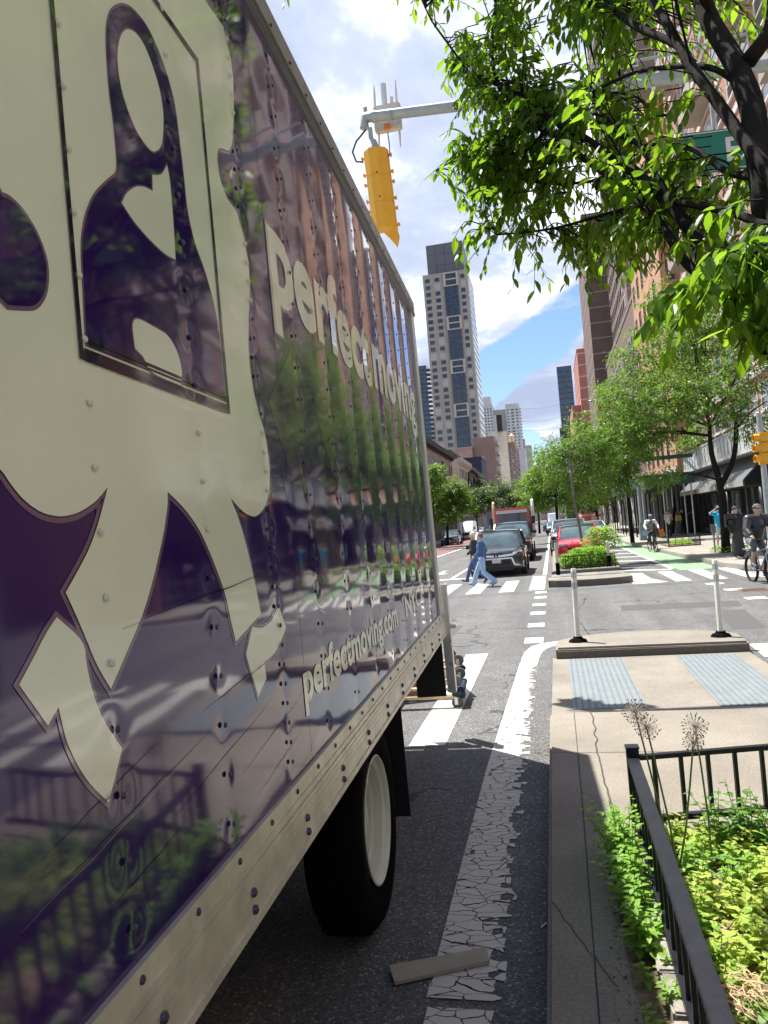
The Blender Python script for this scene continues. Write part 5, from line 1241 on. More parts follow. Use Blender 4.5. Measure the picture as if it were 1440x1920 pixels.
for k, (x, y, rx, ry, h) in enumerate(((.42, 24.9, .38, .5, .45), (.85, 25.0, .5, .6, .62), (1.3, 25.1, .5, .6, .62), (1.62, 25.3, .32, .6, .42), (.9, 26.3, .7, .8, .55))):
    scatter_leaves('bedding_bush', 'dense bright green bush on the far planted island, %s' % ('leftmost', 'second from left', 'third from left', 'rightmost', 'behind the row')[k], x, y, .3, rx, ry, h, 1500, .09, M['shrub'], 'bush', 'bushes on the far planted island', seed=20+k)
shr = scatter_leaves('shrub', 'paler loose shrub standing behind the island bushes at right', 1.62, 27.3, .75, .68, .6, .75, 1300, .13, M['shrub2'], 'shrub', seed=31)
b = MB(); 
for a in range(6): b.tube([(1.62, 27.3, .3), (1.62+.35*math.cos(a), 27.3+.3*math.sin(a), 1.3)], .015, 5)
b.build('stems', M['wood'], shr)
b = MB()
for x in rng(.05, 1.9, .25): b.bar((x, 24.25, .3), (x, 24.25, .75), .02, .02)
b.bar((.02, 24.25, .72), (1.9, 24.25, .72), .025, .025); b.bar((.02, 24.25, .4), (1.9, 24.25, .4), .02, .02)
tag(b.build('low_railing', M['iron']), 'low black railing in front of the far island bushes', 'railing')
for k, (px, py, pxt, pyt, lab) in enumerate(((1047, 1078, 1045, 1018, 'slim beige post at the left end of the far island'), (1143, 1062, 1142, 1015, 'slim beige post at the right end of the far island'))):
    q = gp(px, py, .3); t_ = at(pxt, pyt, q.y); o = pole('marker_post', lab, 'bollard', q.x, q.y, .3, t_.z-.3, .045, .045, pbr('post_beige%d' % k, (.45, .42, .33), .6))
    b = MB(); b.tube([(0, 0, 0), (0, 0, .35)], .06, 10); b.build('sleeve', M['rubber'], o)
# left side signs
for k, (px, py, Y, w_, h_, lab) in enumerate(((902, 952, 120, 2.2, 1.0, 'white shop sign panel under the left trees'), (838, 899, 100, .0, 0, ''), (842, 900, 98, .6, .95, 'small white and red sign on the tenement wall'), (866, 976, 90, .9, .35, 'green and white board on the left pavement'))):
    if not lab: continue
    q = at(px, py, Y); t = thing('wall_sign', lab, 'sign', q); b = MB(); b.bx(-w_/2, w_/2, -.04, .04, -h_/2, h_/2); b.build('panel', M['wframe'], t); b = MB(); b.bx(-w_*.15, w_*.2, -.06, -.045, -h_*.3, h_*.3); b.build('mark', pbr('mark_%d' % k, ((.2, .2, .2), 0, (.5, .03, .05), (.1, .3, .15))[k], .5), t)
    b = MB(); b.bar((0, .05, -h_/2), (0, .05, -q.z+.15), .05, .05); b.build('post', M['black'], t)
q = at(866, 967, 85); t = thing('round_sign', 'round white ring sign on a post on the left pavement', 'sign', q); b = MB(); b.lathe([(.20, 0), (.36, 0), (.36, .03), (.20, .03), (.20, 0)], 20, 0, (0, 0, 0), 'y'); b.build('ring', M['wframe'], t); b = MB(); b.lathe([(0, .01), (.20, .01)], 16, 0, (0, 0, 0), 'y'); b.build('disc', B_['navy'], t); b = MB(); b.bar((0, .06, -.3), (0, .06, -q.z+.15), .06, .06); b.build('post', M['black'], t)
# overhead wires far off
b = MB()
for z in (31, 34, 38): b.tube([(-16, 240, z), (0, 240, z-1.2), (12, 240, z)], .03, 4)
tag(b.build('overhead_wires', M['cable']), 'thin overhead wires strung across the avenue in front of the far sky', 'wires')
# ================================================================== vehicles
M['windscreen'] = glass_dark('windscreen_glass', (.05, .075, .08), .04)
M['tyre'] = pbr('car_tyre', (.013, .013, .013), .85); M['carrim'] = pbr('alloy_rim', (.35, .35, .36), .3, .8)
M['chrome'] = pbr('chrome_trim', (.82, .82, .82), .25, 0.0, coat=.6); M['lampglass'] = pbr('headlamp_glass', (.55, .56, .58), .12, .2, coat=.6); M['plate'] = pbr('number_plate', (.55, .54, .50), .5, vscale=60, var=.35)
M['plastic'] = pbr('black_plastic', (.018, .018, .019), .5)
def sect(y, hw, zb, zt, crown=.02, tum=.9):
    h = [(0, zb), (.86*hw, zb), (hw, zb+.10), (hw, zb+.55*(zt-zb)), (hw*.985, zt-.10), (hw*tum, zt-.01), (hw*.45, zt+crown*.8), (0, zt+crown)]
    return [Vector((x, y, z)) for x, z in h] + [Vector((-x, y, z)) for x, z in reversed(h[1:-1])]
def gsect(y, hb, ht, zb, zt):
    h = [(hb, zb), (ht+(hb-ht)*.25, zb+(zt-zb)*.8), (ht*.92, zt-.005), (ht*.5, zt+.015), (0, zt+.02)]
    return [Vector((x, y, z)) for x, z in h] + [Vector((-x, y, z)) for x, z in reversed(h[:-1])]
def car(name, label, loc, rz, paint, W=1.8, L=4.4, H=1.65, fz=.95, hz=1.05, cy=1.15, ry=1.85, rby=3.7, rgy=4.3, belt=1.08, cat='car', group=None, wr=.34, clear=.2, style='suv', roof=None):
    t = thing(name, label, cat, loc, rz, group); w = W/2
    b = MB()
    S = [sect(0.0, w*.80, clear+.14, fz-.16, .0), sect(.05, w*.93, clear+.05, fz-.06), sect(.20, w*.96, clear, fz), sect(.7, w, clear, (fz+hz)/2+.02, .04), sect(cy, w, clear, hz, .03), sect(cy+.6, w, clear, belt, .0), sect(rgy-.6, w, clear, belt+.02, .0), sect(L-.25, w*.96, clear+.05, belt, .0), sect(L-.05, w*.9, clear+.12, belt-.12), sect(L, w*.8, clear+.2, belt-.3)]
    b.loft(S); b.build('body', paint, t, auto=50)
    b = MB(); zb = belt-.03; tw = w*.76
    G = [gsect(cy-.05, w*.90, w*.86, hz-.02, hz+.0), gsect(cy+.25*(ry-cy), w*.91, w*.85, zb, hz+(H-hz)*.33), gsect(ry, w*.91, tw, zb, H-.06), gsect((ry+rby)/2, w*.92, tw, zb, H-.025), gsect(rby, w*.90, tw*.98, zb, H-.07), gsect(rgy, w*.85, w*.8, zb, belt+.0)]
    b.loft(G, cap=False, closed=False); b.build('windscreen', M['windscreen'], t, auto=60)
    b = MB(); G2 = [gsect(ry-.03, tw*1.02, tw*.99, H-.10, H-.045), gsect(ry+.1, tw*1.03, tw, H-.10, H-.02), gsect((ry+rby)/2, tw*1.04, tw*1.02, H-.09, H+.0), gsect(rby+.03, tw*1.02, tw*.98, H-.12, H-.05)]
    b.loft(G2); b.build('roof', roof or paint, t, auto=60)
    for s in (-1, 1):
        for pa, pb_, pw in (((s*w*.90, cy-.02, hz-.01), (s*(tw+.02), ry, H-.06), .07), ((s*w*.925, (ry+rby)/2, belt), (s*(tw+.035), (ry+rby)/2, H-.05), .07), ((s*w*.9, rgy-.1, belt), (s*(tw+.01), rby, H-.08), .14)):
            MB().bar(pa, pb_, pw, .05).build('pillar', paint, t)
    for s in (-1, 1):
        for yy_ in (.82, L-.85):
            b = MB(); b.lathe([(wr*.62, 0), (wr*.93, .01), (wr, -.03), (wr, -.19), (wr*.6, -.2)] if True else [], 24, 0, (0, 0, 0), 'x'); o = b.build('tyre', M['tyre'], t, auto=40)
            o.location = (s*(w+.012), yy_, wr); o.rotation_euler = (0, 0, 0 if s > 0 else math.pi)
            b = MB(); b.lathe([(wr*.63, 0), (wr*.60, -.03), (wr*.2, -.02), (0, -.01)], 20, 0, (0, 0, 0), 'x')
            for k in range(5): a = k*2*math.pi/5; b.bar((.0, 0, 0), (-.005, math.cos(a)*wr*.6, math.sin(a)*wr*.6), .05, .03)
            b.build('rim', M['carrim'], o, auto=40)
            b = MB(); vs = []
            for i in range(13):
                a = math.pi*i/12; vs.append((s*(w+.004), yy_+math.cos(a)*(wr+.07), wr+math.sin(a)*(wr+.07)))
            b.add(vs, [tuple(range(13))]); b.build('wheel_arch', M['plastic'], t, fix=False)
        b = MB(); b.box((s*(w+.12), cy+.30, belt+.06), (.2, .12, .15)); b.bar((s*w*.95, cy+.3, belt), (s*(w+.08), cy+.3, belt+.03), .05, .04); b.build('mirror', M['plastic'], t, bevel=.03)
    return t
def front(t, kind, w, fz, clear=.2, g=None, gw=.6, gz0=.45, gz1=.75, lz=.7, lw=.34, lh=.14, plate_z=.5, plate=True):
    b = MB(); b.bx(-w*gw, w*gw, -.02, .1, gz0, gz1)
    for i in range(4): b.bx(-w*gw*.98, w*gw*.98, -.03, -.021, gz0+(gz1-gz0)*(i+.3)/4, gz0+(gz1-gz0)*(i+.45)/4)
    b.build('grille', M['plastic'], t)
    b = MB(); b.bx(-w*.8, w*.8, .03, .2, clear+.02, clear+.16); b.build('lower_bumper', M['plastic'], t, bevel=.02)
    for s in (-1, 1):
        b = MB(); b.box((s*w*.78, .08, lz), (lw, .16, lh), 0, Matrix.Rotation(s*.35, 3, 'Z')); b.build('headlight', M['lampglass'], t, bevel=.02)
    if plate: b = MB(); b.bx(-.16, .16, -.045, -.035, plate_z-.08, plate_z+.08); b.build('number_plate', M['plate'], t)
pb = lambda n, c, **k: pbr(n, c, .22, var=.03, coat=1.0, **k)
# black crossover at the crosswalk
CX0 = -2.06
c1 = car('parked_car', 'shiny black crossover waiting at the far crosswalk behind the two walkers', (CX0, 27.0, 0), 0, pb('car_black', (.012, .013, .015)), W=1.98, L=4.4, H=1.68, fz=.93, hz=1.06, cy=1.0, ry=1.75, rby=3.6, rgy=4.2, belt=1.05)
c1.name = 'car'
w = .91
b = MB(); b.bx(-.52, .52, -.03, .08, .42, .62)
for i in range(4): b.bx(-.5, .5, -.04, -.031, .44+.045*i, .455+.045*i)
b.bx(-.6, .6, -.02, .08, .25, .36); b.build('grille', M['plastic'], c1)
b = MB()
for s in (-1, 1):
    b.bar((s*.08, -.045, .75), (s*.60, -.03, .79), .02, .075); b.bar((s*.60, -.03, .79), (s*.92, .16, .90), .03, .05); b.bar((s*.07, -.05, .66), (s*.55, -.03, .67), .02, .045)
    b.bar((s*.55, -.03, .67), (s*.64, -.03, .42), .03, .06); b.bar((s*.64, -.03, .42), (s*.90, .06, .40), .03, .05)
b.build('chrome_bars', M['chrome'], c1)
b = MB()
for k in range(3):
    a = math.pi/2+k*2*math.pi/3; cx_, cz_ = .05*math.cos(a), .70+.05*math.sin(a); d1 = (math.cos(a)*.048, math.sin(a)*.048); d2 = (-math.sin(a)*.026, math.cos(a)*.026)
    b.add([(cx_-d1[0], -.07, cz_-d1[1]), (cx_+d2[0], -.07, cz_+d2[1]), (cx_+d1[0], -.07, cz_+d1[1]), (cx_-d2[0], -.07, cz_-d2[1])], [(0, 1, 2, 3)])
b.build('emblem', M['chrome'], c1, fix=False)
for s in (-1, 1):
    b = MB(); b.bar((s*.60, .0, .83), (s*.86, .28, .93), .02, .06); b.build('headlight', M['lampglass'], c1)
    b = MB()
    for i in range(2):
        for j in range(2): b.bx(s*.70-.035+i*.075, s*.70+.02+i*.075, .02, .05, .48+j*.085, .54+j*.085)
    b.build('fog_lamp', M['lampglass'], c1)
b = MB(); b.bx(-.16, .16, -.055, -.045, .51, .66); b.build('number_plate', M['plate'], c1)
b = MB(); b.bx(-.6, -.3, 1.1, 1.12, 1.08, 1.1); b.build('wiper', M['plastic'], c1)
# dark pickup behind
c2 = car('pickup_truck', 'dark pickup truck with square headlights queued behind the black crossover', (-2.05, 36.2, 0), .0, pb('pickup_dark', (.018, .02, .024)), W=2.05, L=5.6, H=1.93, fz=1.18, hz=1.28, cy=1.5, ry=2.2, rby=3.6, rgy=3.95, belt=1.32, wr=.42, clear=.32, cat='pickup')
front(c2, '', 1.02, 1.1, .3, gw=.58, gz0=.72, gz1=1.08, lz=.93, lw=.42, lh=.24, plate_z=.6)
b = MB(); b.bx(-.8, .8, -.03, .05, .48, .62); b.build('bumper', M['chrome'], c2, bevel=.02)
b = MB(); b.bx(-.62, .62, -.035, -.02, .86, .92); b.build('grille_bar', M['chrome'], c2)
# red SUV and grey SUV in the next lane
c3 = car('car', 'bright red electric crossover with black roof beside the planted island', (1.06, 32.4, 0), .0, pb('car_red', (.50, .008, .022)), W=1.9, L=4.7, H=1.60, fz=.86, hz=1.0, cy=1.35, ry=2.15, rby=3.6, rgy=4.5, belt=1.0, roof=pb('car_roof_black', (.02, .02, .022)))
b = MB(); b.bx(-.55, .55, -.02, .06, .56, .70); b.bx(-.6, .6, -.01, .08, .25, .42); b.build('grille', M['plastic'], c3, bevel=.03)
for s in (-1, 1):
    b = MB(); b.box((s*.72, .10, .80), (.40, .2, .085), 0, Matrix.Rotation(s*.45, 3, 'Z')); b.build('headlight', M['lampglass'], c3, bevel=.02)
    b = MB(); b.bar((s*.3, .2, .93), (s*.35, 1.2, 1.05), .03, .02); b.build('hood_crease', pb('crease%d' % s, (.42, .008, .02)), c3)
c4 = car('car', 'large silver grey SUV right behind the red crossover', (.82, 39.0, 0), 0, pb('car_grey', (.20, .205, .21)), W=2.0, L=5.0, H=1.86, fz=1.12, hz=1.22, cy=1.3, ry=2.0, rby=4.2, rgy=4.8, belt=1.22, wr=.40, clear=.28)
front(c4, '', 1.0, 1.05, .28, gw=.45, gz0=.62, gz1=.98, lz=.88, lw=.3, lh=.22)
# red dump truck
t5 = thing('dump_truck', 'red heavy truck with tall exhaust stacks in the middle of the avenue', 'truck', (-2.35, 44.5, 0))
t5.scale = (.93, .93, .90)
rp_ = pb('truck_red', (.48, .03, .02))
b = MB(); b.loft([sect(0, .80, .55, 1.55), sect(.1, .95, .5, 1.75), sect(1.6, 1.05, .5, 1.95)]); b.build('hood', rp_, t5, auto=50)
b = MB(); b.bx(-1.1, 1.1, 1.6, 3.2, .9, 2.95); b.bx(-1.05, 1.05, 1.65, 3.15, 2.952, 3.08); b.build('cab', rp_, t5, bevel=.08)
b = MB(); b.bx(-.95, .95, 1.56, 1.6, 2.0, 2.72); b.build('windscreen', M['windscreen'], t5)
b = MB(); b.bx(-1.0, 1.0, 1.3, 1.62, 2.74, 2.95); b.build('visor', pb('visor_pale', (.5, .5, .5)), t5)
b = MB(); b.bx(-.6, .6, -.04, .0, .7, 1.45); b.build('grille', M['chrome'], t5)
for s in (-1, 1):
    b = MB(); b.tube([(s*1.3, 3.4, 1.0), (s*1.3, 3.4, 3.2), (s*1.3, 3.5, 3.5), (s*1.3, 3.65, 3.6)], [.1, .1, .09, .09], 10); b.build('exhaust_stack', M['chrome'] if s > 0 else M['wood'], t5)
    b = MB(); b.box((s*1.35, 1.5, 2.2), (.2, .1, .5)); b.build('mirror', M['plastic'], t5)
    b = MB(); b.lathe([(.3, 0), (.52, 0), (.52, -.3), (.3, -.3)], 20, 0, (s*1.15+(.0 if s > 0 else .3), .9, .52), 'x'); b.build('wheel', M['tyre'], t5)
    b = MB(); b.ball((s*.8, .0, 1.2), .14, 8, 0, (1, .4, 1)); b.build('headlight', M['lampglass'], t5)
for x in (-.7, -.35, 0, .35, .7): b = MB(); b.box((x, 1.7, 3.12), (.12, .1, .07)); b.build('roof_lamp', pbr('amber%d' % int(x*100), (.5, .1, .02), .4), t5)
b = MB(); b.bx(-1.25, 1.25, 3.5, 8.5, 1.1, 2.9); b.build('dump_body', pb('dump_maroon', (.14, .02, .02)), t5, bevel=.05)
b = MB(); b.bx(-1.2, 1.2, .0, .12, .45, .68); b.build('bumper', M['chrome'], t5)
# left kerb row
l_ = gp(845, 1021); 
c6 = car('car', 'dark blue-grey SUV with a silver grille, first in the row parked at the left kerb', (-10.6, 77, 0), 0, pb('car_slate', (.06, .07, .09)), H=1.62)
front(c6, '', .9, .9, gw=.45, gz0=.5, gz1=.78, lw=.34)
def van(label, x, y, paint, W=2.0, H=2.5, L=5.5, cat='van', name='van'):
    t = thing(name, label, cat, (x, y, 0)); w = W/2
    b = MB(); b.loft([sect(0, w*.8, .35, .95), sect(.1, w*.95, .3, 1.15), sect(.7, w, .3, 1.35), sect(1.35, w, .3, H-.15, .03, .88), sect(1.8, w, .3, H, .03, .88), sect(L, w, .3, H, .03, .88)]); b.build('body', paint, t, auto=45)
    b = MB(); b.add([(-w*.85, .72, 1.38), (w*.85, .72, 1.38), (w*.78, 1.30, H-.28), (-w*.78, 1.30, H-.28)], [(0, 1, 2, 3)]); b.build('windscreen', M['windscreen'], t)
    b = MB(); b.bx(-w*.45, w*.45, -.02, .05, .6, .95); b.build('grille', M['plastic'], t)
    for s in (-1, 1):
        b = MB(); b.box((s*w*.76, .1, .95), (.26, .16, .3)); b.build('headlight', M['lampglass'], t, bevel=.03)
        b = MB(); b.box((s*(w+.15), 1.0, 1.5), (.2, .1, .35)); b.build('mirror', M['plastic'], t)
        for yy_ in (.95, L-1.1): b = MB(); b.lathe([(0, 0), (.36, 0), (.36, -.25), (0, -.25)], 16, 0, (s*w+(.01 if s > 0 else .24), yy_, .36), 'x'); b.build('wheel', M['tyre'], t)
    return t
van('white delivery van parked second in the row at the left kerb', -11.3, 99, pb('van_white', (.62, .62, .60)))
c7 = car('car', 'small white car parked third in the left row behind the van', (-11.6, 118, 0), 0, pb('car_white', (.7, .7, .68)), H=1.5); front(c7, '', .9, .9)
c8 = car('car', 'pale silver car parked fourth in the left row', (-11.6, 131, 0), 0, pb('car_silver', (.45, .47, .5)), H=1.7); front(c8, '', .9, .9)
van('dark box truck farther along the left kerb', -11.0, 150, pb('boxtruck_dark', (.05, .055, .06)), 2.3, 3.0, 7, 'truck', 'box_truck'); van('pale grey van next to the dark box truck, far left lane', -8.6, 158, pb('van_grey', (.5, .5, .5)), 2.1, 2.7)
# farther traffic between red truck and trees
c9 = car('car', 'far white-and-blue car in the lane right of the red truck', (.15, 92, 0), 0, pb('car_pale_blue', (.35, .42, .5)), H=1.5); front(c9, '', .9, .9)
c10 = car('car', 'tiny dark car far up the avenue beside the red truck', (-.6, 120, 0), 0, pb('car_dk', (.06, .06, .07)), H=1.5)
van('distant white and blue van above the lane beside the red truck', .3, 150, pb('van_blue_white', (.55, .6, .68)), 2.2, 3.0)
# right kerb: parked car beyond the island plants
c11 = car('car', 'pale blue-white car parked beyond the green lane near the scaffold', (5.9, 57, .0), .05, pb('car_ice', (.55, .6, .65)), H=1.5)
c11.location = (3.4, 62, 0); front(c11, '', .9, .9)
# ================================================================== people
SK1 = pbr('skin_light', (.52, .32, .23), .55, var=.04); SK2 = pbr('skin_brown', (.20, .11, .07), .55, var=.04)
def caps_mesh(name, caps, mat_, parent, vox=.012, sm=4, balls=()):
    b = MB()
    for p, r, q, r2 in caps:
        p = Vector(p); q = Vector(q); n = 4
        b.tube([p, p.lerp(q, .5), q], [r, (r+r2)/2, r2], 12); b.ball(p, r, 12); b.ball(q, r2, 12)
    for c, r, sc_ in balls: b.ball(c, r, 14, 0, sc_)
    o = b.build(name, mat_, None, fix=False)
    m1 = o.modifiers.new('r', 'REMESH'); m1.mode = 'VOXEL'; m1.voxel_size = vox; m1.use_smooth_shade = True
    m2 = o.modifiers.new('s', 'SMOOTH'); m2.iterations = sm; m2.factor = .5
    dg = bpy.context.evaluated_depsgraph_get(); me = bpy.data.meshes.new_from_object(o.evaluated_get(dg)); me.name = name
    me.materials.clear(); me.materials.append(mat_); me.polygons.foreach_set('use_smooth', [True]*len(me.polygons))
    bpy.data.objects.remove(o); o = bpy.data.objects.new(name, me); col.objects.link(o); o.parent = parent; return o
STAND = dict(hip=.92, hl=(-.09, 0, .90), hr=(.09, 0, .90), kl=(-.10, -.02, .49), kr=(.10, -.02, .49), al=(-.10, .03, .09), ar=(.10, .03, .09), tl=(-.11, -.14, .035), tr=(.11, -.14, .035),
             ch=(0, 0, 1.28), sl=(-.18, 0, 1.40), sr=(.18, 0, 1.40), el=(-.23, .03, 1.13), er=(.23, .03, 1.13), wl=(-.22, -.05, .89), wr=(.22, -.05, .89), nk=(0, 0, 1.45), hd=(0, -.02, 1.60))
def person(label, loc, rz, J=None, skin=SK1, top=None, top_c=(.3, .3, .3), bot_c=(.1, .1, .12), shoe_c=(.05, .05, .05), hair_c=(.05, .03, .02), sleeve=1.0, leg=1.0, flare=0.0, cap=None, hairlong=False, vox=.013, vest=None, group=None, scale=1.0, skirt=False, bulk=1.0, glovec=None):
    j = dict(STAND); 
    if J: j.update(J)
    j = {k: (Vector(v) if hasattr(v, '__len__') else v) for k, v in j.items()}
    t = thing('person', label, 'person', loc, rz, group); t.scale = (scale,)*3
    hipc = (j['hl']+j['hr'])/2
    face = (j['hd']-j['nk'])
    caps = [(hipc, .115, j['ch'], .12), (j['ch'], .11, j['nk'], .06), (j['nk'], .055, j['hd']-Vector((0, 0, .05)), .055), (j['sl'], .06, j['sr'], .06)]
    for s in 'lr':
        caps += [(j['h'+s], .085, j['k'+s], .055), (j['k'+s], .052, j['a'+s], .036), (j['a'+s], .038, j['t'+s], .03), (j['s'+s], .052, j['e'+s], .038), (j['e'+s], .037, j['w'+s], .026)]
        d = (j['w'+s]-j['e'+s]).normalized(); a_, b_ = frame_of(d); pal = j['w'+s]+d*.07; caps.append((j['w'+s], .026, pal, .030))
        for f in range(4):
            o_ = a_*(f-1.5)*.019; kn = pal+o_+d*.045; caps.append((pal+o_, .0105, kn, .010)); caps.append((kn, .010, kn+(d*.7-b_*.7)*(.035 if f in (1, 2) else .028), .009))
        caps.append((j['w'+s]+d*.03+a_*.025, .012, j['w'+s]+d*.075+a_*.05, .010))
    hd = j['hd']; balls = [(hd, .092, (.86, 1.02, 1.22)), (hd+Vector((0, -.095, -.01)), .016, (.8, 1.2, 1.3)), (hd+Vector((.082, .0, -.01)), .018, (.5, 1, 1.5)), (hd+Vector((-.082, .0, -.01)), .018, (.5, 1, 1.5)), (hd+Vector((0, -.05, -.07)), .045, (1, 1, .8))]
    caps_mesh('body', caps, skin, t, vox, 3, balls)
    b = MB()
    for s in (-1, 1): b.ball(hd+Vector((s*.033, -.083, .015)), .011, 8)
    b.bx(hd.x-.022, hd.x+.022, hd.y-.098, hd.y-.085, hd.z-.062, hd.z-.052); b.build('eyes', pbr('eye_dark', (.03, .02, .02), .3), t)
    tm = pbr('top', top_c, .85, vscale=12, var=.15) if top is None else top
    cs = [(hipc+Vector((0, 0, .02)), .135*bulk, j['ch'], .145*bulk), (j['ch'], .14*bulk, j['nk']-Vector((0, 0, .05)), .09), (j['sl'], .078*bulk, j['sr'], .078*bulk)]
    for s in 'lr':
        cs.append((j['s'+s], .072*bulk, j['s'+s].lerp(j['e'+s], min(1, sleeve*2)), .056*bulk))
        if sleeve > .5: cs.append((j['e'+s], .054*bulk, j['e'+s].lerp(j['w'+s], min(1, sleeve*2-1)), .042*bulk))
    caps_mesh('top', cs, tm, t, vox, 3)
    if vest: caps_mesh('vest', [(hipc+Vector((0, 0, .05)), .145*bulk, j['ch'], .155*bulk), (j['ch'], .15*bulk, j['nk']-Vector((0, 0, .07)), .10)], pbr('vest', vest, .85, c2=(.3, .3, .3), vscale=9), t, vox, 3)
    bm2 = pbr('bottoms', bot_c, .85, vscale=10, var=.15); cs = [(j['hl'], .10, j['hr'], .10), (hipc, .12, hipc+Vector((0, 0, .08)), .125)]
    for s in 'lr':
        cs.append((j['h'+s], .105, j['h'+s].lerp(j['k'+s], min(1, leg*2)), .075 if leg > .5 else .088))
        if leg > .5: cs.append((j['k'+s], .073, j['k'+s].lerp(j['a'+s], min(1, leg*2-1)), .058+flare))
    if skirt:
        for s in 'lr': cs.append((hipc, .14, (j['al']+j['ar'])/2+Vector((.08 if s == 'r' else -.08, 0, .12)), .15))
    caps_mesh('bottoms', cs, bm2, t, vox, 3)
    cs = []
    for s in 'lr': cs += [(j['a'+s]+(j['t'+s]-j['a'+s])*-.25-Vector((0, 0, .03)), .042, j['t'+s]+Vector((0, -.0, .005)), .038)]
    caps_mesh('shoes', cs, pbr('shoes', shoe_c, .6), t, .011, 2)
    bl = [(hd+Vector((0, .022, .028)), .098, (.93, 1.02, 1.13))]; hc = []
    if hairlong: hc.append((hd+Vector((0, .05, .0)), .085, j['nk']+Vector((0, .05, -.06)), .06))
    if not cap: b = None
    # hair cut so the face stays free
    o = caps_mesh('hair', hc, pbr('hair', hair_c, .7, vscale=60, var=.3), t, .011, 2, bl)
    bm = bmesh.new(); bm.from_mesh(o.data); bmesh.ops.delete(bm, geom=[v for v in bm.verts if v.co.y < hd.y-.045 and v.co.z < hd.z+.06], context='VERTS'); bm.to_mesh(o.data); bm.free()
    if cap:
        o = caps_mesh('cap', [], pbr('cap', cap, .7), t, .011, 2, [(hd+Vector((0, .01, .055)), .104, (.95, 1.04, .72)), (hd+Vector((0, -.12, .045)), .07, (1, .9, .12))])
    return t
WALK = dict(hl=(-.09, 0, .88), hr=(.09, 0, .88), kl=(-.09, -.20, .50), kr=(.09, .02, .47), al=(-.09, -.33, .12), ar=(.09, .36, .16), tl=(-.09, -.48, .11), tr=(.09, .27, .04), el=(-.22, .12, 1.14), er=(.22, -.04, 1.13), wl=(-.2, .0, .95), wr=(.2, -.2, 1.0))
q = gp(908, 1100)
person('woman in a denim jacket and light flared jeans crossing before the black crossover', (q.x, q.y, 0), -math.pi/2, WALK, top_c=(.05, .10, .22), bot_c=(.25, .36, .52), shoe_c=(.25, .27, .3), hair_c=(.16, .10, .06), flare=.035, hairlong=False, bulk=1.08, scale=.98)
q = gp(899, 1095)
W2 = {k: v for k, v in WALK.items()}; 
person('grey-haired walker in a dark jacket and blue jeans just behind the woman in light jeans', (q.x-.12, q.y+.35, 0), -math.pi/2, W2, top_c=(.03, .03, .035), bot_c=(.06, .10, .20), shoe_c=(.08, .05, .05), hair_c=(.55, .52, .48), bulk=1.08, scale=1.0)
q = gp(862, 1019)
person('small figure in black crossing the far avenue near the parked slate SUV', (q.x, q.y, 0), -1.2, WALK, top_c=(.02, .02, .02), bot_c=(.03, .03, .03), vox=.02)
q = gp(1256, 1008, .15)
PH = dict(el=(-.26, -.08, 1.16), wl=(-.12, -.16, 1.42), er=(.24, -.05, 1.15), wr=(.12, -.15, 1.45), kl=(-.09, -.15, .50), al=(-.09, -.12, .12), tl=(-.09, -.26, .06))
person('woman in a white sleeveless top and black leggings walking on the sunny pavement', (q.x, q.y, .15), .1, PH, top_c=(.6, .58, .52), bot_c=(.02, .02, .02), sleeve=.1, hair_c=(.08, .04, .03), hairlong=True)
pt = person('woman in black with an outstretched arm beside the shop doors', (8.75, 54.8, .15), .5, dict(er=(.42, -.05, 1.38), wr=(.64, -.1, 1.44)), top_c=(.02, .02, .02), bot_c=(.02, .02, .02), sleeve=.2, hair_c=(.2, .1, .05), hairlong=True)
b = MB(); b.box((0, 0, 0), (.42, .16, .36), 0, None, .85); b.tube([(-.12, 0, .17), (-.1, 0, .4), (.1, 0, .4), (.12, 0, .17)], .012, 6); o = b.build('handbag', pbr('bag_yellow', (.6, .45, .04), .5), bevel=.02); o.location = (8.45, 54.5, 1.30); tag(o, 'bright yellow bag carried by the woman in black', 'bag')
q = gp(1352, 1027, .15)
BL = dict(el=(-.36, -.10, 1.42), wl=(-.13, -.20, 1.60), er=(.32, -.16, 1.36), wr=(.06, -.24, 1.58), nk=(0, 0, 1.45))
person('man in a turquoise T-shirt and pale shorts holding a camera to his face', (q.x, q.y, .15), .15, BL, top_c=(.02, .38, .62), bot_c=(.50, .62, .68), sleeve=.4, leg=.42, shoe_c=(.6, .6, .6), hair_c=(.06, .04, .03), bulk=1.12, scale=1.04)
b = MB(); b.box((0, 0, 0), (.13, .05, .09)); b.tube([(0, 0, 0), (0, -.07, 0)], .03, 10); o = b.build('camera_held', M['plastic'], bevel=.01); o.location = (q.x-.05, q.y-.24, .15+1.66); tag(o, 'small black camera in the hands of the man in turquoise', 'camera')
person('man in a blue cap and dark shirt standing behind the right tree', (7.75, 37.2, .15), -.3, dict(wl=(-.1, -.25, 1.05), wr=(.12, -.28, 1.02)), top_c=(.02, .02, .02), bot_c=(.05, .05, .05), sleeve=.4, cap=(.12, .2, .45), leg=.45, scale=1.0)
person('bent person in grey next to the man with the blue cap', (8.15, 36.4, .15), -.6, dict(ch=(0, -.18, 1.18), nk=(0, -.30, 1.30), hd=(0, -.38, 1.42), sl=(-.18, -.24, 1.27), sr=(.18, -.24, 1.27), el=(-.2, -.35, 1.0), er=(.2, -.35, 1.0), wl=(-.15, -.45, .78), wr=(.15, -.45, .78)), top_c=(.06, .06, .06), bot_c=(.2, .2, .19), skin=SK1, sleeve=.3)
q = gp(1390, 1048, .15)
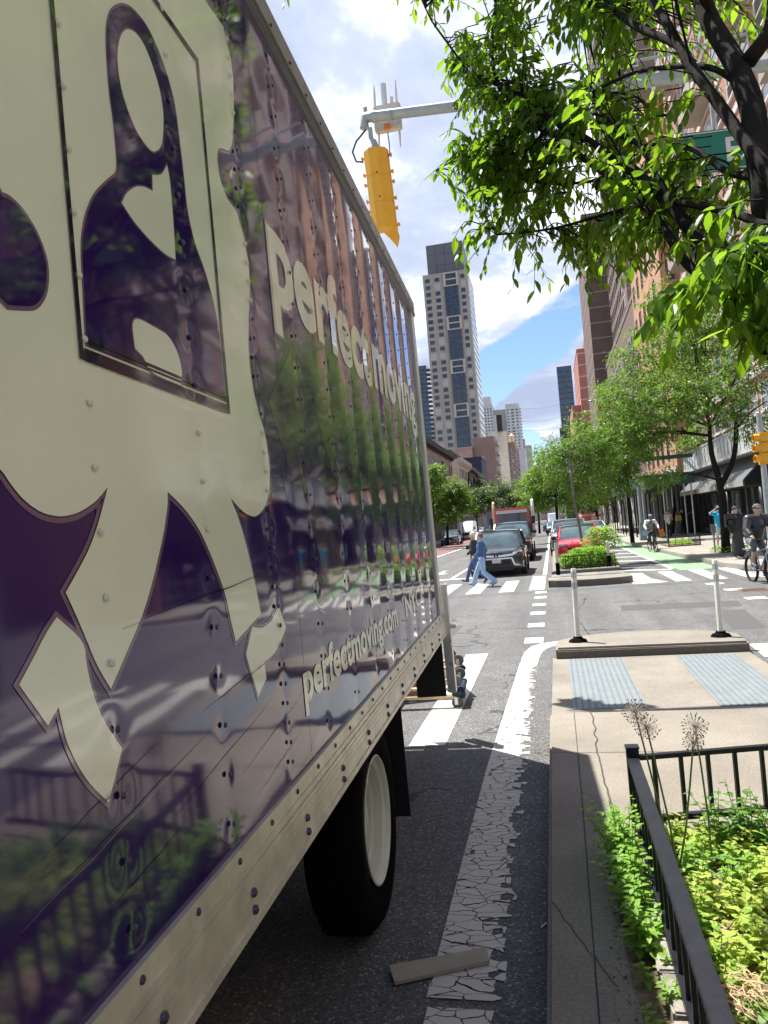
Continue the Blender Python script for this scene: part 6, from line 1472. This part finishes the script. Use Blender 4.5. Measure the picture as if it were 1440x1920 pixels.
person('person in a long black coat and dark hood just behind the e-bike rider', (q.x-.02, q.y+.2, .15), .3, dict(kl=(-.1, -.12, .5), al=(-.1, -.05, .1), tl=(-.1, -.2, .05)), top_c=(.02, .02, .022), bot_c=(.035, .036, .04), shoe_c=(.2, .2, .2), hair_c=(.02, .02, .02), cap=(.02, .022, .03), skirt=True, bulk=1.25)
b = MB(); b.box((0, 0, 0), (.30, .22, .44)); b.box((0, -.13, -.06), (.22, .06, .22)); o = b.build('backpack', M['plastic'], bevel=.05); o.location = (q.x-.22, q.y+.12, 1.42); tag(o, 'bulky dark bag on the shoulder of the person in black', 'bag')
person('worker in a lime high-visibility vest beyond the parked cars', (4.0, 72, .05), .2, None, top_c=(.35, .55, .04), bot_c=(.03, .03, .04), vox=.02, cap=(.5, .45, .1))
# ---- bicycles
def bike(name, label, loc, rz, frame_c, fat=.02, wr=.33, ebike=False):
    t = thing(name, label, 'bicycle', loc, rz); fm = pbr(name+'_frame', frame_c, .35, coat=.5)
    for y, nm in ((-.52, 0), (.52, 0)):
        b = MB(); n = 28; b.tube([(0, y+wr*math.cos(2*math.pi*i/n), wr+wr*math.sin(2*math.pi*i/n)) for i in range(n+1)], fat, 8, cap=False); w_ = b.build('wheel', M['tyre'], t)
        b = MB()
        for i in range(14): a = i*math.pi/7; b.bar((0, y, wr), (0, y+wr*math.cos(a), wr+wr*math.sin(a)), .003, .003)
        b.tube([(-.04, y, wr), (.04, y, wr)], .02, 8); b.build('spokes', M['steel'], w_)
    b = MB(); h = (0, -.38, .92); s = (0, .22, .88); bb = (0, .05, .30)
    for a, c, r in ((h, (0, -.42, .72), .02), ((0, -.40, .78), bb, .02), ((0, -.39, .85), (0, .18, .75), .018), (s, bb, .017), ((0, .18, .74), (0, .52, wr), .012), (bb, (0, .52, wr), .012)): b.tube([a, c], r, 8)
    for x in (-.055, .055): b.tube([(x, -.42, .72), (x, -.52, wr)], .013, 6)
    b.tube([(-.055, -.42, .72), (.055, -.42, .72)], .014, 6)
    b.build('frame', fm, t)
    b = MB(); b.tube([(0, -.38, .9), (0, -.40, 1.05)], .014, 8); b.tube([(-.30, -.30, 1.08), (-.14, -.38, 1.06), (0, -.40, 1.05), (.14, -.38, 1.06), (.30, -.30, 1.08)], .013, 8); b.build('handlebar', M['plastic'], t)
    b = MB(); b.ball((0, .26, .92), .12, 10, 0, (.6, 1.1, .3)); b.build('saddle', M['plastic'], t)
    b = MB(); b.tube([(0, .05, .30), (.09, .05, .30), (.09, .10, .17)], .012, 6); b.tube([(0, .05, .30), (-.09, .05, .30), (-.09, 0, .43)], .012, 6); b.box((.13, .1, .165), (.09, .07, .02)); b.box((-.13, 0, .435), (.09, .07, .02)); b.build('pedals', M['plastic'], t)
    if ebike:
        b = MB(); b.box((0, .36, .6), (.12, .10, .4)); b.build('battery', M['plastic'], t); b = MB(); b.ball((0, -.48, .86), .05, 8); b.build('front_lamp', M['lampglass'], t)
        b = MB(); b.box((0, .62, .80), (.12, .36, .03)); b.tube([(.06, .62, .79), (.06, .52, wr)], .01, 6); b.build('rack', M['steel'], t)
    return t
RIDE = dict(hl=(-.09, .24, .98), hr=(.09, .24, .98), kl=(-.13, -.16, .80), kr=(.13, -.08, .62), al=(-.13, .0, .50), ar=(.13, .12, .24), tl=(-.13, -.14, .45), tr=(.13, -.02, .19), ch=(0, .06, 1.32), nk=(0, -.02, 1.50), hd=(0, -.07, 1.66), sl=(-.19, .01, 1.45), sr=(.19, .01, 1.45), el=(-.30, -.10, 1.23), er=(.30, -.10, 1.23), wl=(-.28, -.26, 1.11), wr=(.28, -.26, 1.11))
q = gp(1227, 1036)
bike('bicycle', 'bicycle ridden toward us in the green lane with bags on the handlebar', (q.x, q.y+.5, 0), .12, (.03, .03, .03), wr=.34)
person('cyclist in a blue cap, white sleeves and dark checked vest', (q.x, q.y+.5, 0), .12, RIDE, skin=SK2, top_c=(.66, .66, .66), bot_c=(.03, .035, .05), cap=(.12, .2, .4), shoe_c=(.03, .03, .03), bulk=1.05, vest=(.05, .05, .05))
b = MB(); b.box((0, 0, 0), (.24, .12, .34), 0, None, .9); b.tube([(-.07, 0, .17), (-.05, 0, .27), (.05, 0, .27), (.07, 0, .17)], .006, 6); o = b.build('shopping_bag', pbr('bag_brown', (.42, .14, .03), .7), bevel=.01); o.location = (q.x+.42, q.y+.15, .88); o.rotation_euler = (0, -.2, 0); tag(o, 'brown-orange paper bag hanging on the right of the handlebar', 'bag')
b = MB(); b.box((0, 0, 0), (.2, .1, .22), 0, None, .8); o = b.build('shopping_bag', pbr('bag_blue', (.25, .4, .65), .6), bevel=.02); o.location = (q.x-.32, q.y+.15, .92); tag(o, 'light blue bag hanging on the left of the handlebar', 'bag')
vst = MB()
q = gp(1441, 1095)
bike('electric_bicycle', 'grey electric bicycle cut by the right edge of the picture', (q.x-.04, q.y+.35, 0), .18, (.25, .26, .27), fat=.035, wr=.32, ebike=True)
R2_ = dict(RIDE); R2_.update(kl=(-.2, -.2, .86), al=(-.16, .02, .46), tl=(-.16, -.13, .38))
person('e-bike rider in a dark cap and shiny black jacket at the right edge', (q.x-.04, q.y+.35, 0), .18, R2_, top=pbr('jacket_shiny_black', (.03, .032, .038), .38, vscale=14, bump=.01, bscale=12), bot_c=(.10, .11, .13), cap=(.09, .085, .08), shoe_c=(.05, .06, .10), leg=.62, bulk=1.42, hair_c=(.02, .02, .02), vox=.011, scale=1.07)
# ================================================================== trees
M['bark'] = pbr('dark_bark', (.010, .008, .007), .95, c2=(.030, .025, .021), spec=.2, vscale=9, bump=.006, bscale=45)
M['bark2'] = pbr('grey_bark', (.10, .085, .07), .9, c2=(.2, .18, .15), vscale=5, bump=.01, bscale=20)
M['lf_near'] = leaf_mat('near_leaf', (.06, .13, .016), (.17, .28, .03), .66, .35)
M['lf_mid'] = leaf_mat('street_leaf', (.07, .14, .028), (.16, .26, .05), .42)
M['lf_mid2'] = leaf_mat('street_leaf_bright', (.085, .16, .03), (.16, .26, .05), .4)
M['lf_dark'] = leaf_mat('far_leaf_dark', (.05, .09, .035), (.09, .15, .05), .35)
def catmull(pts, n=4):
    P = [pts[0]*2-pts[1]]+pts+[pts[-1]*2-pts[-2]]; res = []
    for i in range(1, len(P)-2):
        for k in range(n):
            t = k/n; a, b, c, d = P[i-1], P[i], P[i+1], P[i+2]
            res.append(((b*2)+(c-a)*t+(a*2-b*5+c*4-d)*t*t+(b*3-a-c*3+d)*t*t*t)*.5)
    res.append(P[-2]); return res
def street_tree(label, loc, trunk, h0, crown, nleaf0, L_, lm, bark, seed, group=None, cat='tree', name='street_tree', droop=.4, limb_r=.5, W=.34):
    """trunk: list of (dx,dy,z,r); crown: list of (dx,dy,z,rx,ry,rz,weight) ellipsoid clumps"""
    nleaf = int(nleaf0*1.7); random.seed(seed); t = thing(name, label, cat, loc, 0, group); b = MB()
    tp_ = [Vector(p[:3]) for p in trunk]; cp = catmull(tp_, 3); rr = [trunk[0][3]+(trunk[-1][3]-trunk[0][3])*i/(len(cp)-1) for i in range(len(cp))]; b.tube(cp, rr, 10)
    segs = cp[len(cp)//2:]
    twig = []
    for c in crown:
        cc = Vector(c[:3]); s = min(segs, key=lambda p: (p-cc).length+max(0, p.z-cc.z)*2); mid = s.lerp(cc, .5)+Vector((random.gauss(0, .15), random.gauss(0, .15), .15))
        path = catmull([s, mid, cc], 4); r0 = trunk[-1][3]*limb_r*1.3; b.tube(path, [r0*(1-.75*i/(len(path)-1)) for i in range(len(path))], 7)
        for k in range(int(5*c[6])+3):
            a = random.uniform(0, 6.28); u = random.uniform(-.6, 1); e = cc+Vector((math.cos(a)*c[3]*.8, math.sin(a)*c[4]*.8, u*c[5]*.7)); st = path[random.randint(3, len(path)-1)]
            pp = catmull([st, st.lerp(e, .5)+Vector((0, 0, .1)), e], 3); b.tube(pp, [r0*.28*(1-.8*i/(len(pp)-1)) for i in range(len(pp))], 5); twig += [(p, c) for p in pp[2:]]
    b.build('trunk', bark, t, fix=False, smooth=True)
    mb = MB(); tw = sum(c[6] for c in crown)
    for c in crown:
        n = int(nleaf*c[6]/tw); cc = Vector(c[:3]); ncl = max(6, n//26); 
        for q in range(ncl):
            a = random.uniform(0, 6.28); u = random.uniform(-1, 1); k = math.sqrt(1-u*u); r = random.random()**.45
            o = cc+Vector((k*math.cos(a)*c[3], k*math.sin(a)*c[4], u*c[5]))*r; cd = (o-cc); cd.z *= .4; cd = (cd.normalized() if cd.length > .01 else Vector((1, 0, 0))); sp = L_*2.1
            sp_d = (cd+Vector((random.gauss(0, .5), random.gauss(0, .5), random.gauss(-.1, .3)))).normalized()
            for i in range(n//ncl):
                s_ = random.random(); p = o+sp_d*(s_-.3)*sp*1.7+Vector((random.gauss(0, .35), random.gauss(0, .35), random.gauss(0, .28)))*L_*1.3
                d = (sp_d*.7+Vector((random.gauss(0, .55), random.gauss(0, .55), random.gauss(-droop, .4)))).normalized(); l = L_*random.uniform(.6, 1.25)
                nn = Vector((random.gauss(0, .5), random.gauss(0, .5), 1)); s2 = d.cross(nn).normalized()*l*W*.5; e = p+d*l; m = p+d*l*.45-Vector((0, 0, l*.03))
                mb.add([tuple(p), tuple(m+s2), tuple(e), tuple(m-s2)], [(0, 1, 2, 3)])
    mb.build('crown', lm, t, fix=False); return t
# right street tree whose crown fills the right of the picture
q = gp(1362, 1036, .15); X0, Y0 = q.x, q.y
def rel(px, py, Y, o=None): p = at(px, py, Y); return (p.x-X0, p.y-Y0, p.z-.15)
def cl(px, py, Y, r, w=1.0, rz=None, ry=None):
    p = rel(px, py, Y); k = Y/1400; return (*p, r*k, (ry or r)*k*1.0, (rz or r*.75)*k, w)
trk = [(0, 0, 0, .17), (*rel(1356, 960, Y0), .15), (*rel(1348, 900, Y0), .14), (*rel(1334, 850, Y0-.1), .09), (*rel(1330, 800, Y0-.2), .07)]
street_tree('right street tree with forked dark trunk and airy crown over the pavement', (X0, Y0, .15), trk, 2, [cl(1300, 640, 31, 75, 1.3), cl(1390, 690, 29.5, 70, 1.2), cl(1215, 660, 31, 60, .9), cl(1245, 750, 30, 75, 1.5), cl(1330, 745, 29, 65, 1.1), cl(1175, 740, 31, 55, .8), cl(1170, 820, 30.5, 55, .9), cl(1215, 815, 30, 38, .6), cl(1410, 780, 29, 50, .6), cl(1290, 590, 31.5, 50, .5), cl(1240, 895, 29.5, 32, .3), cl(1330, 560, 31, 50, .4), cl(1430, 610, 30, 50, .6)], 19000, .17, M['lf_mid'], M['bark'], 41, W=.30)
b = MB(); b.tube(catmull([Vector(rel(1350, 915, Y0)), Vector(rel(1375, 860, Y0-.1)), Vector(rel(1380, 800, Y0-.1)), Vector(rel(1372, 760, Y0-.2))], 4), [.11]*3+[.09]*5+[.07]*5, 9); b.tube(catmull([Vector(rel(1378, 808, Y0)), Vector(rel(1405, 775, Y0)), Vector(rel(1438, 752, Y0-.2))], 3), [.05, .045, .04, .035, .03, .025, .02], 7)
tr_o = [o for o in bpy.data.objects if o.get('label', '').startswith('right street tree')][0]; b.build('fork', M['bark'], tr_o, smooth=True, fix=False)
def mk_tree(label, bx_, by_, Y, z0, tops, cls, n, L_, lm, bark, seed, tr=.1, W=.34, name='street_tree', group=None):
    global X0, Y0
    q = at(bx_, by_, Y); X0, Y0 = q.x, Y
    def rl(px, py, YY): p = at(px, py, YY); return (p.x-X0, p.y-Y0, p.z-z0)
    trk = [(0, 0, 0, tr)]+[(*rl(px, py, Y), tr*.8) for px, py in tops]
    cr = [(*rl(c[0], c[1], c[2]), c[3]*c[2]/1400, c[3]*c[2]/1400, c[3]*.75*c[2]/1400, c[4]) for c in cls]
    return street_tree(label, (X0, Y0, z0), trk, 0, cr, n, L_, lm, bark, seed, group=group, W=W, name=name)
mk_tree('slender young tree growing from the far planted island', 1097, 1048, 29.0, .3, [(1086, 985), (1076, 935), (1070, 880)], [(1045, 850, 30, 38, .9), (1085, 830, 30, 42, 1), (1120, 870, 30, 38, .9), (1060, 900, 30, 34, .7), (1025, 885, 31, 28, .5), (1110, 920, 30, 30, .6), (1090, 790, 31, 25, .3), (1140, 830, 31, 40, .8)], 6500, .15, M['lf_mid'], M['bark2'], 51, .055)
mk_tree('leafy street tree behind the island tree along the green lane', 1185, 1003, 46, .15, [(1178, 930), (1172, 860)], [(1150, 860, 45, 48, 1.2), (1175, 840, 44, 45, 1.0), (1105, 880, 46, 40, .9), (1165, 790, 46, 45, .9), (1215, 780, 45, 45, .8), (1140, 730, 46, 30, .4), (1120, 820, 46, 40, .8), (1165, 905, 44, 26, .4)], 9000, .24, M['lf_mid'], M['bark'], 52, .13)
mk_tree('broad bright green tree arching over the right lanes, left of the island tree', 1045, 990, 62, .3, [(1042, 930), (1036, 890)], [(1010, 905, 62, 30, 1), (1035, 870, 62, 34, 1.1), (1060, 905, 62, 34, 1), (1000, 940, 61, 20, .5), (1075, 860, 62, 32, .8), (1025, 935, 62, 26, .6), (1075, 930, 62, 30, .8)], 6500, .30, M['lf_mid2'], M['bark'], 53, .12)
mk_tree('farther round tree at the sky gap above the red truck', 1010, 978, 90, .3, [(1008, 930)], [(1000, 900, 90, 22, 1), (1025, 880, 90, 26, 1), (985, 925, 90, 14, .6), (1015, 925, 90, 22, .9)], 3500, .36, M['lf_mid2'], M['bark'], 54, .14)
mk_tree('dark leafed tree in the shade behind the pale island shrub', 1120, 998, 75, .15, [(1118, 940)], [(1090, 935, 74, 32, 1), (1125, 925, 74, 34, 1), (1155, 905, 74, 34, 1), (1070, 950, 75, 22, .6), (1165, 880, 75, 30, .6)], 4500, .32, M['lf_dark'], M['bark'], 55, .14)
mk_tree('pale leafed tree above the shop awning in front of the pink building', 1262, 1000, 58, .15, [(1266, 900), (1262, 830)], [(1270, 560, 44, 60, .5), (1280, 620, 44, 60, .7), (1250, 690, 46, 60, .7), (1300, 820, 50, 38, .5)], 4500, .22, M['lf_mid2'], M['bark'], 56, .12)
# left pavement trees
mk_tree('nearest left tree, sunlit, behind the truck edge', 838, 1003, 72, .15, [(838, 960)], [(830, 925, 72, 26, 1), (855, 930, 72, 24, 1), (815, 945, 72, 22, .8), (842, 905+10, 72, 20, .7), (870, 950, 72, 16, .6), (826, 970, 71, 16, .6), (850, 962, 71, 16, .5)], 5500, .34, M['lf_mid'], M['bark'], 57, .13)
mk_tree('leafy branch clump beside the truck corner, left side', 812, 1000, 66, .15, [(812, 950)], [(812, 880, 66, 10, .8), (816, 900, 66, 13, 1), (808, 925, 66, 12, .8)], 1400, .34, M['lf_mid2'], M['bark'], 58, .10)
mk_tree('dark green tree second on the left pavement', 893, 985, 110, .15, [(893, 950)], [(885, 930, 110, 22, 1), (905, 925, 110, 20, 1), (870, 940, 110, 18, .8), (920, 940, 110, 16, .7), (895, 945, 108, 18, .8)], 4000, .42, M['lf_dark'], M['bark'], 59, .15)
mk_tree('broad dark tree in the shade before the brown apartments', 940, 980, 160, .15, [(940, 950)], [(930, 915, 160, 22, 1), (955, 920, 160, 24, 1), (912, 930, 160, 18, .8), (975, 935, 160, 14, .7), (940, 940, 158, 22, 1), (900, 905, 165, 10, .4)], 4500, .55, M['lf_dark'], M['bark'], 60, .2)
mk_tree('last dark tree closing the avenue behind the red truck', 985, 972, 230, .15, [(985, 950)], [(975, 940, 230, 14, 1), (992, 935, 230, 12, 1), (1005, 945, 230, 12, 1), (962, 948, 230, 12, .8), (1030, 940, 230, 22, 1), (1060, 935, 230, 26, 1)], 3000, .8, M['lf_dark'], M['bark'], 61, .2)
# trees on the near right pavement (mirrored in the truck)
pr = street_tree('street tree on the near right pavement', (6.6, 3.5, .15), [(0, 0, 0, .13), (.05, 0, 2.2, .11), (.0, .1, 3.6, .08)], 0, [(0, 0, 5.0, 1.6, 1.6, 1.2, 1), (-.9, .9, 4.4, 1.1, 1.1, .8, .8), (.8, -.9, 4.6, 1.1, 1.1, .8, .8), (-.6, -1, 5.4, 1.1, 1.1, .9, .8), (.5, 1.1, 5.8, 1.1, 1.1, .9, .8)], 5000, .16, M['lf_mid'], M['bark'], 71)
c_ = copy_tree(pr); c_.location = (6.8, -3.5, .15); c_['label'] = 'second street tree on the near right pavement'; c_.rotation_euler = (0, 0, 2)
# ---- the near tree: limbs traced in space, twigs and hanging leaves
nt_ = thing('near_tree', 'near tree with dark limbs and big backlit leaves overhanging from the right', 'tree', (1.62, 2.55, .15)); NB = Vector((1.62, 2.55, .15))
b = MB(); limbs = []
def limb(pts, r0, r1, n=10):
    P = [at(px, py, Y)-NB for px, py, Y in pts]; c = catmull(P, 5); rs = [r0+(r1-r0)*i/(len(c)-1) for i in range(len(c))]
    c2 = [p+Vector((noise.noise(p*3.0), noise.noise(p*3.1+Vector((5, 0, 0))), noise.noise(p*2.9+Vector((0, 7, 0)))))*.012 for p in c]; b.tube(c2, rs, n); limbs.extend(c2); return c2
K = lambda w, Y: w*Y/1400/2
fork = at(1530, 560, 2.55)
b.tube(catmull([Vector((0, 0, 0)), Vector((-.02, -.02, 1.4)), fork-NB], 5), [.08]*4+[.07]*4+[.06]*3, 14)
b.tube(catmull([fork-NB, at(1490, 500, 2.7)-NB, at(1440, 330, 2.9)-NB], 4), [.06, .056, .052, .05, .048, .046, .044, .042, .04], 12)
limb([(1440, 420, 2.85), (1411, 215, 3.0), (1374, 118, 3.15), (1326, 24, 3.3), (1290, -60, 3.4)], K(46, 2.9), K(30, 3.3))
limb([(1480, 420, 2.7), (1440, 326, 2.8), (1374, 236, 3.0), (1317, 156, 3.15), (1270, 80, 3.3), (1223, 0, 3.45), (1190, -70, 3.6)], K(26, 2.8), K(14, 3.4))
limb([(1530, 640, 2.5), (1440, 650, 2.55), (1378, 562, 2.75), (1336, 524, 2.9), (1303, 448, 3.1), (1251, 378, 3.3), (1185, 320, 3.5), (1114, 275, 3.65), (1024, 218, 3.8), (949, 165, 3.95), (878, 137, 4.1), (831, 113, 4.2)], K(46, 2.5), K(5, 4.2))
limb([(1400, 585, 2.7), (1340, 540, 2.85), (1279, 482, 3.0), (1232, 406, 3.2), (1160, 349, 3.4), (1085, 293, 3.6), (1015, 243, 3.8), (949, 195, 3.95), (905, 165, 4.05)], K(22, 2.8), K(5, 4.0))
limb([(1520, 450, 2.7), (1440, 425, 2.8), (1374, 401, 2.95), (1298, 385, 3.1), (1255, 375, 3.25)], K(20, 2.8), K(9, 3.2))
limb([(1470, 380, 2.8), (1430, 340, 2.9), (1364, 321, 3.05), (1303, 278, 3.2), (1256, 269, 3.35), (1185, 269, 3.5), (1133, 227, 3.7)], K(16, 2.9), K(4, 3.7))
limb([(1310, 150, 3.2), (1279, 92, 3.3), (1208, 57, 3.5), (1157, 24, 3.65), (1109, -3, 3.8), (1060, -30, 3.9)], K(16, 3.2), K(9, 3.9))
limb([(1390, 165, 3.1), (1326, 127, 3.2), (1232, 127, 3.4), (1185, 137, 3.5), (1138, 160, 3.65), (1100, 178, 3.75)], K(12, 3.1), K(4, 3.7))
limb([(1300, 448, 3.1), (1200, 210, 3.3), (1165, 145, 3.45)][:0] or [(1290, 440, 3.1), (1245, 345, 3.3), (1190, 265, 3.45), (1140, 222, 3.6), (1090, 215, 3.75)], K(11, 3.1), K(4, 3.7))
limb([(937, 168, 4.0), (925, 130, 4.0), (920, 80, 4.0), (925, 30, 4.0), (935, -10, 4.0)], K(8, 4), K(3, 4))
limb([(880, 138, 4.1), (845, 90, 4.1), (812, 40, 4.15), (790, -5, 4.2)], K(5, 4), K(3, 4))
limb([(1200, 325, 3.5), (1120, 340, 3.7), (1040, 345, 3.85), (960, 330, 4.0), (890, 300, 4.1)], K(7, 3.5), K(3, 4))
limb([(1200, 385, 3.35), (1110, 410, 3.6), (1020, 430, 3.8), (930, 440, 3.95)], K(7, 3.5), K(3, 4))
limb([(1030, 225, 3.8), (990, 280, 3.9), (930, 290, 4.0), (860, 300, 4.1), (815, 320, 4.2)], K(6, 3.9), K(2, 4))
limb([(1400, 120, 3.1), (1440, 60, 3.1), (1450, -20, 3.1)], K(30, 3), K(20, 3))
limb([(1560, 520, 2.4), (1430, 470, 2.5), (1390, 520, 2.6), (1330, 560, 2.7)], K(14, 2.5), K(5, 2.7))
# anchors of leafy twigs
random.seed(77)
zones = [  # polygon-ish boxes: x0,x1,y0,y1,depth0,depth1,count
    (830, 960, 40, 200, 3.8, 4.4, 48), (900, 1180, -40, 130, 3.6, 4.4, 105), (860, 1050, 190, 330, 3.8, 4.4, 66), (845, 1010, 300, 420, 3.8, 4.4, 62),
    (860, 1120, 400, 505, 3.7, 4.3, 78), (1000, 1200, 230, 400, 3.5, 4.3, 80), (1040, 1270, 150, 300, 3.6, 4.6, 75), (1150, 1440, -30, 120, 3.6, 4.6, 45),
    (1200, 1440, 360, 490, 3.0, 4.0, 70), (700, 1300, -420, -50, 3.4, 4.6, 120), (1150, 1500, -420, -60, 2.8, 3.6, 60), (1130, 1300, 330, 500, 3.2, 4.0, 40), (1260, 1440, 460, 600, 2.45, 3.0, 85), (1215, 1330, 520, 610, 2.5, 2.9, 14), (1330, 1440, 560, 640, 2.3, 2.6, 16), (800, 850, 0, 60, 4.0, 4.3, 8), (1020, 1300, 120, 400, 2.9, 3.4, 26), (840, 1000, 60, 420, 3.7, 4.0, 26), (1090, 1250, 430, 500, 3.4, 3.9, 18)]
mb = MB(); ltot = 0
def twig_leaves(tip, start, L_=None, nl=None):
    global ltot
    d = tip-start
    if d.length > .55: start = tip-d.normalized()*random.uniform(.3, .55); d = tip-start
    if d.length < .12: d = Vector((-.2, .1, -.05)); start = tip-d
    mid = start.lerp(tip, .5)+Vector((0, 0, .04)); tip2 = tip+Vector((0, 0, -.05)); p = catmull([start, mid, tip2], 3); b.tube(p, [.0035, .003, .0028, .0024, .002, .0016, .0012], 4, cap=False)
    n = nl or random.randint(8, 13); Ls = (L_ or .074)
    for i in range(n):
        t = .25+.75*(i+.5)/n; f = t*(len(p)-1); k = min(len(p)-2, int(f)); pt = p[k].lerp(p[k+1], f-k); dd = (p[k+1]-p[k]).normalized(); sd = dd.cross(Vector((0, 0, 1))).normalized()*(1 if i % 2 else -1)
        dr = (dd*.55+sd*random.uniform(.4, .95)+Vector((random.gauss(0, .15), random.gauss(0, .15), -random.uniform(.0, 1.25)))); nn = Vector((random.gauss(0, .4), random.gauss(0, .4), 1))+sd*.5
        l = Ls*random.choice((.55, .8, .95, 1.05, 1.2, 1.35))*random.uniform(.9, 1.1); leaf(mb, pt, dr, nn, l, l*random.uniform(.34, .46), 0, .18, random.uniform(.0, .25)); ltot += 1
for x0, x1, y0, y1, d0, d1, n in zones:
    for k in range(int(n*(1.5 if x0 < 870 or y0 < -100 else 1.12))):
        px = random.uniform(x0, x1); py = random.uniform(y0, y1); Y = random.uniform(d0, d1)
        if noise.noise(Vector((px/75, py/75, 1.3))) < -.16: continue
        tip = at(px, py, Y)-NB+Vector((random.gauss(0, .05), random.gauss(0, .08), random.gauss(0, .05))); s = min(limbs, key=lambda q: (q-tip).length+random.uniform(0, .12)); 
        if (s-tip).length > .55: b.tube(catmull([s, s.lerp(tip, .5)+Vector((0, 0, .06)), tip], 3)[:-2], [.006, .0055, .005, .0045, .004], 5, cap=False)
        twig_leaves(tip, s, random.choice((.044, .054, .062, .068)) if Y > 3 else .072)
# single outlying sprays of the left silhouette
for px, py, Y, sx, sy in ((790, 325, 4.1, 905, 295), (822, 240, 4.15, 890, 270), (812, 312, 4.15, 900, 300), (850, 120, 4.2, 880, 135), (770, 15, 4.2, 800, -30), (735, -5, 4.2, 790, -60), (860, 370, 4.1, 930, 330), (865, 460, 4.0, 930, 430), (1000, 535, 3.8, 1010, 430), (960, 530, 3.8, 980, 440), (900, 500, 3.9, 950, 430), (855, 470, 4.0, 900, 430), (1180, 500, 3.6, 1180, 400), (1100, 500, 3.7, 1100, 420), (532, -2, 4.3, 560, -80), (845, 440, 4, 900, 420), (1060, 520, 3.7, 1060, 430)):
    twig_leaves(at(px, py, Y)-NB, at(sx, sy, Y-.05)-NB, .068, 7)
b.build('trunk', M['bark'], nt_, smooth=True, fix=False)
mb.build('crown', M['lf_near'], nt_, fix=False)
print('near leaves', ltot)
